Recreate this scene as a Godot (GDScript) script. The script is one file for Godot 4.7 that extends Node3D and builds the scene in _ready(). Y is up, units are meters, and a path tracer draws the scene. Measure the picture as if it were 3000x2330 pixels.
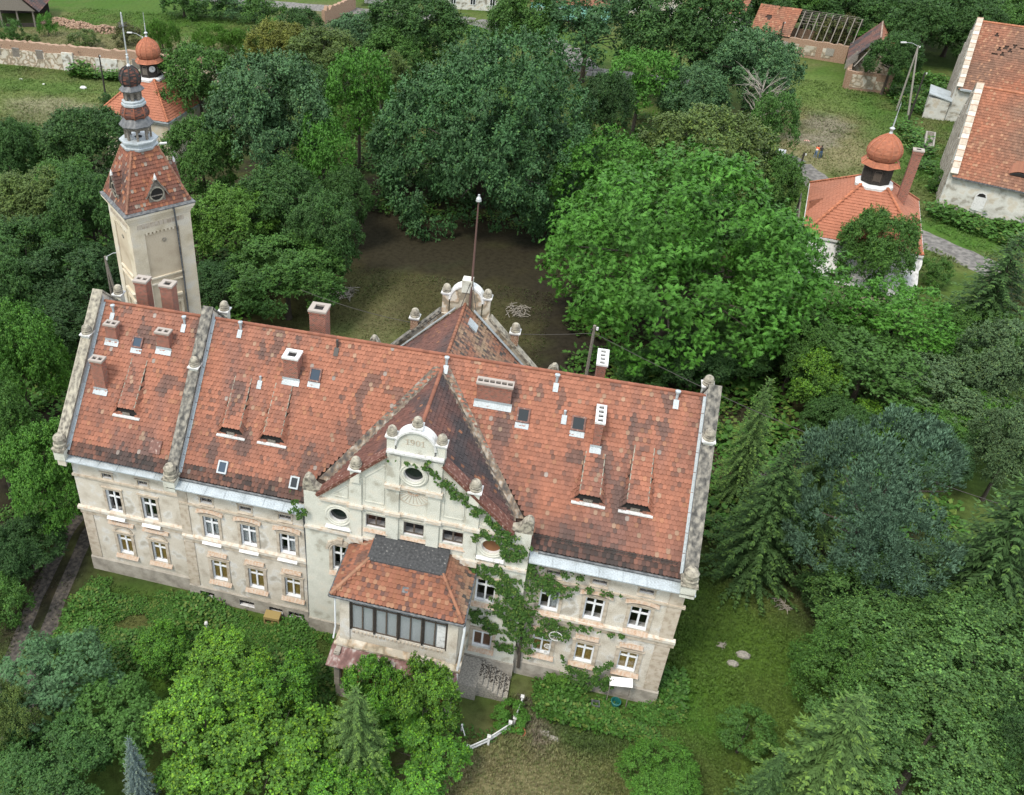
extends Node3D

# ---------------------------------------------------------------- mesh builder
class MB:
	var v := PackedVector3Array()
	var n := PackedVector3Array()
	var c := PackedColorArray()
	var uv := PackedVector2Array()
	var ix := PackedInt32Array()
	var col := Color(1, 1, 1)
	func tri(a: Vector3, b: Vector3, d: Vector3) -> void:
		var m := (b - a).cross(d - a).normalized()
		var k := v.size()
		v.append_array([a, b, d]); n.append_array([m, m, m]); c.append_array([col, col, col])
		ix.append_array([k, k + 2, k + 1])
	func quad(a: Vector3, b: Vector3, d: Vector3, e: Vector3) -> void:
		var m := (d - a).cross(e - b).normalized()
		var k := v.size()
		v.append_array([a, b, d, e]); n.append_array([m, m, m, m]); c.append_array([col, col, col, col])
		ix.append_array([k, k + 2, k + 1, k, k + 3, k + 2])
	func squad(a: Vector3, b: Vector3, d: Vector3, e: Vector3, na: Vector3, nb: Vector3, nd: Vector3, ne: Vector3) -> void:
		var k := v.size()
		v.append_array([a, b, d, e]); n.append_array([na, nb, nd, ne]); c.append_array([col, col, col, col])
		ix.append_array([k, k + 2, k + 1, k, k + 3, k + 2])
	func box(o: Vector3, s: Vector3, b := Basis()) -> void:
		var x := b.x * s.x * 0.5
		var y := b.y * s.y * 0.5
		var z := b.z * s.z * 0.5
		quad(o - x - y + z, o + x - y + z, o + x + y + z, o - x + y + z)
		quad(o + x - y - z, o - x - y - z, o - x + y - z, o + x + y - z)
		quad(o + x - y + z, o + x - y - z, o + x + y - z, o + x + y + z)
		quad(o - x - y - z, o - x - y + z, o - x + y + z, o - x + y - z)
		quad(o - x + y + z, o + x + y + z, o + x + y - z, o - x + y - z)
		quad(o - x - y - z, o + x - y - z, o + x - y + z, o - x - y + z)
	func span(a: Vector3, b: Vector3) -> void:   # a box from corner to corner
		box((a + b) * 0.5, (b - a).abs())
	func beam(p: Vector3, q: Vector3, w: float, h: float, up := Vector3.UP) -> void:
		var x := (q - p).normalized()
		var z := x.cross(up)
		if z.length() < 0.01: z = x.cross(Vector3.RIGHT)
		z = z.normalized()
		var y := z.cross(x)
		box((p + q) * 0.5, Vector3((q - p).length(), h, w), Basis(x, y, z))
	func tube(p: Array, r: Array, seg := 6) -> void:
		var prev: Array = []
		var pn: Array = []
		for i in p.size():
			var a: Vector3 = p[max(i - 1, 0)]
			var b: Vector3 = p[min(i + 1, p.size() - 1)]
			var t := (b - a).normalized()
			var s := t.cross(Vector3(0.31, 0.2, 0.93)).normalized()
			if absf(t.dot(Vector3(0.31, 0.2, 0.93))) > 0.95: s = t.cross(Vector3.RIGHT).normalized()
			var w := s.cross(t)
			var ring: Array = []
			var nn: Array = []
			for k in seg:
				var an := TAU * k / seg
				var d := s * cos(an) + w * sin(an)
				nn.append(d); ring.append(p[i] + d * float(r[i]))
			if i > 0:
				for k in seg:
					var k2 := (k + 1) % seg
					squad(prev[k2], prev[k], ring[k], ring[k2], pn[k2], pn[k], nn[k], nn[k2])
			prev = ring; pn = nn
		for k in range(1, seg - 1): tri(prev[0], prev[k + 1], prev[k])
	func lathe(pr: Array, seg: int, o := Vector3.ZERO, smooth := true, off := 0.0) -> void:   # profile of (radius, height) from below upwards
		for i in pr.size() - 1:
			var a: Vector2 = pr[i]
			var b: Vector2 = pr[i + 1]
			var sl := Vector2(b.y - a.y, a.x - b.x).normalized()
			for k in seg:
				var t0 := off + TAU * k / seg
				var t1 := off + TAU * (k + 1) / seg
				var d0 := Vector3(cos(t0), 0, -sin(t0))
				var d1 := Vector3(cos(t1), 0, -sin(t1))
				var q := [o + d0 * a.x + Vector3.UP * a.y, o + d1 * a.x + Vector3.UP * a.y, o + d1 * b.x + Vector3.UP * b.y, o + d0 * b.x + Vector3.UP * b.y]
				if smooth:
					var n0 := (d0 * sl.x + Vector3.UP * sl.y)
					var n1 := (d1 * sl.x + Vector3.UP * sl.y)
					squad(q[0], q[1], q[2], q[3], n0, n1, n1, n0)
				elif a.x < 0.001: tri(q[0], q[2], q[3])
				elif b.x < 0.001: tri(q[0], q[1], q[2])
				else: quad(q[0], q[1], q[2], q[3])
	func prism(poly: PackedVector2Array, o: Vector3, ax: Vector3, ay: Vector3, depth: float) -> void:   # polygon in the plane (ax, ay), pushed forward along ax x ay
		if Geometry2D.is_polygon_clockwise(poly): poly.reverse()
		var az := ax.cross(ay).normalized() * depth
		var t := Geometry2D.triangulate_polygon(poly)
		for i in range(0, t.size(), 3):
			var P: Array = []
			for k in 3: P.append(o + ax * poly[t[i + k]].x + ay * poly[t[i + k]].y)
			if (P[1] - P[0]).cross(P[2] - P[0]).dot(az) < 0: P.reverse()
			tri(P[0] + az, P[1] + az, P[2] + az)
			tri(P[2], P[1], P[0])
		for i in poly.size():
			var a := o + ax * poly[i].x + ay * poly[i].y
			var j := (i + 1) % poly.size()
			var b := o + ax * poly[j].x + ay * poly[j].y
			quad(a, b, b + az, a + az)
	func mesh() -> ArrayMesh:
		var a := []
		a.resize(Mesh.ARRAY_MAX)
		a[Mesh.ARRAY_VERTEX] = v; a[Mesh.ARRAY_NORMAL] = n; a[Mesh.ARRAY_COLOR] = c; a[Mesh.ARRAY_INDEX] = ix
		if uv.size() == v.size(): a[Mesh.ARRAY_TEX_UV] = uv
		var m := ArrayMesh.new()
		m.add_surface_from_arrays(Mesh.PRIMITIVE_TRIANGLES, a)
		return m

var rng := RandomNumberGenerator.new()
var fn := FastNoiseLite.new()
var M := {}          # materials
var CROWN := {}      # foliage meshes
var TRUNK := {}
var taken := {}

func rf(a: float, b: float) -> float: return rng.randf_range(a, b)
func V(x: float, y: float, z: float) -> Vector3: return Vector3(x, y, z)

func unique(called: String, parent: Node) -> String:
	var key := str(parent.get_instance_id()) + called
	var k: int = taken.get(key, 0)
	taken[key] = k + 1
	return called if k == 0 else "%s_%03d" % [called, k]

func put(called: String, mesh: Mesh, mat: Material, parent: Node3D = self, at := Vector3.ZERO) -> MeshInstance3D:
	var o := MeshInstance3D.new()
	o.name = unique(called, parent)
	o.mesh = mesh
	if mat: o.material_override = mat
	o.position = at
	parent.add_child(o, true)
	return o

func tag(o: Node3D, label: String, category: String, group := "") -> Node3D:
	o.set_meta("label", label); o.set_meta("category", category)
	if group != "": o.set_meta("group", group)
	return o

func thing(called: String, label: String, category: String, at := Vector3.ZERO, turn := 0.0, group := "") -> Node3D:
	var o := Node3D.new()
	o.name = unique(called, self)
	add_child(o, true)
	o.position = at; o.rotation.y = turn
	tag(o, label, category, group)
	return o

func structure(called: String, mesh: Mesh, mat: Material, at := Vector3.ZERO) -> MeshInstance3D:
	var o := put(called, mesh, mat, self, at)
	o.set_meta("kind", "structure")
	return o

func copies(called: String, mesh: Mesh, mat: Material, where: Array, tint: Array, parent: Node3D = self, stuff := true) -> MultiMeshInstance3D:
	var mm := MultiMesh.new()
	mm.transform_format = MultiMesh.TRANSFORM_3D
	mm.use_colors = true
	mm.mesh = mesh
	mm.instance_count = where.size()
	for i in where.size():
		mm.set_instance_transform(i, where[i])
		mm.set_instance_color(i, tint[i])
	var o := MultiMeshInstance3D.new()
	o.name = unique(called, parent)
	o.multimesh = mm
	o.material_override = mat
	parent.add_child(o, true)
	if stuff: o.set_meta("kind", "stuff")
	return o

# ---------------------------------------------------------------- materials
func noise(freq: float, octaves: int, kind := FastNoiseLite.TYPE_SIMPLEX_SMOOTH, sd := 1) -> FastNoiseLite:
	var f := FastNoiseLite.new()
	f.seed = sd; f.frequency = freq; f.noise_type = kind
	f.fractal_type = FastNoiseLite.FRACTAL_FBM; f.fractal_octaves = octaves
	return f

func ntex(f: FastNoiseLite, cols: Array, offs: Array, size := 512) -> NoiseTexture2D:
	var t := NoiseTexture2D.new()
	t.width = size; t.height = size; t.seamless = true; t.noise = f
	t.generate_mipmaps = false
	var g := Gradient.new()
	var pc := PackedColorArray()
	for c in cols: pc.append((c as Color).linear_to_srgb())
	g.offsets = PackedFloat32Array(offs); g.colors = pc
	t.color_ramp = g
	return t

var detail_tex: NoiseTexture2D
var bump_tex: NoiseTexture2D

# a worn surface: colours by a broad noise, fine grain laid over it, and relief
func worn(called: String, cols: Array, offs: Array, period: float, freq := 0.012, rough := 0.9, bump := 0.6, fine := 1.3, sd := 1, metal := 0.0) -> StandardMaterial3D:
	var m := StandardMaterial3D.new()
	m.resource_name = called
	m.albedo_texture = ntex(noise(freq, 5, FastNoiseLite.TYPE_SIMPLEX_SMOOTH, sd), cols, offs)
	m.uv1_triplanar = true; m.uv1_world_triplanar = true
	m.uv1_scale = Vector3.ONE / period
	m.detail_enabled = true; m.detail_blend_mode = BaseMaterial3D.BLEND_MODE_MUL
	m.detail_albedo = detail_tex
	m.detail_uv_layer = BaseMaterial3D.DETAIL_UV_2
	m.uv2_triplanar = true; m.uv2_world_triplanar = true; m.uv2_scale = Vector3.ONE / fine
	m.roughness = rough; m.metallic = metal
	if bump > 0:
		m.heightmap_enabled = true; m.heightmap_texture = bump_tex; m.heightmap_scale = bump
	m.vertex_color_use_as_albedo = true
	return m

func flat(called: String, lin: Color, rough := 0.8, metal := 0.0) -> StandardMaterial3D:
	var m := StandardMaterial3D.new()
	m.resource_name = called
	m.albedo_color = lin.linear_to_srgb(); m.roughness = rough; m.metallic = metal
	m.vertex_color_use_as_albedo = true
	return m

func L(r: float, g: float, b: float) -> Color: return Color(r, g, b)

func brick_image() -> ImageTexture:
	var w := 256
	var im := Image.create(w, w, false, Image.FORMAT_RGB8)
	var rows := 16
	var r := RandomNumberGenerator.new()
	r.seed = 5
	im.fill(L(0.30, 0.255, 0.21).linear_to_srgb())
	for j in rows:
		for i in 8:
			var k := r.randf_range(0.65, 1.25)
			var c := L(0.22 * k, 0.058 * k, 0.034 * k)
			if r.randf() < 0.12: c = L(0.12, 0.05, 0.035)
			var x := i * 32 + (16 if j % 2 else 0)
			var cs := c.linear_to_srgb()
			im.fill_rect(Rect2i(x % w, j * 16 + 2, min(29, w - x % w), 13), cs)
			if x % w + 29 > w: im.fill_rect(Rect2i(0, j * 16 + 2, (x % w) + 29 - w, 13), cs)
	return ImageTexture.create_from_image(im)

func make_materials() -> void:
	detail_tex = ntex(noise(0.05, 4, FastNoiseLite.TYPE_SIMPLEX_SMOOTH, 9), [L(0.62, 0.6, 0.58), L(0.85, 0.84, 0.82), L(1, 1, 1)], [0.15, 0.42, 0.7])
	bump_tex = ntex(noise(0.04, 5, FastNoiseLite.TYPE_SIMPLEX_SMOOTH, 4), [L(0, 0, 0), L(1, 1, 1)], [0.1, 0.9])
	M.plaster = worn("plaster", [L(0.43, 0.385, 0.32), L(0.54, 0.50, 0.43), L(0.58, 0.54, 0.47), L(0.61, 0.60, 0.57), L(0.40, 0.37, 0.315)], [0.16, 0.34, 0.56, 0.68, 0.86], 9.0, 0.010, 0.92, 0.5, 1.7, 3)
	M.plaster_pale = worn("pale_plaster", [L(0.40, 0.39, 0.33), L(0.55, 0.56, 0.50), L(0.60, 0.61, 0.55), L(0.62, 0.60, 0.52)], [0.18, 0.35, 0.6, 0.85], 7.0, 0.010, 0.92, 0.4, 1.5, 13)
	M.cream = worn("warm_cream_render", [L(0.46, 0.40, 0.29), L(0.58, 0.52, 0.40), L(0.63, 0.57, 0.45), L(0.62, 0.60, 0.54)], [0.12, 0.35, 0.62, 0.85], 8.0, 0.009, 0.92, 0.4, 1.6, 41)
	M.tan = worn("tan_panel_render", [L(0.40, 0.33, 0.24), L(0.50, 0.43, 0.32), L(0.54, 0.47, 0.36)], [0.12, 0.4, 0.8], 8.0, 0.008, 0.92, 0.3, 1.6, 42)
	M.surround = worn("tan_render", [L(0.37, 0.31, 0.245), L(0.47, 0.41, 0.33), L(0.52, 0.46, 0.385)], [0.2, 0.45, 0.8], 4.0, 0.014, 0.9, 0.4, 0.9, 5)
	M.course = worn("worn_course", [L(0.40, 0.28, 0.20), L(0.52, 0.44, 0.35), L(0.56, 0.52, 0.45), L(0.58, 0.57, 0.53)], [0.15, 0.32, 0.55, 0.8], 3.0, 0.014, 0.9, 0.3, 0.6, 36)
	M.sill = worn("brick_sill", [L(0.38, 0.25, 0.17), L(0.48, 0.36, 0.27), L(0.46, 0.39, 0.32), L(0.55, 0.50, 0.44)], [0.2, 0.45, 0.62, 0.85], 2.0, 0.02, 0.9, 0.4, 0.5, 6)
	M.plinth = worn("grey_plinth", [L(0.24, 0.22, 0.19), L(0.33, 0.305, 0.265), L(0.40, 0.375, 0.33)], [0.15, 0.5, 0.85], 5.0, 0.010, 0.95, 1.0, 0.8, 7)
	M.stone = worn("weathered_stone", [L(0.10, 0.095, 0.08), L(0.24, 0.22, 0.18), L(0.36, 0.34, 0.28), L(0.42, 0.39, 0.30)], [0.15, 0.4, 0.62, 0.85], 2.2, 0.014, 0.95, 1.2, 0.5, 8)
	M.stone_dark = worn("blackened_stone", [L(0.04, 0.04, 0.038), L(0.10, 0.098, 0.09), L(0.20, 0.19, 0.165), L(0.33, 0.31, 0.26)], [0.2, 0.42, 0.6, 0.85], 2.6, 0.014, 0.95, 1.0, 0.5, 18)
	M.white_cap = worn("white_sheet_cap", [L(0.42, 0.43, 0.42), L(0.62, 0.63, 0.63), L(0.70, 0.71, 0.71)], [0.12, 0.35, 0.75], 2.0, 0.012, 0.55, 0.0, 0.9, 10)
	M.zinc = worn("zinc_sheet", [L(0.30, 0.34, 0.36), L(0.37, 0.42, 0.45), L(0.42, 0.47, 0.50)], [0.15, 0.45, 0.8], 4.0, 0.006, 0.5, 0.0, 2.6, 11)
	M.dark_zinc = worn("dark_sheet", [L(0.05, 0.055, 0.06), L(0.10, 0.11, 0.12), L(0.2, 0.2, 0.2)], [0.2, 0.5, 0.9], 2.0, 0.012, 0.6, 0.0, 0.8, 12)
	M.valley = worn("stained_valley_sheet", [L(0.04, 0.038, 0.035), L(0.12, 0.10, 0.085), L(0.23, 0.16, 0.10), L(0.42, 0.40, 0.36)], [0.25, 0.45, 0.60, 0.8], 3.0, 0.012, 0.7, 0.0, 0.8, 14)
	M.brown_sheet = worn("brown_coping", [L(0.09, 0.035, 0.025), L(0.13, 0.05, 0.036), L(0.17, 0.075, 0.055), L(0.5, 0.45, 0.4)], [0.2, 0.45, 0.68, 0.86], 2.2, 0.02, 0.6, 0.0, 0.7, 15)
	M.rust = worn("peeling_rusty_sheet", [L(0.10, 0.045, 0.04), L(0.16, 0.075, 0.066), L(0.20, 0.11, 0.10), L(0.40, 0.37, 0.35)], [0.22, 0.46, 0.62, 0.84], 4.0, 0.016, 0.7, 0.0, 0.5, 16)
	M.wood_dark = worn("dark_boards", [L(0.012, 0.010, 0.008), L(0.03, 0.024, 0.019), L(0.05, 0.042, 0.034)], [0.2, 0.5, 0.85], 1.5, 0.014, 0.85, 0.4, 0.4, 17)
	M.wood_grey = worn("grey_timber", [L(0.10, 0.088, 0.072), L(0.19, 0.17, 0.145), L(0.28, 0.26, 0.23)], [0.2, 0.5, 0.85], 1.0, 0.02, 0.9, 0.4, 0.3, 19)
	M.wood_brown = worn("brown_window_timber", [L(0.05, 0.036, 0.028), L(0.10, 0.078, 0.06), L(0.16, 0.14, 0.12)], [0.2, 0.5, 0.85], 0.8, 0.02, 0.8, 0.2, 0.3, 20)
	M.old_brick = worn("bare_old_brick", [L(0.16, 0.10, 0.07), L(0.31, 0.18, 0.115), L(0.40, 0.28, 0.20), L(0.46, 0.40, 0.32)], [0.2, 0.42, 0.6, 0.85], 1.7, 0.03, 0.95, 2.0, 0.45, 21)
	M.ruin_plaster = worn("patched_ruin_plaster", [L(0.50, 0.47, 0.40), L(0.42, 0.37, 0.28), L(0.24, 0.205, 0.15), L(0.25, 0.21, 0.15), L(0.44, 0.33, 0.23), L(0.56, 0.53, 0.46)], [0.25, 0.40, 0.44, 0.57, 0.62, 0.72], 11.0, 0.013, 0.95, 1.0, 1.1, 22)
	M.white_wall = worn("patchy_white_wall", [L(0.24, 0.22, 0.18), L(0.50, 0.50, 0.46), L(0.62, 0.63, 0.60), L(0.55, 0.50, 0.41)], [0.22, 0.34, 0.62, 0.8], 10.0, 0.011, 0.9, 0.6, 1.3, 23)
	M.tarp = worn("whitewashed_felt", [L(0.30, 0.30, 0.29), L(0.55, 0.56, 0.56), L(0.66, 0.67, 0.67)], [0.2, 0.38, 0.75], 3.0, 0.013, 0.8, 2.0, 0.9, 24)
	M.felt = worn("roofing_felt", [L(0.035, 0.037, 0.04), L(0.055, 0.058, 0.062), L(0.075, 0.077, 0.08), L(0.3, 0.3, 0.29)], [0.2, 0.5, 0.78, 0.9], 3.2, 0.03, 0.9, 0.4, 0.4, 25)
	M.asphalt = worn("worn_asphalt", [L(0.10, 0.095, 0.09), L(0.15, 0.145, 0.138), L(0.21, 0.20, 0.185)], [0.2, 0.5, 0.8], 6.0, 0.014, 0.95, 0.4, 0.8, 26)
	M.dirt = worn("packed_earth", [L(0.035, 0.031, 0.028), L(0.062, 0.055, 0.048), L(0.10, 0.088, 0.072)], [0.2, 0.5, 0.8], 3.0, 0.016, 1.0, 1.0, 0.6, 27)
	M.bark = worn("bark", [L(0.03, 0.025, 0.02), L(0.07, 0.058, 0.045), L(0.12, 0.105, 0.085)], [0.2, 0.5, 0.85], 1.2, 0.03, 1.0, 1.5, 0.3, 28)
	M.dead_wood = flat("dead_wood", L(0.27, 0.245, 0.21), 0.95)
	M.tile = flat("clay_tile", L(1, 1, 1), 0.86)
	M.tile.detail_enabled = true; M.tile.detail_blend_mode = BaseMaterial3D.BLEND_MODE_MUL; M.tile.detail_albedo = detail_tex
	M.tile.detail_uv_layer = BaseMaterial3D.DETAIL_UV_2; M.tile.uv2_triplanar = true; M.tile.uv2_world_triplanar = true; M.tile.uv2_scale = Vector3.ONE / 0.9
	M.tile_metal = M.tile.duplicate(); M.tile_metal.roughness = 0.6
	M.deck = flat("roof_battens", L(0.035, 0.022, 0.016), 0.95)
	M.brick = StandardMaterial3D.new()
	M.brick.resource_name = "chimney_brick"
	M.brick.albedo_texture = brick_image(); M.brick.uv1_triplanar = true; M.brick.uv1_scale = Vector3.ONE / 1.25; M.brick.uv1_triplanar_sharpness = 8.0
	M.brick.roughness = 0.9; M.brick.vertex_color_use_as_albedo = true
	M.cap = flat("chimney_cap", L(0.30, 0.265, 0.235), 0.9)
	M.soot = flat("soot", L(0.012, 0.011, 0.01), 1.0)
	M.inside = flat("dim_interior", L(0.05, 0.042, 0.036), 0.95)
	M.paint = flat("white_paint", L(0.66, 0.68, 0.70), 0.5)
	M.ochre = worn("ochre_board", [L(0.26, 0.165, 0.035), L(0.36, 0.25, 0.065), L(0.42, 0.31, 0.11)], [0.2, 0.5, 0.85], 1.6, 0.02, 0.9, 0.0, 0.5, 29)
	M.rusty_board = flat("reddish_board", L(0.17, 0.075, 0.03), 0.9)
	M.net = flat("net_curtain", L(0.55, 0.60, 0.62), 0.9)
	M.glass = StandardMaterial3D.new()
	M.glass.resource_name = "window_glass"
	M.glass.albedo_color = Color(0.05, 0.06, 0.06, 0.14); M.glass.roughness = 0.06; M.glass.transparency = BaseMaterial3D.TRANSPARENCY_ALPHA
	M.dark_glass = flat("dim_glass", L(0.012, 0.016, 0.017), 0.08)
	M.blue_glass = flat("skylight_glass", L(0.03, 0.05, 0.075), 0.06)
	M.iron = flat("iron", L(0.06, 0.055, 0.05), 0.7, 0.2)
	M.pole_wood = flat("tarred_pole", L(0.03, 0.026, 0.022), 0.95)
	M.concrete = worn("concrete", [L(0.2, 0.19, 0.17), L(0.30, 0.285, 0.25), L(0.38, 0.36, 0.32)], [0.2, 0.5, 0.8], 1.5, 0.02, 0.95, 0.3, 0.5, 30)
	M.galv = flat("galvanised", L(0.42, 0.44, 0.45), 0.45, 0.3)
	M.leaf = flat("leaves", L(1, 1, 1), 0.62)
	M.leaf.backlight_enabled = true; M.leaf.backlight = Color(0.42, 0.5, 0.2)
	M.leaf.metallic_specular = 0.35
	M.needle = flat("needles", L(1, 1, 1), 0.7)
	M.needle.metallic_specular = 0.3
	M.ground = flat("grass_and_soil", L(1, 1, 1), 1.0)
	M.ground.metallic_specular = 0.2
	M.ground.albedo_texture = ntex(noise(0.02, 5, FastNoiseLite.TYPE_SIMPLEX_SMOOTH, 31), [L(0.68, 0.66, 0.66), L(0.86, 0.87, 0.85), L(1, 1, 1)], [0.15, 0.45, 0.8])
	M.ground.uv1_triplanar = true; M.ground.uv1_world_triplanar = true; M.ground.uv1_scale = Vector3.ONE / 7.0
	M.ground.detail_enabled = true; M.ground.detail_blend_mode = BaseMaterial3D.BLEND_MODE_MUL; M.ground.detail_albedo = detail_tex
	M.ground.detail_uv_layer = BaseMaterial3D.DETAIL_UV_2; M.ground.uv2_triplanar = true; M.ground.uv2_world_triplanar = true; M.ground.uv2_scale = Vector3.ONE / 1.1
	M.ground.heightmap_enabled = true; M.ground.heightmap_texture = bump_tex; M.ground.heightmap_scale = 1.5

# ---------------------------------------------------------------- roof tiles
var tile_mesh := {}
func make_tile(w: float, l: float, col := Color(1, 1, 1)) -> ArrayMesh:   # a clay tile with a rounded lower edge, lying in x (across) and y (up the slope), z out of the roof
	var b := MB.new()
	b.col = col
	var pts := PackedVector2Array([Vector2(-w / 2, l), Vector2(-w / 2, 0.05), Vector2(-w * 0.36, 0.012), Vector2(0, -0.014), Vector2(w * 0.36, 0.012), Vector2(w / 2, 0.05), Vector2(w / 2, l)])
	var P: Array = []
	for p in pts: P.append(Vector3(p.x, p.y, 0.062 - 0.056 * p.y / l))
	b.quad(P[0], P[1], P[5], P[6])
	b.quad(P[1], P[2], P[4], P[5])
	b.tri(P[2], P[3], P[4])
	for i in pts.size() - 1:
		var d := Vector3(0, 0, -0.05)
		b.quad(P[i] + d, P[i + 1] + d, P[i + 1], P[i])
	return b.mesh()

# one roof face, bottom edge a-b, top edge d-c; returns [transforms, colours]
func tile_face(a: Vector3, b: Vector3, c: Vector3, d: Vector3, style: int, row: float, w: float, out: Array, skip: Array = []) -> void:
	var up := ((d + c) - (a + b)) * 0.5
	var n := max(1, int(round(up.length() / row)))
	for i in n:
		var t = float(i) / n
		var l := a.lerp(d, t)
		var r := b.lerp(c, t)
		var l2 := a.lerp(d, float(i + 1) / n)
		var r2 := b.lerp(c, float(i + 1) / n)
		var x := r - l
		var len := x.length()
		if len < w * 0.6: continue
		x /= len
		var y := ((l2 + r2) - (l + r)) * 0.5
		var z := x.cross(y).normalized()
		y = z.cross(x).normalized()
		var k := int(len / w)
		var s = len / max(k, 1)
		for j in k + (0 if i % 2 else 1):
			var q = (j + (0.5 if i % 2 else 0.0)) * s
			q = clampf(q, s * 0.5, len - s * 0.5) if i % 2 else clampf(q, s * 0.4, len - s * 0.4)
			var p = l + x * q
			var hit := false
			for g in skip:
				if p.distance_to(g[0]) < g[1]: hit = true
			if hit: continue
			var tilt := rf(-0.012, 0.012)
			var bs := Basis(x, y, z).rotated(z, tilt) * Basis.from_scale(Vector3(s / w * 0.985, 1, rf(0.9, 1.35)))
			out[0].append(Transform3D(bs, p + z * rf(0.0, 0.012)))
			out[1].append(tile_color(style, p, t))

func tile_color(style: int, p: Vector3, t: float) -> Color:
	var big := fn.get_noise_3d(p.x * 9.0, p.y * 9.0, p.z * 9.0)
	var mid := fn.get_noise_3d(p.x * 34.0 + 50, p.y * 34.0, p.z * 34.0)
	var k := rf(0.78, 1.2)
	var c := L(0.40, 0.135, 0.066)
	match style:
		0:   # weathered palace roof
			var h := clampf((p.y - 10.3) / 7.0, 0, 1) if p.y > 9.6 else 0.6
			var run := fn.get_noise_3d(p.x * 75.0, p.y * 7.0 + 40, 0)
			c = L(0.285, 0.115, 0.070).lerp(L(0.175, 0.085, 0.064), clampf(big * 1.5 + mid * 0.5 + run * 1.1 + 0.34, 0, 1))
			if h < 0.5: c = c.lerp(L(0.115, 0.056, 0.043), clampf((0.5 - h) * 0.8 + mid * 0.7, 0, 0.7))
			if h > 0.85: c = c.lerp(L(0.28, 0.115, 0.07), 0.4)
			if mid + run * 0.8 > 0.36: c = c.lerp(L(0.062, 0.05, 0.046), 0.55)
			var q := rng.randf()
			if q < 0.03: c = c.lerp(L(0.33, 0.165, 0.085), 0.4)
			elif q < 0.05: c = c.lerp(L(0.30, 0.22, 0.15), 0.6)
			elif q < 0.13: c = c.lerp(L(0.075, 0.05, 0.043), 0.5)
			elif q < 0.134: c = L(0.26, 0.22, 0.195)
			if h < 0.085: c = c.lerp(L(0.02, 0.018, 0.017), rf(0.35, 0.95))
			k = rf(0.82, 1.16)
		1:   # dark worn cross roof
			c = L(0.125, 0.054, 0.041).lerp(L(0.042, 0.036, 0.038), clampf(big * 1.5 + mid * 1.2 + 0.45, 0, 1))
			if rng.randf() < 0.04: c = L(0.20, 0.09, 0.05)
		2:   # new orange
			c = L(0.37, 0.138, 0.078)
			c = c.lerp(L(0.31, 0.122, 0.072), clampf(big + 0.4, 0, 1))
			k = rf(0.92, 1.08)
		3:   # pale mossy rear
			c = L(0.22, 0.10, 0.062).lerp(L(0.24, 0.17, 0.11), clampf(mid * 1.4 + 0.3, 0, 1))
			if rng.randf() < 0.22: c = L(0.11, 0.07, 0.055)
			if rng.randf() < 0.06: c = L(0.05, 0.045, 0.04)
		4:   # stair tower
			c = L(0.21, 0.078, 0.046).lerp(L(0.07, 0.042, 0.036), clampf(big * 1.5 + mid + 0.35, 0, 1))
			if rng.randf() < 0.07: c = L(0.24, 0.20, 0.165)
			if rng.randf() < 0.12: c = L(0.29, 0.12, 0.06)
		5:   # church
			c = L(0.27, 0.105, 0.058).lerp(L(0.175, 0.095, 0.062), clampf(big * 1.6 + mid * 0.5 + 0.45, 0, 1))
			if rng.randf() < 0.1: c = L(0.30, 0.16, 0.095)
	return Color(c.r * k, c.g * k, c.b * k)

func tile_part(called: String, parent: Node3D, faces: Array, style: int, row := 0.27, w := 0.2, mat: Material = null, skip: Array = []) -> void:
	var out := [[], []]
	for f in faces: tile_face(f[0], f[1], f[2], f[3], style, row, w, out, skip)
	var key := Vector2(row, w)
	if not tile_mesh.has(key): tile_mesh[key] = make_tile(w, row * 1.35)
	copies(called, tile_mesh[key], mat if mat else M.tile, out[0], out[1], parent)

func ridge(called: String, parent: Node3D, p: Vector3, q: Vector3, col: Color, r := 0.11, step := 0.36) -> void:
	var b := MB.new()
	var n := int((q - p).length() / step)
	var d = (q - p) / max(n, 1)
	for i in n:
		var k := rf(0.75, 1.15)
		b.col = Color(col.r * k, col.g * k, col.b * k)
		b.tube([p + d * i, p + d * (i + 1.05)], [r * 1.08, r * 0.9], 8)
	put(called, b.mesh(), M.tile, parent)

# ---------------------------------------------------------------- the palace
const RH := 17.2      # ridge height
const RD := -6.72     # ridge depth
func roof_y(z: float) -> float: return RH - 1.039 * absf(z - RD)
func roof_p(x: float, y: float) -> Vector3: return Vector3(x, y, RD + (RH - y) / 1.039)

func csg_wall(called: String, poly: PackedVector2Array, z: float, depth: float, holes: Array, rounds: Array, mat: Material, parent: Node3D) -> void:
	var w := CSGPolygon3D.new()
	w.name = unique(called, parent)
	w.polygon = poly
	w.depth = depth
	w.material = mat
	for h in holes:
		var c := CSGBox3D.new()
		c.operation = CSGShape3D.OPERATION_SUBTRACTION
		c.size = Vector3(h[2] - h[0], h[3] - h[1], depth + 0.4)
		c.position = Vector3((h[0] + h[2]) * 0.5, (h[1] + h[3]) * 0.5, -depth * 0.5)
		w.add_child(c)
	for r in rounds:
		var c := CSGCylinder3D.new()
		c.operation = CSGShape3D.OPERATION_SUBTRACTION
		c.radius = r[2]; c.height = depth + 0.4; c.sides = 28
		c.rotation.x = PI / 2
		c.position = Vector3(r[0], r[1], -depth * 0.5)
		w.add_child(c)
	parent.add_child(w, true)
	w.position.z = z

func rect(x0: float, y0: float, x1: float, y1: float) -> PackedVector2Array:
	return PackedVector2Array([Vector2(x0, y0), Vector2(x1, y0), Vector2(x1, y1), Vector2(x0, y1)])

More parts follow.
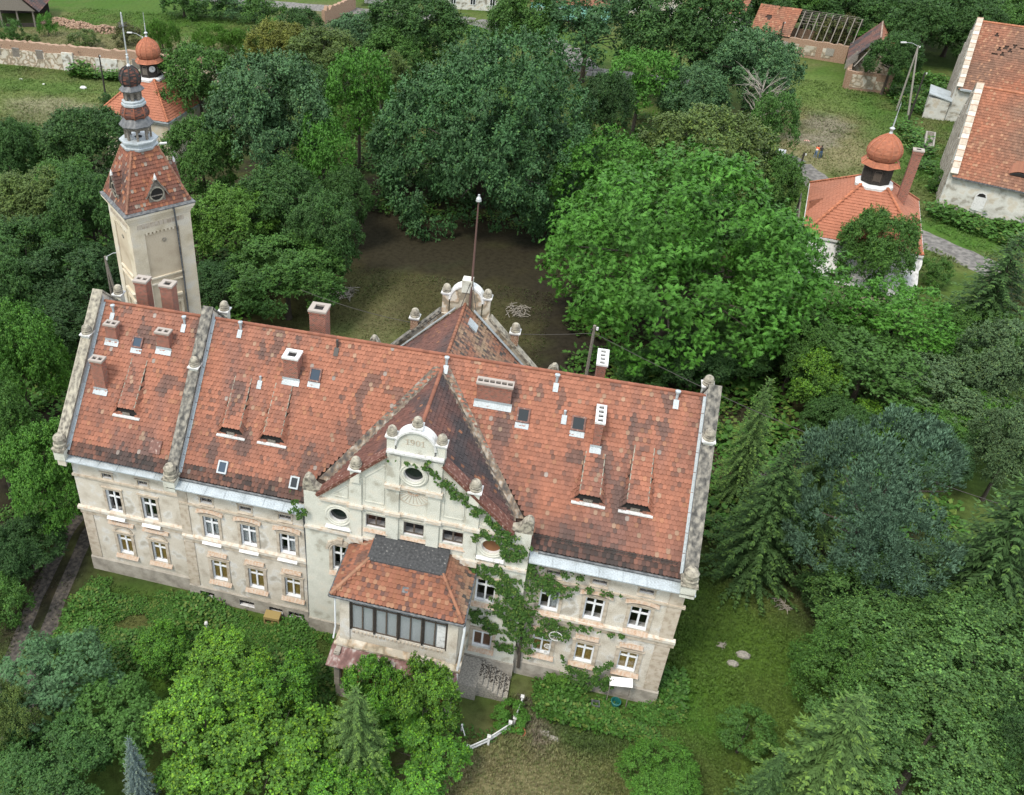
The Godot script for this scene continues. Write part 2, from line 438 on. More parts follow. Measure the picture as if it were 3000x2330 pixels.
# a casement window in the plane z: frame with bars, its panes, what stands behind them
func window(parent: Node3D, x0: float, y0: float, x1: float, y1: float, z: float, cols: int, trans: float, frame: Material, behind: Material = null, bar := 0.085, back := 0.08, sub := "pane") -> Node3D:
	var b := MB.new()
	var zf := z - 0.13
	var d := 0.06
	b.span(V(x0, y0, zf - d), V(x0 + bar, y1, zf)); b.span(V(x1 - bar, y0, zf - d), V(x1, y1, zf))
	b.span(V(x0 + bar, y0, zf - d), V(x1 - bar, y0 + bar, zf)); b.span(V(x0 + bar, y1 - bar, zf - d), V(x1 - bar, y1, zf))
	var xs: Array = []
	for i in cols + 1: xs.append(lerpf(x0 + bar * 0.5, x1 - bar * 0.5, float(i) / cols))
	for i in range(1, cols): b.span(V(xs[i] - bar * 0.62, y0 + bar, zf - d + 0.004), V(xs[i] + bar * 0.62, y1 - bar, zf + 0.022))
	var ys := [y0 + bar * 0.5, y1 - bar * 0.5]
	if trans > 0:
		var yt := lerpf(y0, y1, trans)
		for i in cols:
			var xa: float = xs[i] + bar * (0.5 if i == 0 else 0.62)
			var xb: float = xs[i + 1] - bar * (0.5 if i == cols - 1 else 0.62)
			b.span(V(xa, yt - bar * 0.6, zf - d + 0.002), V(xb, yt + bar * 0.6, zf + 0.012))
		ys = [y0 + bar * 0.5, yt, y1 - bar * 0.5]
	var w := put("window", b.mesh(), frame, parent)
	for i in cols:
		for j in ys.size() - 1:
			var p := MB.new()
			p.span(V(xs[i], ys[j], zf - 0.040), V(xs[i + 1], ys[j + 1], zf - 0.034))
			put(sub, p.mesh(), M.glass, w)
	if behind:
		var p := MB.new()
		p.span(V(x0 - 0.05, y0 - 0.02, zf - back), V(x1 + 0.05, y1 + 0.02, zf - back + 0.025))
		put("board" if behind != M.net else "curtain", p.mesh(), behind, w)
	return w

func surround(parent: Node3D, x0: float, y0: float, x1: float, y1: float, z: float, w := 0.2, proud := 0.06, mat: Material = null) -> void:
	var b := MB.new()
	b.span(V(x0 - w, y0 - 0.02, z - 0.05), V(x0, y1 + w, z + proud))
	b.span(V(x1, y0 - 0.02, z - 0.05), V(x1 + w, y1 + w, z + proud))
	b.span(V(x0, y1, z - 0.05), V(x1, y1 + w, z + proud - 0.003))
	b.span(V(x0 - w - 0.06, y1 + w, z - 0.05), V(x1 + w + 0.06, y1 + w + 0.06, z + proud + 0.05))
	put("window_surround", b.mesh(), mat if mat else M.surround, parent)

func sill(parent: Node3D, x0: float, x1: float, y: float, z: float, mat: Material, out := 0.22, h := 0.3) -> void:
	var b := MB.new()
	b.quad(V(x0, y - h, z + out), V(x1, y - h, z + out), V(x1, y, z - 0.1), V(x0, y, z - 0.1))
	b.quad(V(x0, y - h, z - 0.1), V(x0, y - h, z + out), V(x0, y, z - 0.1), V(x0, y, z - 0.1))
	b.quad(V(x1, y - h, z + out), V(x1, y - h, z - 0.1), V(x1, y, z - 0.1), V(x1, y, z - 0.1))
	b.quad(V(x0, y - h, z - 0.1), V(x1, y - h, z - 0.1), V(x1, y - h, z + out), V(x0, y - h, z + out))
	put("window_sill", b.mesh(), mat, parent)

func hood(parent: Node3D, x0: float, x1: float, y: float, z: float, rise: float) -> void:
	var b := MB.new()
	var n := 8 if rise > 0 else 1
	for i in n:
		var ta := float(i) / n
		var tb := float(i + 1) / n
		var ya := y + rise * (1.0 - pow(ta * 2 - 1, 2))
		var yb := y + rise * (1.0 - pow(tb * 2 - 1, 2))
		var a := V(lerpf(x0, x1, ta), ya, z)
		var c := V(lerpf(x0, x1, tb), yb, z)
		var u := V(0, 0.17, 0)
		var o := V(0, 0, 0.2)
		b.quad(a + o, c + o, c + u + o * 0.55, a + u + o * 0.55)
		b.quad(a + u + o * 0.55, c + u + o * 0.55, c + u, a + u)
		b.quad(a, c, c + o, a + o)
		if i == 0: b.quad(a, a + o, a + u + o * 0.55, a + u)
		if i == n - 1: b.quad(c + o, c, c + u, c + u + o * 0.55)
	put("window_hood", b.mesh(), M.sill, parent)

func chimney(parent: Node3D, x0: float, x1: float, z0: float, z1: float, y0: float, y1: float, cols: int, rows: int, capm: Material = null, flash := true) -> void:
	var b := MB.new()
	b.span(V(x0, y0, z0), V(x1, y1 - 0.12, z1))
	b.span(V(x0 - 0.04, y1 - 0.26, z0 - 0.04), V(x1 + 0.04, y1 - 0.12, z1 + 0.04))
	var c := put("chimney", b.mesh(), M.brick, parent)
	var k := MB.new()
	var X0 := x0 - 0.07
	var X1 := x1 + 0.07
	var Z0 := z0 - 0.07
	var Z1 := z1 + 0.07
	var f := 0.26 if cols * rows > 1 else minf(x1 - x0, z1 - z0) * 0.62
	var gx := (X1 - X0 - cols * f) / (cols + 1)
	var gz := (Z1 - Z0 - rows * f) / (rows + 1)
	if gx < 0.05:
		f = (X1 - X0) / cols * 0.6; gx = (X1 - X0 - cols * f) / (cols + 1); gz = (Z1 - Z0 - rows * f) / (rows + 1)
	if gz < 0.05:
		f = (Z1 - Z0) / rows * 0.58; gx = (X1 - X0 - cols * f) / (cols + 1); gz = (Z1 - Z0 - rows * f) / (rows + 1)
	for j in rows + 1:
		var za := Z0 + j * (f + gz)
		k.span(V(X0, y1 - 0.12, za), V(X1, y1, za + gz))
	for j in rows:
		var za := Z0 + gz + j * (f + gz)
		for i in cols + 1:
			var xa := X0 + i * (f + gx)
			k.span(V(xa, y1 - 0.12, za), V(xa + gx, y1 - 0.002, za + f))
	put("chimney_cap", k.mesh(), capm if capm else M.cap, c)
	var s := MB.new()
	s.quad(V(x0, y1 - 0.116, z1), V(x1, y1 - 0.116, z1), V(x1, y1 - 0.116, z0), V(x0, y1 - 0.116, z0))
	put("flue", s.mesh(), M.soot, c)
	if flash:
		var t := MB.new()
		var u := V(0, -0.69, 0.72).normalized()
		var p := V(x0 - 0.1, roof_y(z1) + 0.09, z1 + 0.02)
		var q := V(x1 + 0.1, roof_y(z1) + 0.09, z1 + 0.02)
		t.quad(p + u * 0.32, q + u * 0.32, q, p)
		t.quad(p, q, q + V(0, 0.16, 0), p + V(0, 0.16, 0))
		put("flashing", t.mesh(), M.zinc, c)

func finial(parent: Node3D, at: Vector3, s := 1.0, mat: Material = null, base := 0.0, cap := true) -> void:   # pedestal, sheet cap, rounded stone block
	var b := MB.new()
	if base > 0: b.span(at + V(-0.3, -base, -0.3) * V(s, 1, s), at + V(0.3, 0, 0.3) * V(s, 1, s))
	var m := put("pedestal", b.mesh(), M.plaster_pale if not mat else mat, parent) if base > 0 else null
	if cap:
		var c := MB.new()
		c.box(at + V(0, 0.035, 0), V(0.86 * s, 0.07, 0.86 * s))
		c.box(at + V(0, -0.05, 0), V(0.7 * s, 0.1, 0.7 * s))
		put("pedestal_cap", c.mesh(), M.white_cap, parent)
	var f := MB.new()
	f.lathe([Vector2(0.40 * s, 0.07), Vector2(0.40 * s, 0.16), Vector2(0.34 * s, 0.2), Vector2(0.33 * s, 0.52 * s), Vector2(0.29 * s, 0.66 * s), Vector2(0.2 * s, 0.76 * s), Vector2(0.0, 0.80 * s)], 10, at, true, PI / 10)
	f.lathe([Vector2(0.36 * s, 0.34 * s), Vector2(0.39 * s, 0.38 * s), Vector2(0.36 * s, 0.42 * s)], 10, at)
	put("finial", f.mesh(), M.stone, parent)

func scroll(parent: Node3D, o: Vector3, dir: float, s := 1.0) -> void:   # carved volute at the foot of a gable
	var b := MB.new()
	var p := PackedVector2Array()
	for q in [Vector2(0, 0), Vector2(1.05, 0), Vector2(1.1, 0.16), Vector2(0.85, 0.24), Vector2(0.66, 0.4), Vector2(0.56, 0.68), Vector2(0.36, 0.92), Vector2(0.2, 0.95), Vector2(0.06, 0.78), Vector2(0, 0.45)]: p.append(Vector2(q.x * dir, q.y) * s)
	b.prism(p, o, Vector3.RIGHT, Vector3.UP, 0.5)
	b.lathe([Vector2(0.0, 0.0)], 3)
	put("volute", b.mesh(), M.stone, parent)

func extrude_x(b: MB, poly: Array, x0: float, x1: float) -> void:   # polygon of (z, y)
	var p := PackedVector2Array()
	for q in poly: p.append(Vector2(-q.x, q.y))
	b.prism(p, V(x0, 0, 0), V(0, 0, -1), Vector3.UP, x1 - x0)

func build_palace() -> void:
	var P := thing("palace", "long cream palace with red tiled roof, front gable, veranda and peeling plaster", "palace")
	# walls with their openings
	var up := [[2.03, 5.75, 3.02, 7.62], [4.45, 5.75, 5.45, 7.62]]
	var lo := [[2.22, 2.12, 3.2, 3.84], [4.62, 2.12, 5.6, 3.84]]
	var mz := [[2.03, 8.58, 2.68, 8.95], [4.43, 8.58, 5.08, 8.95]]
	var holes: Array = up + lo + mz
	csg_wall("wall", rect(0, 0, 7.25, 10.15), -0.45, 0.55, holes, [], M.plaster, P)
	var upm := [[8.75, 5.9, 9.75, 7.62], [11.15, 5.9, 12.15, 7.62], [13.6, 5.9, 14.6, 7.55]]
	var lom := [[8.95, 2.2, 9.95, 3.93], [11.38, 2.2, 12.38, 3.93], [13.76, 2.2, 14.76, 3.85]]
	var mzm := [[8.75, 8.7, 9.5, 9.12], [11.2, 8.7, 11.95, 9.08], [13.65, 8.7, 14.4, 9.08]]
	var bas := [[7.9, 0.35, 8.9, 0.85], [10.6, 0.35, 11.6, 0.85], [12.6, 0.35, 13.5, 0.85], [13.9, 0.3, 14.95, 0.85]]
	csg_wall("wall", rect(7.25, 0, 15.4, 10.05), 0, 0.55, upm + lom + mzm + bas, [], M.plaster, P)
	var upr := [[28.8, 5.95, 29.85, 7.65], [31.2, 5.95, 32.22, 7.68], [33.56, 5.98, 34.58, 7.72]]
	var lor := [[28.8, 2.25, 29.85, 3.75], [31.18, 2.3, 32.2, 3.88], [33.55, 2.42, 34.57, 4.0]]
	var mzr := [[28.95, 8.75, 29.7, 9.1], [31.35, 8.78, 32.1, 9.12], [33.77, 8.82, 34.5, 9.18]]
	csg_wall("wall", rect(27.9, 0, 36, 10.1), 0, 0.55, upr + lor + mzr, [], M.plaster, P)
	# pavilion with the gable
	var cx := 21.58
	var g := PackedVector2Array([Vector2(15.4, 0), Vector2(27.9, 0), Vector2(27.9, 11.75), Vector2(26.95, 11.75), Vector2(cx + 1.5, 15.45), Vector2(cx + 1.5, 15.75), Vector2(cx - 1.5, 15.75), Vector2(cx - 1.5, 15.45), Vector2(16.25, 11.75), Vector2(15.4, 11.75)])
	var att := [[18.97, 9.98, 20.08, 10.92], [21.1, 9.96, 22.22, 10.92], [23.25, 9.97, 24.37, 10.93]]
	var side := [[17.0, 5.95, 17.95, 7.95], [25.3, 5.95, 26.4, 7.75], [25.42, 2.05, 26.52, 3.5]]
	csg_wall("gable_wall", g, 0.4, 0.6, att + side, [[cx - 0.05, 14.37, 0.5], [17.4, 10.36, 0.5], [25.9, 10.34, 0.5]], M.plaster_pale, P)
	# rear, side walls and floors inside, so that no light comes from behind
	var b := MB.new()
	b.span(V(0, 0, -13.44), V(36, 9.9, -12.94))
	b.span(V(0, 0, -12.94), V(0.5, 9.9, -1.0)); b.span(V(35.5, 0, -12.94), V(36, 9.9, -0.55))
	b.span(V(15.6, 9.0, -13.9), V(27.6, 12.0, -13.44))
	put("rear_wall", b.mesh(), M.plaster, P)
	b = MB.new()
	b.span(V(0.5, 5.0, -12.9), V(35.5, 5.25, -1.02)); b.span(V(0.5, 8.3, -12.9), V(35.5, 8.5, -1.02)); b.span(V(0.5, 1.0, -12.9), V(35.5, 1.2, -1.02))
	b.span(V(0.5, 1.2, -4.2), V(35.5, 9.8, -4.0))
	b.span(V(16, 10.9, -2.0), V(27.2, 11.1, -0.2)); b.span(V(16, 8.5, -3.0), V(27.2, 11, -2.8))
	put("interior", b.mesh(), M.inside, P)
	# windows
	for r in up: window(P, r[0], r[1], r[2], r[3], -0.45, 2, 0.66, M.paint)
	for r in lo: window(P, r[0], r[1], r[2], r[3], -0.45, 2, 0.68, M.paint, M.ochre)
	for r in upm + upr:
		var w := window(P, r[0], r[1], r[2], r[3], 0.0, 2, 0.66, M.paint)
		if r[0] > 30: continue
		for s in ([1] if r[0] > 13 else [-1, 1]):   # half-drawn curtains of different widths
			var q := MB.new()
			var xm: float = r[2] - 0.08 if s > 0 else r[0] + 0.08
			for k in 4: q.span(V(xm - s * 0.09 * k, r[1] + 0.1, -0.30 - 0.03 * (k % 2)), V(xm - s * (0.09 * k + 0.085), r[3] - 0.1, -0.27 - 0.03 * (k % 2)))
			put("curtain", q.mesh(), M.net, w)
	for r in lom + lor: window(P, r[0], r[1], r[2], r[3], 0.0, 2, 0.68, M.paint, M.ochre)
	for r in mz: window(P, r[0], r[1], r[2], r[3], -0.45, 2, 0, M.wood_grey, null, 0.05)
	for r in mzm + mzr: window(P, r[0], r[1], r[2], r[3], 0.0, 2, 0, M.wood_grey, null, 0.05)
	for r in bas: window(P, r[0], r[1], r[2], r[3], 0.0, 3, 0, M.wood_dark, null, 0.05)
	for r in att: window(P, r[0], r[1], r[2], r[3], 0.4, 2, 0, M.wood_brown, null, 0.07)
	window(P, 17.0, 5.95, 17.95, 7.95, 0.4, 2, 0.62, M.paint)
	window(P, 25.3, 5.95, 26.4, 7.75, 0.4, 2, 0.68, M.paint)
	window(P, 25.42, 2.05, 26.52, 3.5, 0.4, 2, 0.8, M.paint, M.rusty_board)
	for r in [[cx - 0.05, 14.37], [17.4, 10.36], [25.9, 10.34]]:
		var q := MB.new()
		q.lathe([Vector2(0.0, 0.0), Vector2(0.52, 0.0)], 28)
		var o := put("round_pane", q.mesh(), M.dark_glass if r[0] < 25 else M.rusty_board, P, V(r[0], r[1], 0.22))
		o.rotation.x = PI / 2
		q = MB.new()
		q.lathe([Vector2(0.50, -0.1), Vector2(0.50, 0.05), Vector2(0.56, 0.09), Vector2(0.64, 0.06), Vector2(0.70, 0.10), Vector2(0.78, 0.06), Vector2(0.78, -0.1)], 32)
		o = put("round_surround", q.mesh(), M.plaster_pale, P, V(r[0], r[1], 0.4))
		o.rotation.x = PI / 2
	for x in [17.4, 25.9]: sill(P, x - 0.75, x + 0.75, 9.56, 0.4, M.white_cap, 0.2, 0.12)
	# trim round the windows
	for r in up: surround(P, r[0], r[1], r[2], r[3], -0.45, 0.16, 0.05)
	for r in upm + upr:
		surround(P, r[0], r[1], r[2], r[3], 0.0, 0.17)
		hood(P, r[0] - 0.36, r[2] + 0.36, r[3] + 0.28, 0.0, 0.18)
	for r in lo:
		surround(P, r[0], r[1], r[2], r[3], -0.45, 0.2)
		hood(P, r[0] - 0.4, r[2] + 0.4, r[3] + 0.95, -0.45, 0)
		var a := MB.new()
		var xm: float = (r[0] + r[2]) * 0.5
		for k in 10:
			var t0 := PI * k / 10
			var t1 := PI * (k + 1) / 10
			a.beam(V(xm + cos(t0) * 0.62, r[3] + 0.24 + sin(t0) * 0.46, -0.42), V(xm + cos(t1) * 0.62, r[3] + 0.24 + sin(t1) * 0.46, -0.42), 0.1, 0.14)
		put("arch_moulding", a.mesh(), M.surround, P)
	for r in lom + lor:
		surround(P, r[0], r[1], r[2], r[3], 0.0, 0.2)
		hood(P, r[0] - 0.12, r[2] + 0.12, r[3] + 0.52, 0.0, 0)
	for r in up: sill(P, r[0] - 0.12, r[2] + 0.12, r[1], -0.45, M.white_cap, 0.3, 0.42)
	for r in upm: sill(P, r[0] - 0.12, r[2] + 0.12, r[1], 0.0, M.white_cap, 0.3, 0.42)
	for r in upr: sill(P, r[0] - 0.15, r[2] + 0.15, r[1], 0.0, M.sill)
	for r in lo: sill(P, r[0] - 0.3, r[2] + 0.3, r[1], -0.45, M.sill)
	for r in lom + lor: sill(P, r[0] - 0.25, r[2] + 0.25, r[1], 0.0, M.sill)
	for r in side:
		surround(P, r[0], r[1], r[2], r[3], 0.4, 0.2)
		sill(P, r[0] - 0.2, r[2] + 0.2, r[1], 0.4, M.sill)
	for r in att:
		surround(P, r[0], r[1], r[2], r[3], 0.4, 0.13, 0.04, M.plaster_pale)
		sill(P, r[0] - 0.15, r[2] + 0.15, r[1] - 0.02, 0.4, M.sill, 0.14, 0.3)
	for r in mz + mzm + mzr:
		var zz := -0.45 if r[0] < 7 else 0.0
		surround(P, r[0], r[1], r[2], r[3], zz, 0.1, 0.03)
		sill(P, r[0] - 0.1, r[2] + 0.1, r[1], zz, M.surround, 0.1, 0.16)
	var am := MB.new()
	for k in 12:
		var t0 := PI * k / 12
		var t1 := PI * (k + 1) / 12
		for q in [[0.78, 0.16], [0.62, 0.08]]: am.beam(V(17.475 + cos(t0) * q[0], 7.6 + sin(t0) * q[0], 0.46), V(17.475 + cos(t1) * q[0], 7.6 + sin(t1) * q[0], 0.46), q[1], 0.14, Vector3.BACK)
	am.span(V(17.3, 8.3, 0.38), V(17.65, 8.62, 0.6))
	put("arch_moulding", am.mesh(), M.surround, P)
	# string courses, frieze, plinth, quoins
	for s in [[-0.18, 7.25, -0.45], [7.25, 15.38, 0.0], [27.92, 36.18, 0.0]]:
		b = MB.new()
		b.span(V(s[0], 5.52, s[2] - 0.1), V(s[1], 5.72, s[2] + 0.17))
		b.quad(V(s[0], 5.72, s[2] + 0.17), V(s[1], 5.72, s[2] + 0.17), V(s[1], 5.8, s[2] - 0.02), V(s[0], 5.8, s[2] - 0.02))
		put("string_course", b.mesh(), M.course, P)
		b = MB.new()
		b.span(V(s[0] + 0.1, 5.14, s[2] - 0.1), V(s[1], 5.5, s[2] + 0.07))
		b.span(V(s[0] + 0.1, 8.3, s[2] - 0.1), V(s[1], 8.44, s[2] + 0.1))
		put("frieze", b.mesh(), M.surround, P)
		b = MB.new()
		b.span(V(s[0] + 0.1, 0, s[2] - 0.2), V(s[1] - (0.08 if s[1] > 36 else 0.0), 1.14, s[2] + 0.1))
		b.quad(V(s[0] + 0.1, 1.14, s[2] + 0.1), V(s[1] - 0.08, 1.14, s[2] + 0.1), V(s[1] - 0.08, 1.26, s[2] - 0.02), V(s[0] + 0.1, 1.26, s[2] - 0.02))
		if s[0] != 7.25: put("plinth", b.mesh(), M.plinth, P)
	csg_wall("plinth", rect(7.2, 0, 15.38, 1.16), 0.1, 0.2, bas, [], M.plinth, P)
	b = MB.new()
	b.span(V(15.36, 0, 0.2), V(18.2, 1.2, 0.5)); b.span(V(25.0, 0, 0.2), V(27.94, 1.2, 0.5))
	put("plinth", b.mesh(), M.plinth, P)
	for s in [[0.0, 0.75, -0.45], [7.25, 7.95, 0.0], [35.25, 36.02, 0.0]]:
		for k in 6:
			b = MB.new()
			b.span(V(s[0], 1.28 + k * 0.64, s[2] - 0.05), V(s[1], 1.28 + k * 0.64 + 0.6, s[2] + 0.045))
			put("quoin", b.mesh(), M.surround, P)
	for s in [[7.3, 7.9, 0.0], [35.3, 36.02, 0.0]]:
		b = MB.new()
		b.span(V(s[0], 5.8, s[2] - 0.05), V(s[1], 9.6, s[2] + 0.05))
		put("pilaster", b.mesh(), M.surround, P)
	# gable mouldings
	b = MB.new()
	for x in [18.4, cx - 1.12, cx + 1.12, 24.78]:
		var h := 13.5 if absf(x - cx) > 2 else 15.5
		b.span(V(x - 0.34, 8.75, 0.35), V(x + 0.34, h, 0.5))
	put("pilaster", b.mesh(), M.plaster_pale, P)
	b = MB.new()
	for s in [[16.3, 26.9, 11.36], [15.4, 27.9, 9.0]]:
		b.span(V(s[0], s[2], 0.3), V(s[1], s[2] + 0.16, 0.56))
	for x in [18.4, cx - 1.12, cx + 1.12, 24.78]:
		b.span(V(x - 0.46, 11.34, 0.3), V(x + 0.46, 11.54, 0.66)); b.span(V(x - 0.46, 8.72, 0.3), V(x + 0.46, 9.14, 0.64))
	b.span(V(cx - 1.5, 13.32, 0.3), V(cx + 1.5, 13.46, 0.58))
	for x in [cx - 1.12, cx + 1.12]: b.span(V(x - 0.44, 13.28, 0.3), V(x + 0.44, 13.52, 0.66))
	put("gable_cornice", b.mesh(), M.course, P)
	b = MB.new()   # raised frames of the panels
	for s in [-1, 1]:
		var q := [V(cx + s * 2.7, 11.85, 0.41), V(cx + s * 1.62, 11.85, 0.41), V(cx + s * 1.62, 14.6, 0.41), V(cx + s * 2.7, 13.55, 0.41)]
		for k in 4: b.beam(q[k], q[(k + 1) % 4], 0.05, 0.07)
		q = [V(cx + s * 4.6, 11.8, 0.41), V(cx + s * 3.65, 11.8, 0.41), V(cx + s * 3.65, 12.7, 0.41)]
		for k in 3: b.beam(q[k], q[(k + 1) % 3], 0.05, 0.06)
	put("panel_frame", b.mesh(), M.plaster_pale, P)
	b = MB.new()   # sun dial relief
	for k in 13:
		var t := PI + PI * (k + 0.5) / 13
		b.beam(V(cx + cos(t) * 0.42, 13.16 + sin(t) * 0.3, 0.405), V(cx + cos(t) * 0.98, 13.16 + sin(t) * 0.82, 0.405), 0.025, 0.035)
	for k in 16:
		var t0 := PI + PI * k / 16
		var t1 := PI + PI * (k + 1) / 16
		b.beam(V(cx + cos(t0) * 1.0, 13.2 + sin(t0) * 0.98, 0.405), V(cx + cos(t1) * 1.0, 13.2 + sin(t1) * 0.98, 0.405), 0.025, 0.03)
	put("sundial", b.mesh(), M.surround, P)
	b = MB.new()
	for k in 8:
		var t0 := PI + PI * k / 8
		var t1 := PI + PI * (k + 1) / 8
		b.beam(V(cx + cos(t0) * 0.3, 13.2 + sin(t0) * 0.24, 0.42), V(cx + cos(t1) * 0.3, 13.2 + sin(t1) * 0.24, 0.42), 0.05, 0.13)
	put("sun_face", b.mesh(), M.sill, P)
	# crest
	b = MB.new()
	b.span(V(cx - 1.5, 15.72, -0.2), V(cx + 1.5, 15.84, 0.62))
	put("crest_ledge", b.mesh(), M.white_cap, P)
	b = MB.new()
	var ap := PackedVector2Array()
	for k in 17:
		var t := PI * k / 16
		ap.append(Vector2(cx + cos(t) * 0.98, 16.25 + sin(t) * 0.98))
	ap.append(Vector2(cx - 0.98, 15.84)); ap.append(Vector2(cx + 0.98, 15.84))
	b.prism(ap, V(0, 0, -0.05), Vector3.RIGHT, Vector3.UP, 0.5)
	put("crest_arch", b.mesh(), M.plaster_pale, P)
	b = MB.new()
	for k in 16:
		var t0 := PI * k / 16
		var t1 := PI * (k + 1) / 16
		var r0 := 0.985
		var r1 := 1.1
		var f := func_ring(cx, 16.25, t0, t1, r0, r1)
		b.quad(f[0] + V(0, 0, 0.55), f[1] + V(0, 0, 0.55), f[2] + V(0, 0, 0.55), f[3] + V(0, 0, 0.55))
		b.quad(f[3] + V(0, 0, 0.55), f[2] + V(0, 0, 0.55), f[2] + V(0, 0, -0.12), f[3] + V(0, 0, -0.12))
	put("crest_hood", b.mesh(), M.white_cap, P)
	var tm := TextMesh.new()
	var sf := SystemFont.new()
	sf.font_names = PackedStringArray(["Droid Serif"])
	tm.font = sf; tm.text = "1901"; tm.font_size = 40; tm.pixel_size = 0.012; tm.depth = 0.04
	put("date", tm, M.surround, P, V(cx - 0.02, 16.55, 0.45))
	finial(P, V(cx, 17.42, 0.15), 0.72, null, 0.35)
	finial(P, V(cx - 1.3, 16.62, 0.2), 0.72, null, 0.8)
	finial(P, V(cx + 1.3, 16.62, 0.2), 0.72, null, 0.8)
	finial(P, V(18.4, 14.1, 0.36), 0.85, null, 0.9)
	finial(P, V(24.78, 14.1, 0.36), 0.85, null, 0.9)
	scroll(P, V(15.35, 11.75, -0.1), 1); scroll(P, V(27.95, 11.75, -0.1), -1)
	# raking coping of brown sheet
	for s in [-1, 1]:
		b = MB.new()
		var p0 := V(cx + s * 5.4, 11.72, 0.62)
		var p1 := V(cx + s * 1.5, 15.5, 0.62)
		var wv := V(0, 0, -0.75)
		var nn := V(s * 0.69, 0.72, 0) * 0.06
		if s < 0: b.quad(p0 + nn, p1 + nn, p1 + nn + wv, p0 + nn + wv)
		else: b.quad(p1 + nn, p0 + nn, p0 + nn + wv, p1 + nn + wv)
		b.quad(p0 - nn * 2, p1 - nn * 2, p1 + nn, p0 + nn)
		put("coping", b.mesh(), M.brown_sheet, P)
		b = MB.new()
		for k in 44:
			var q := p0.lerp(p1, (k + 0.5) / 44) - nn * 3.2 + V(0, 0, -0.16)
			b.box(q, V(0.05, 0.07, 0.1))
		put("dentils", b.mesh(), M.surround, P)
	build_palace_roof(P, cx)
	build_porch(P)

func func_ring(x: float, y: float, t0: float, t1: float, r0: float, r1: float) -> Array:
	return [V(x + cos(t1) * r0, y + sin(t1) * r0, 0), V(x + cos(t0) * r0, y + sin(t0) * r0, 0), V(x + cos(t0) * r1, y + sin(t0) * r1, 0), V(x + cos(t1) * r1, y + sin(t1) * r1, 0)]

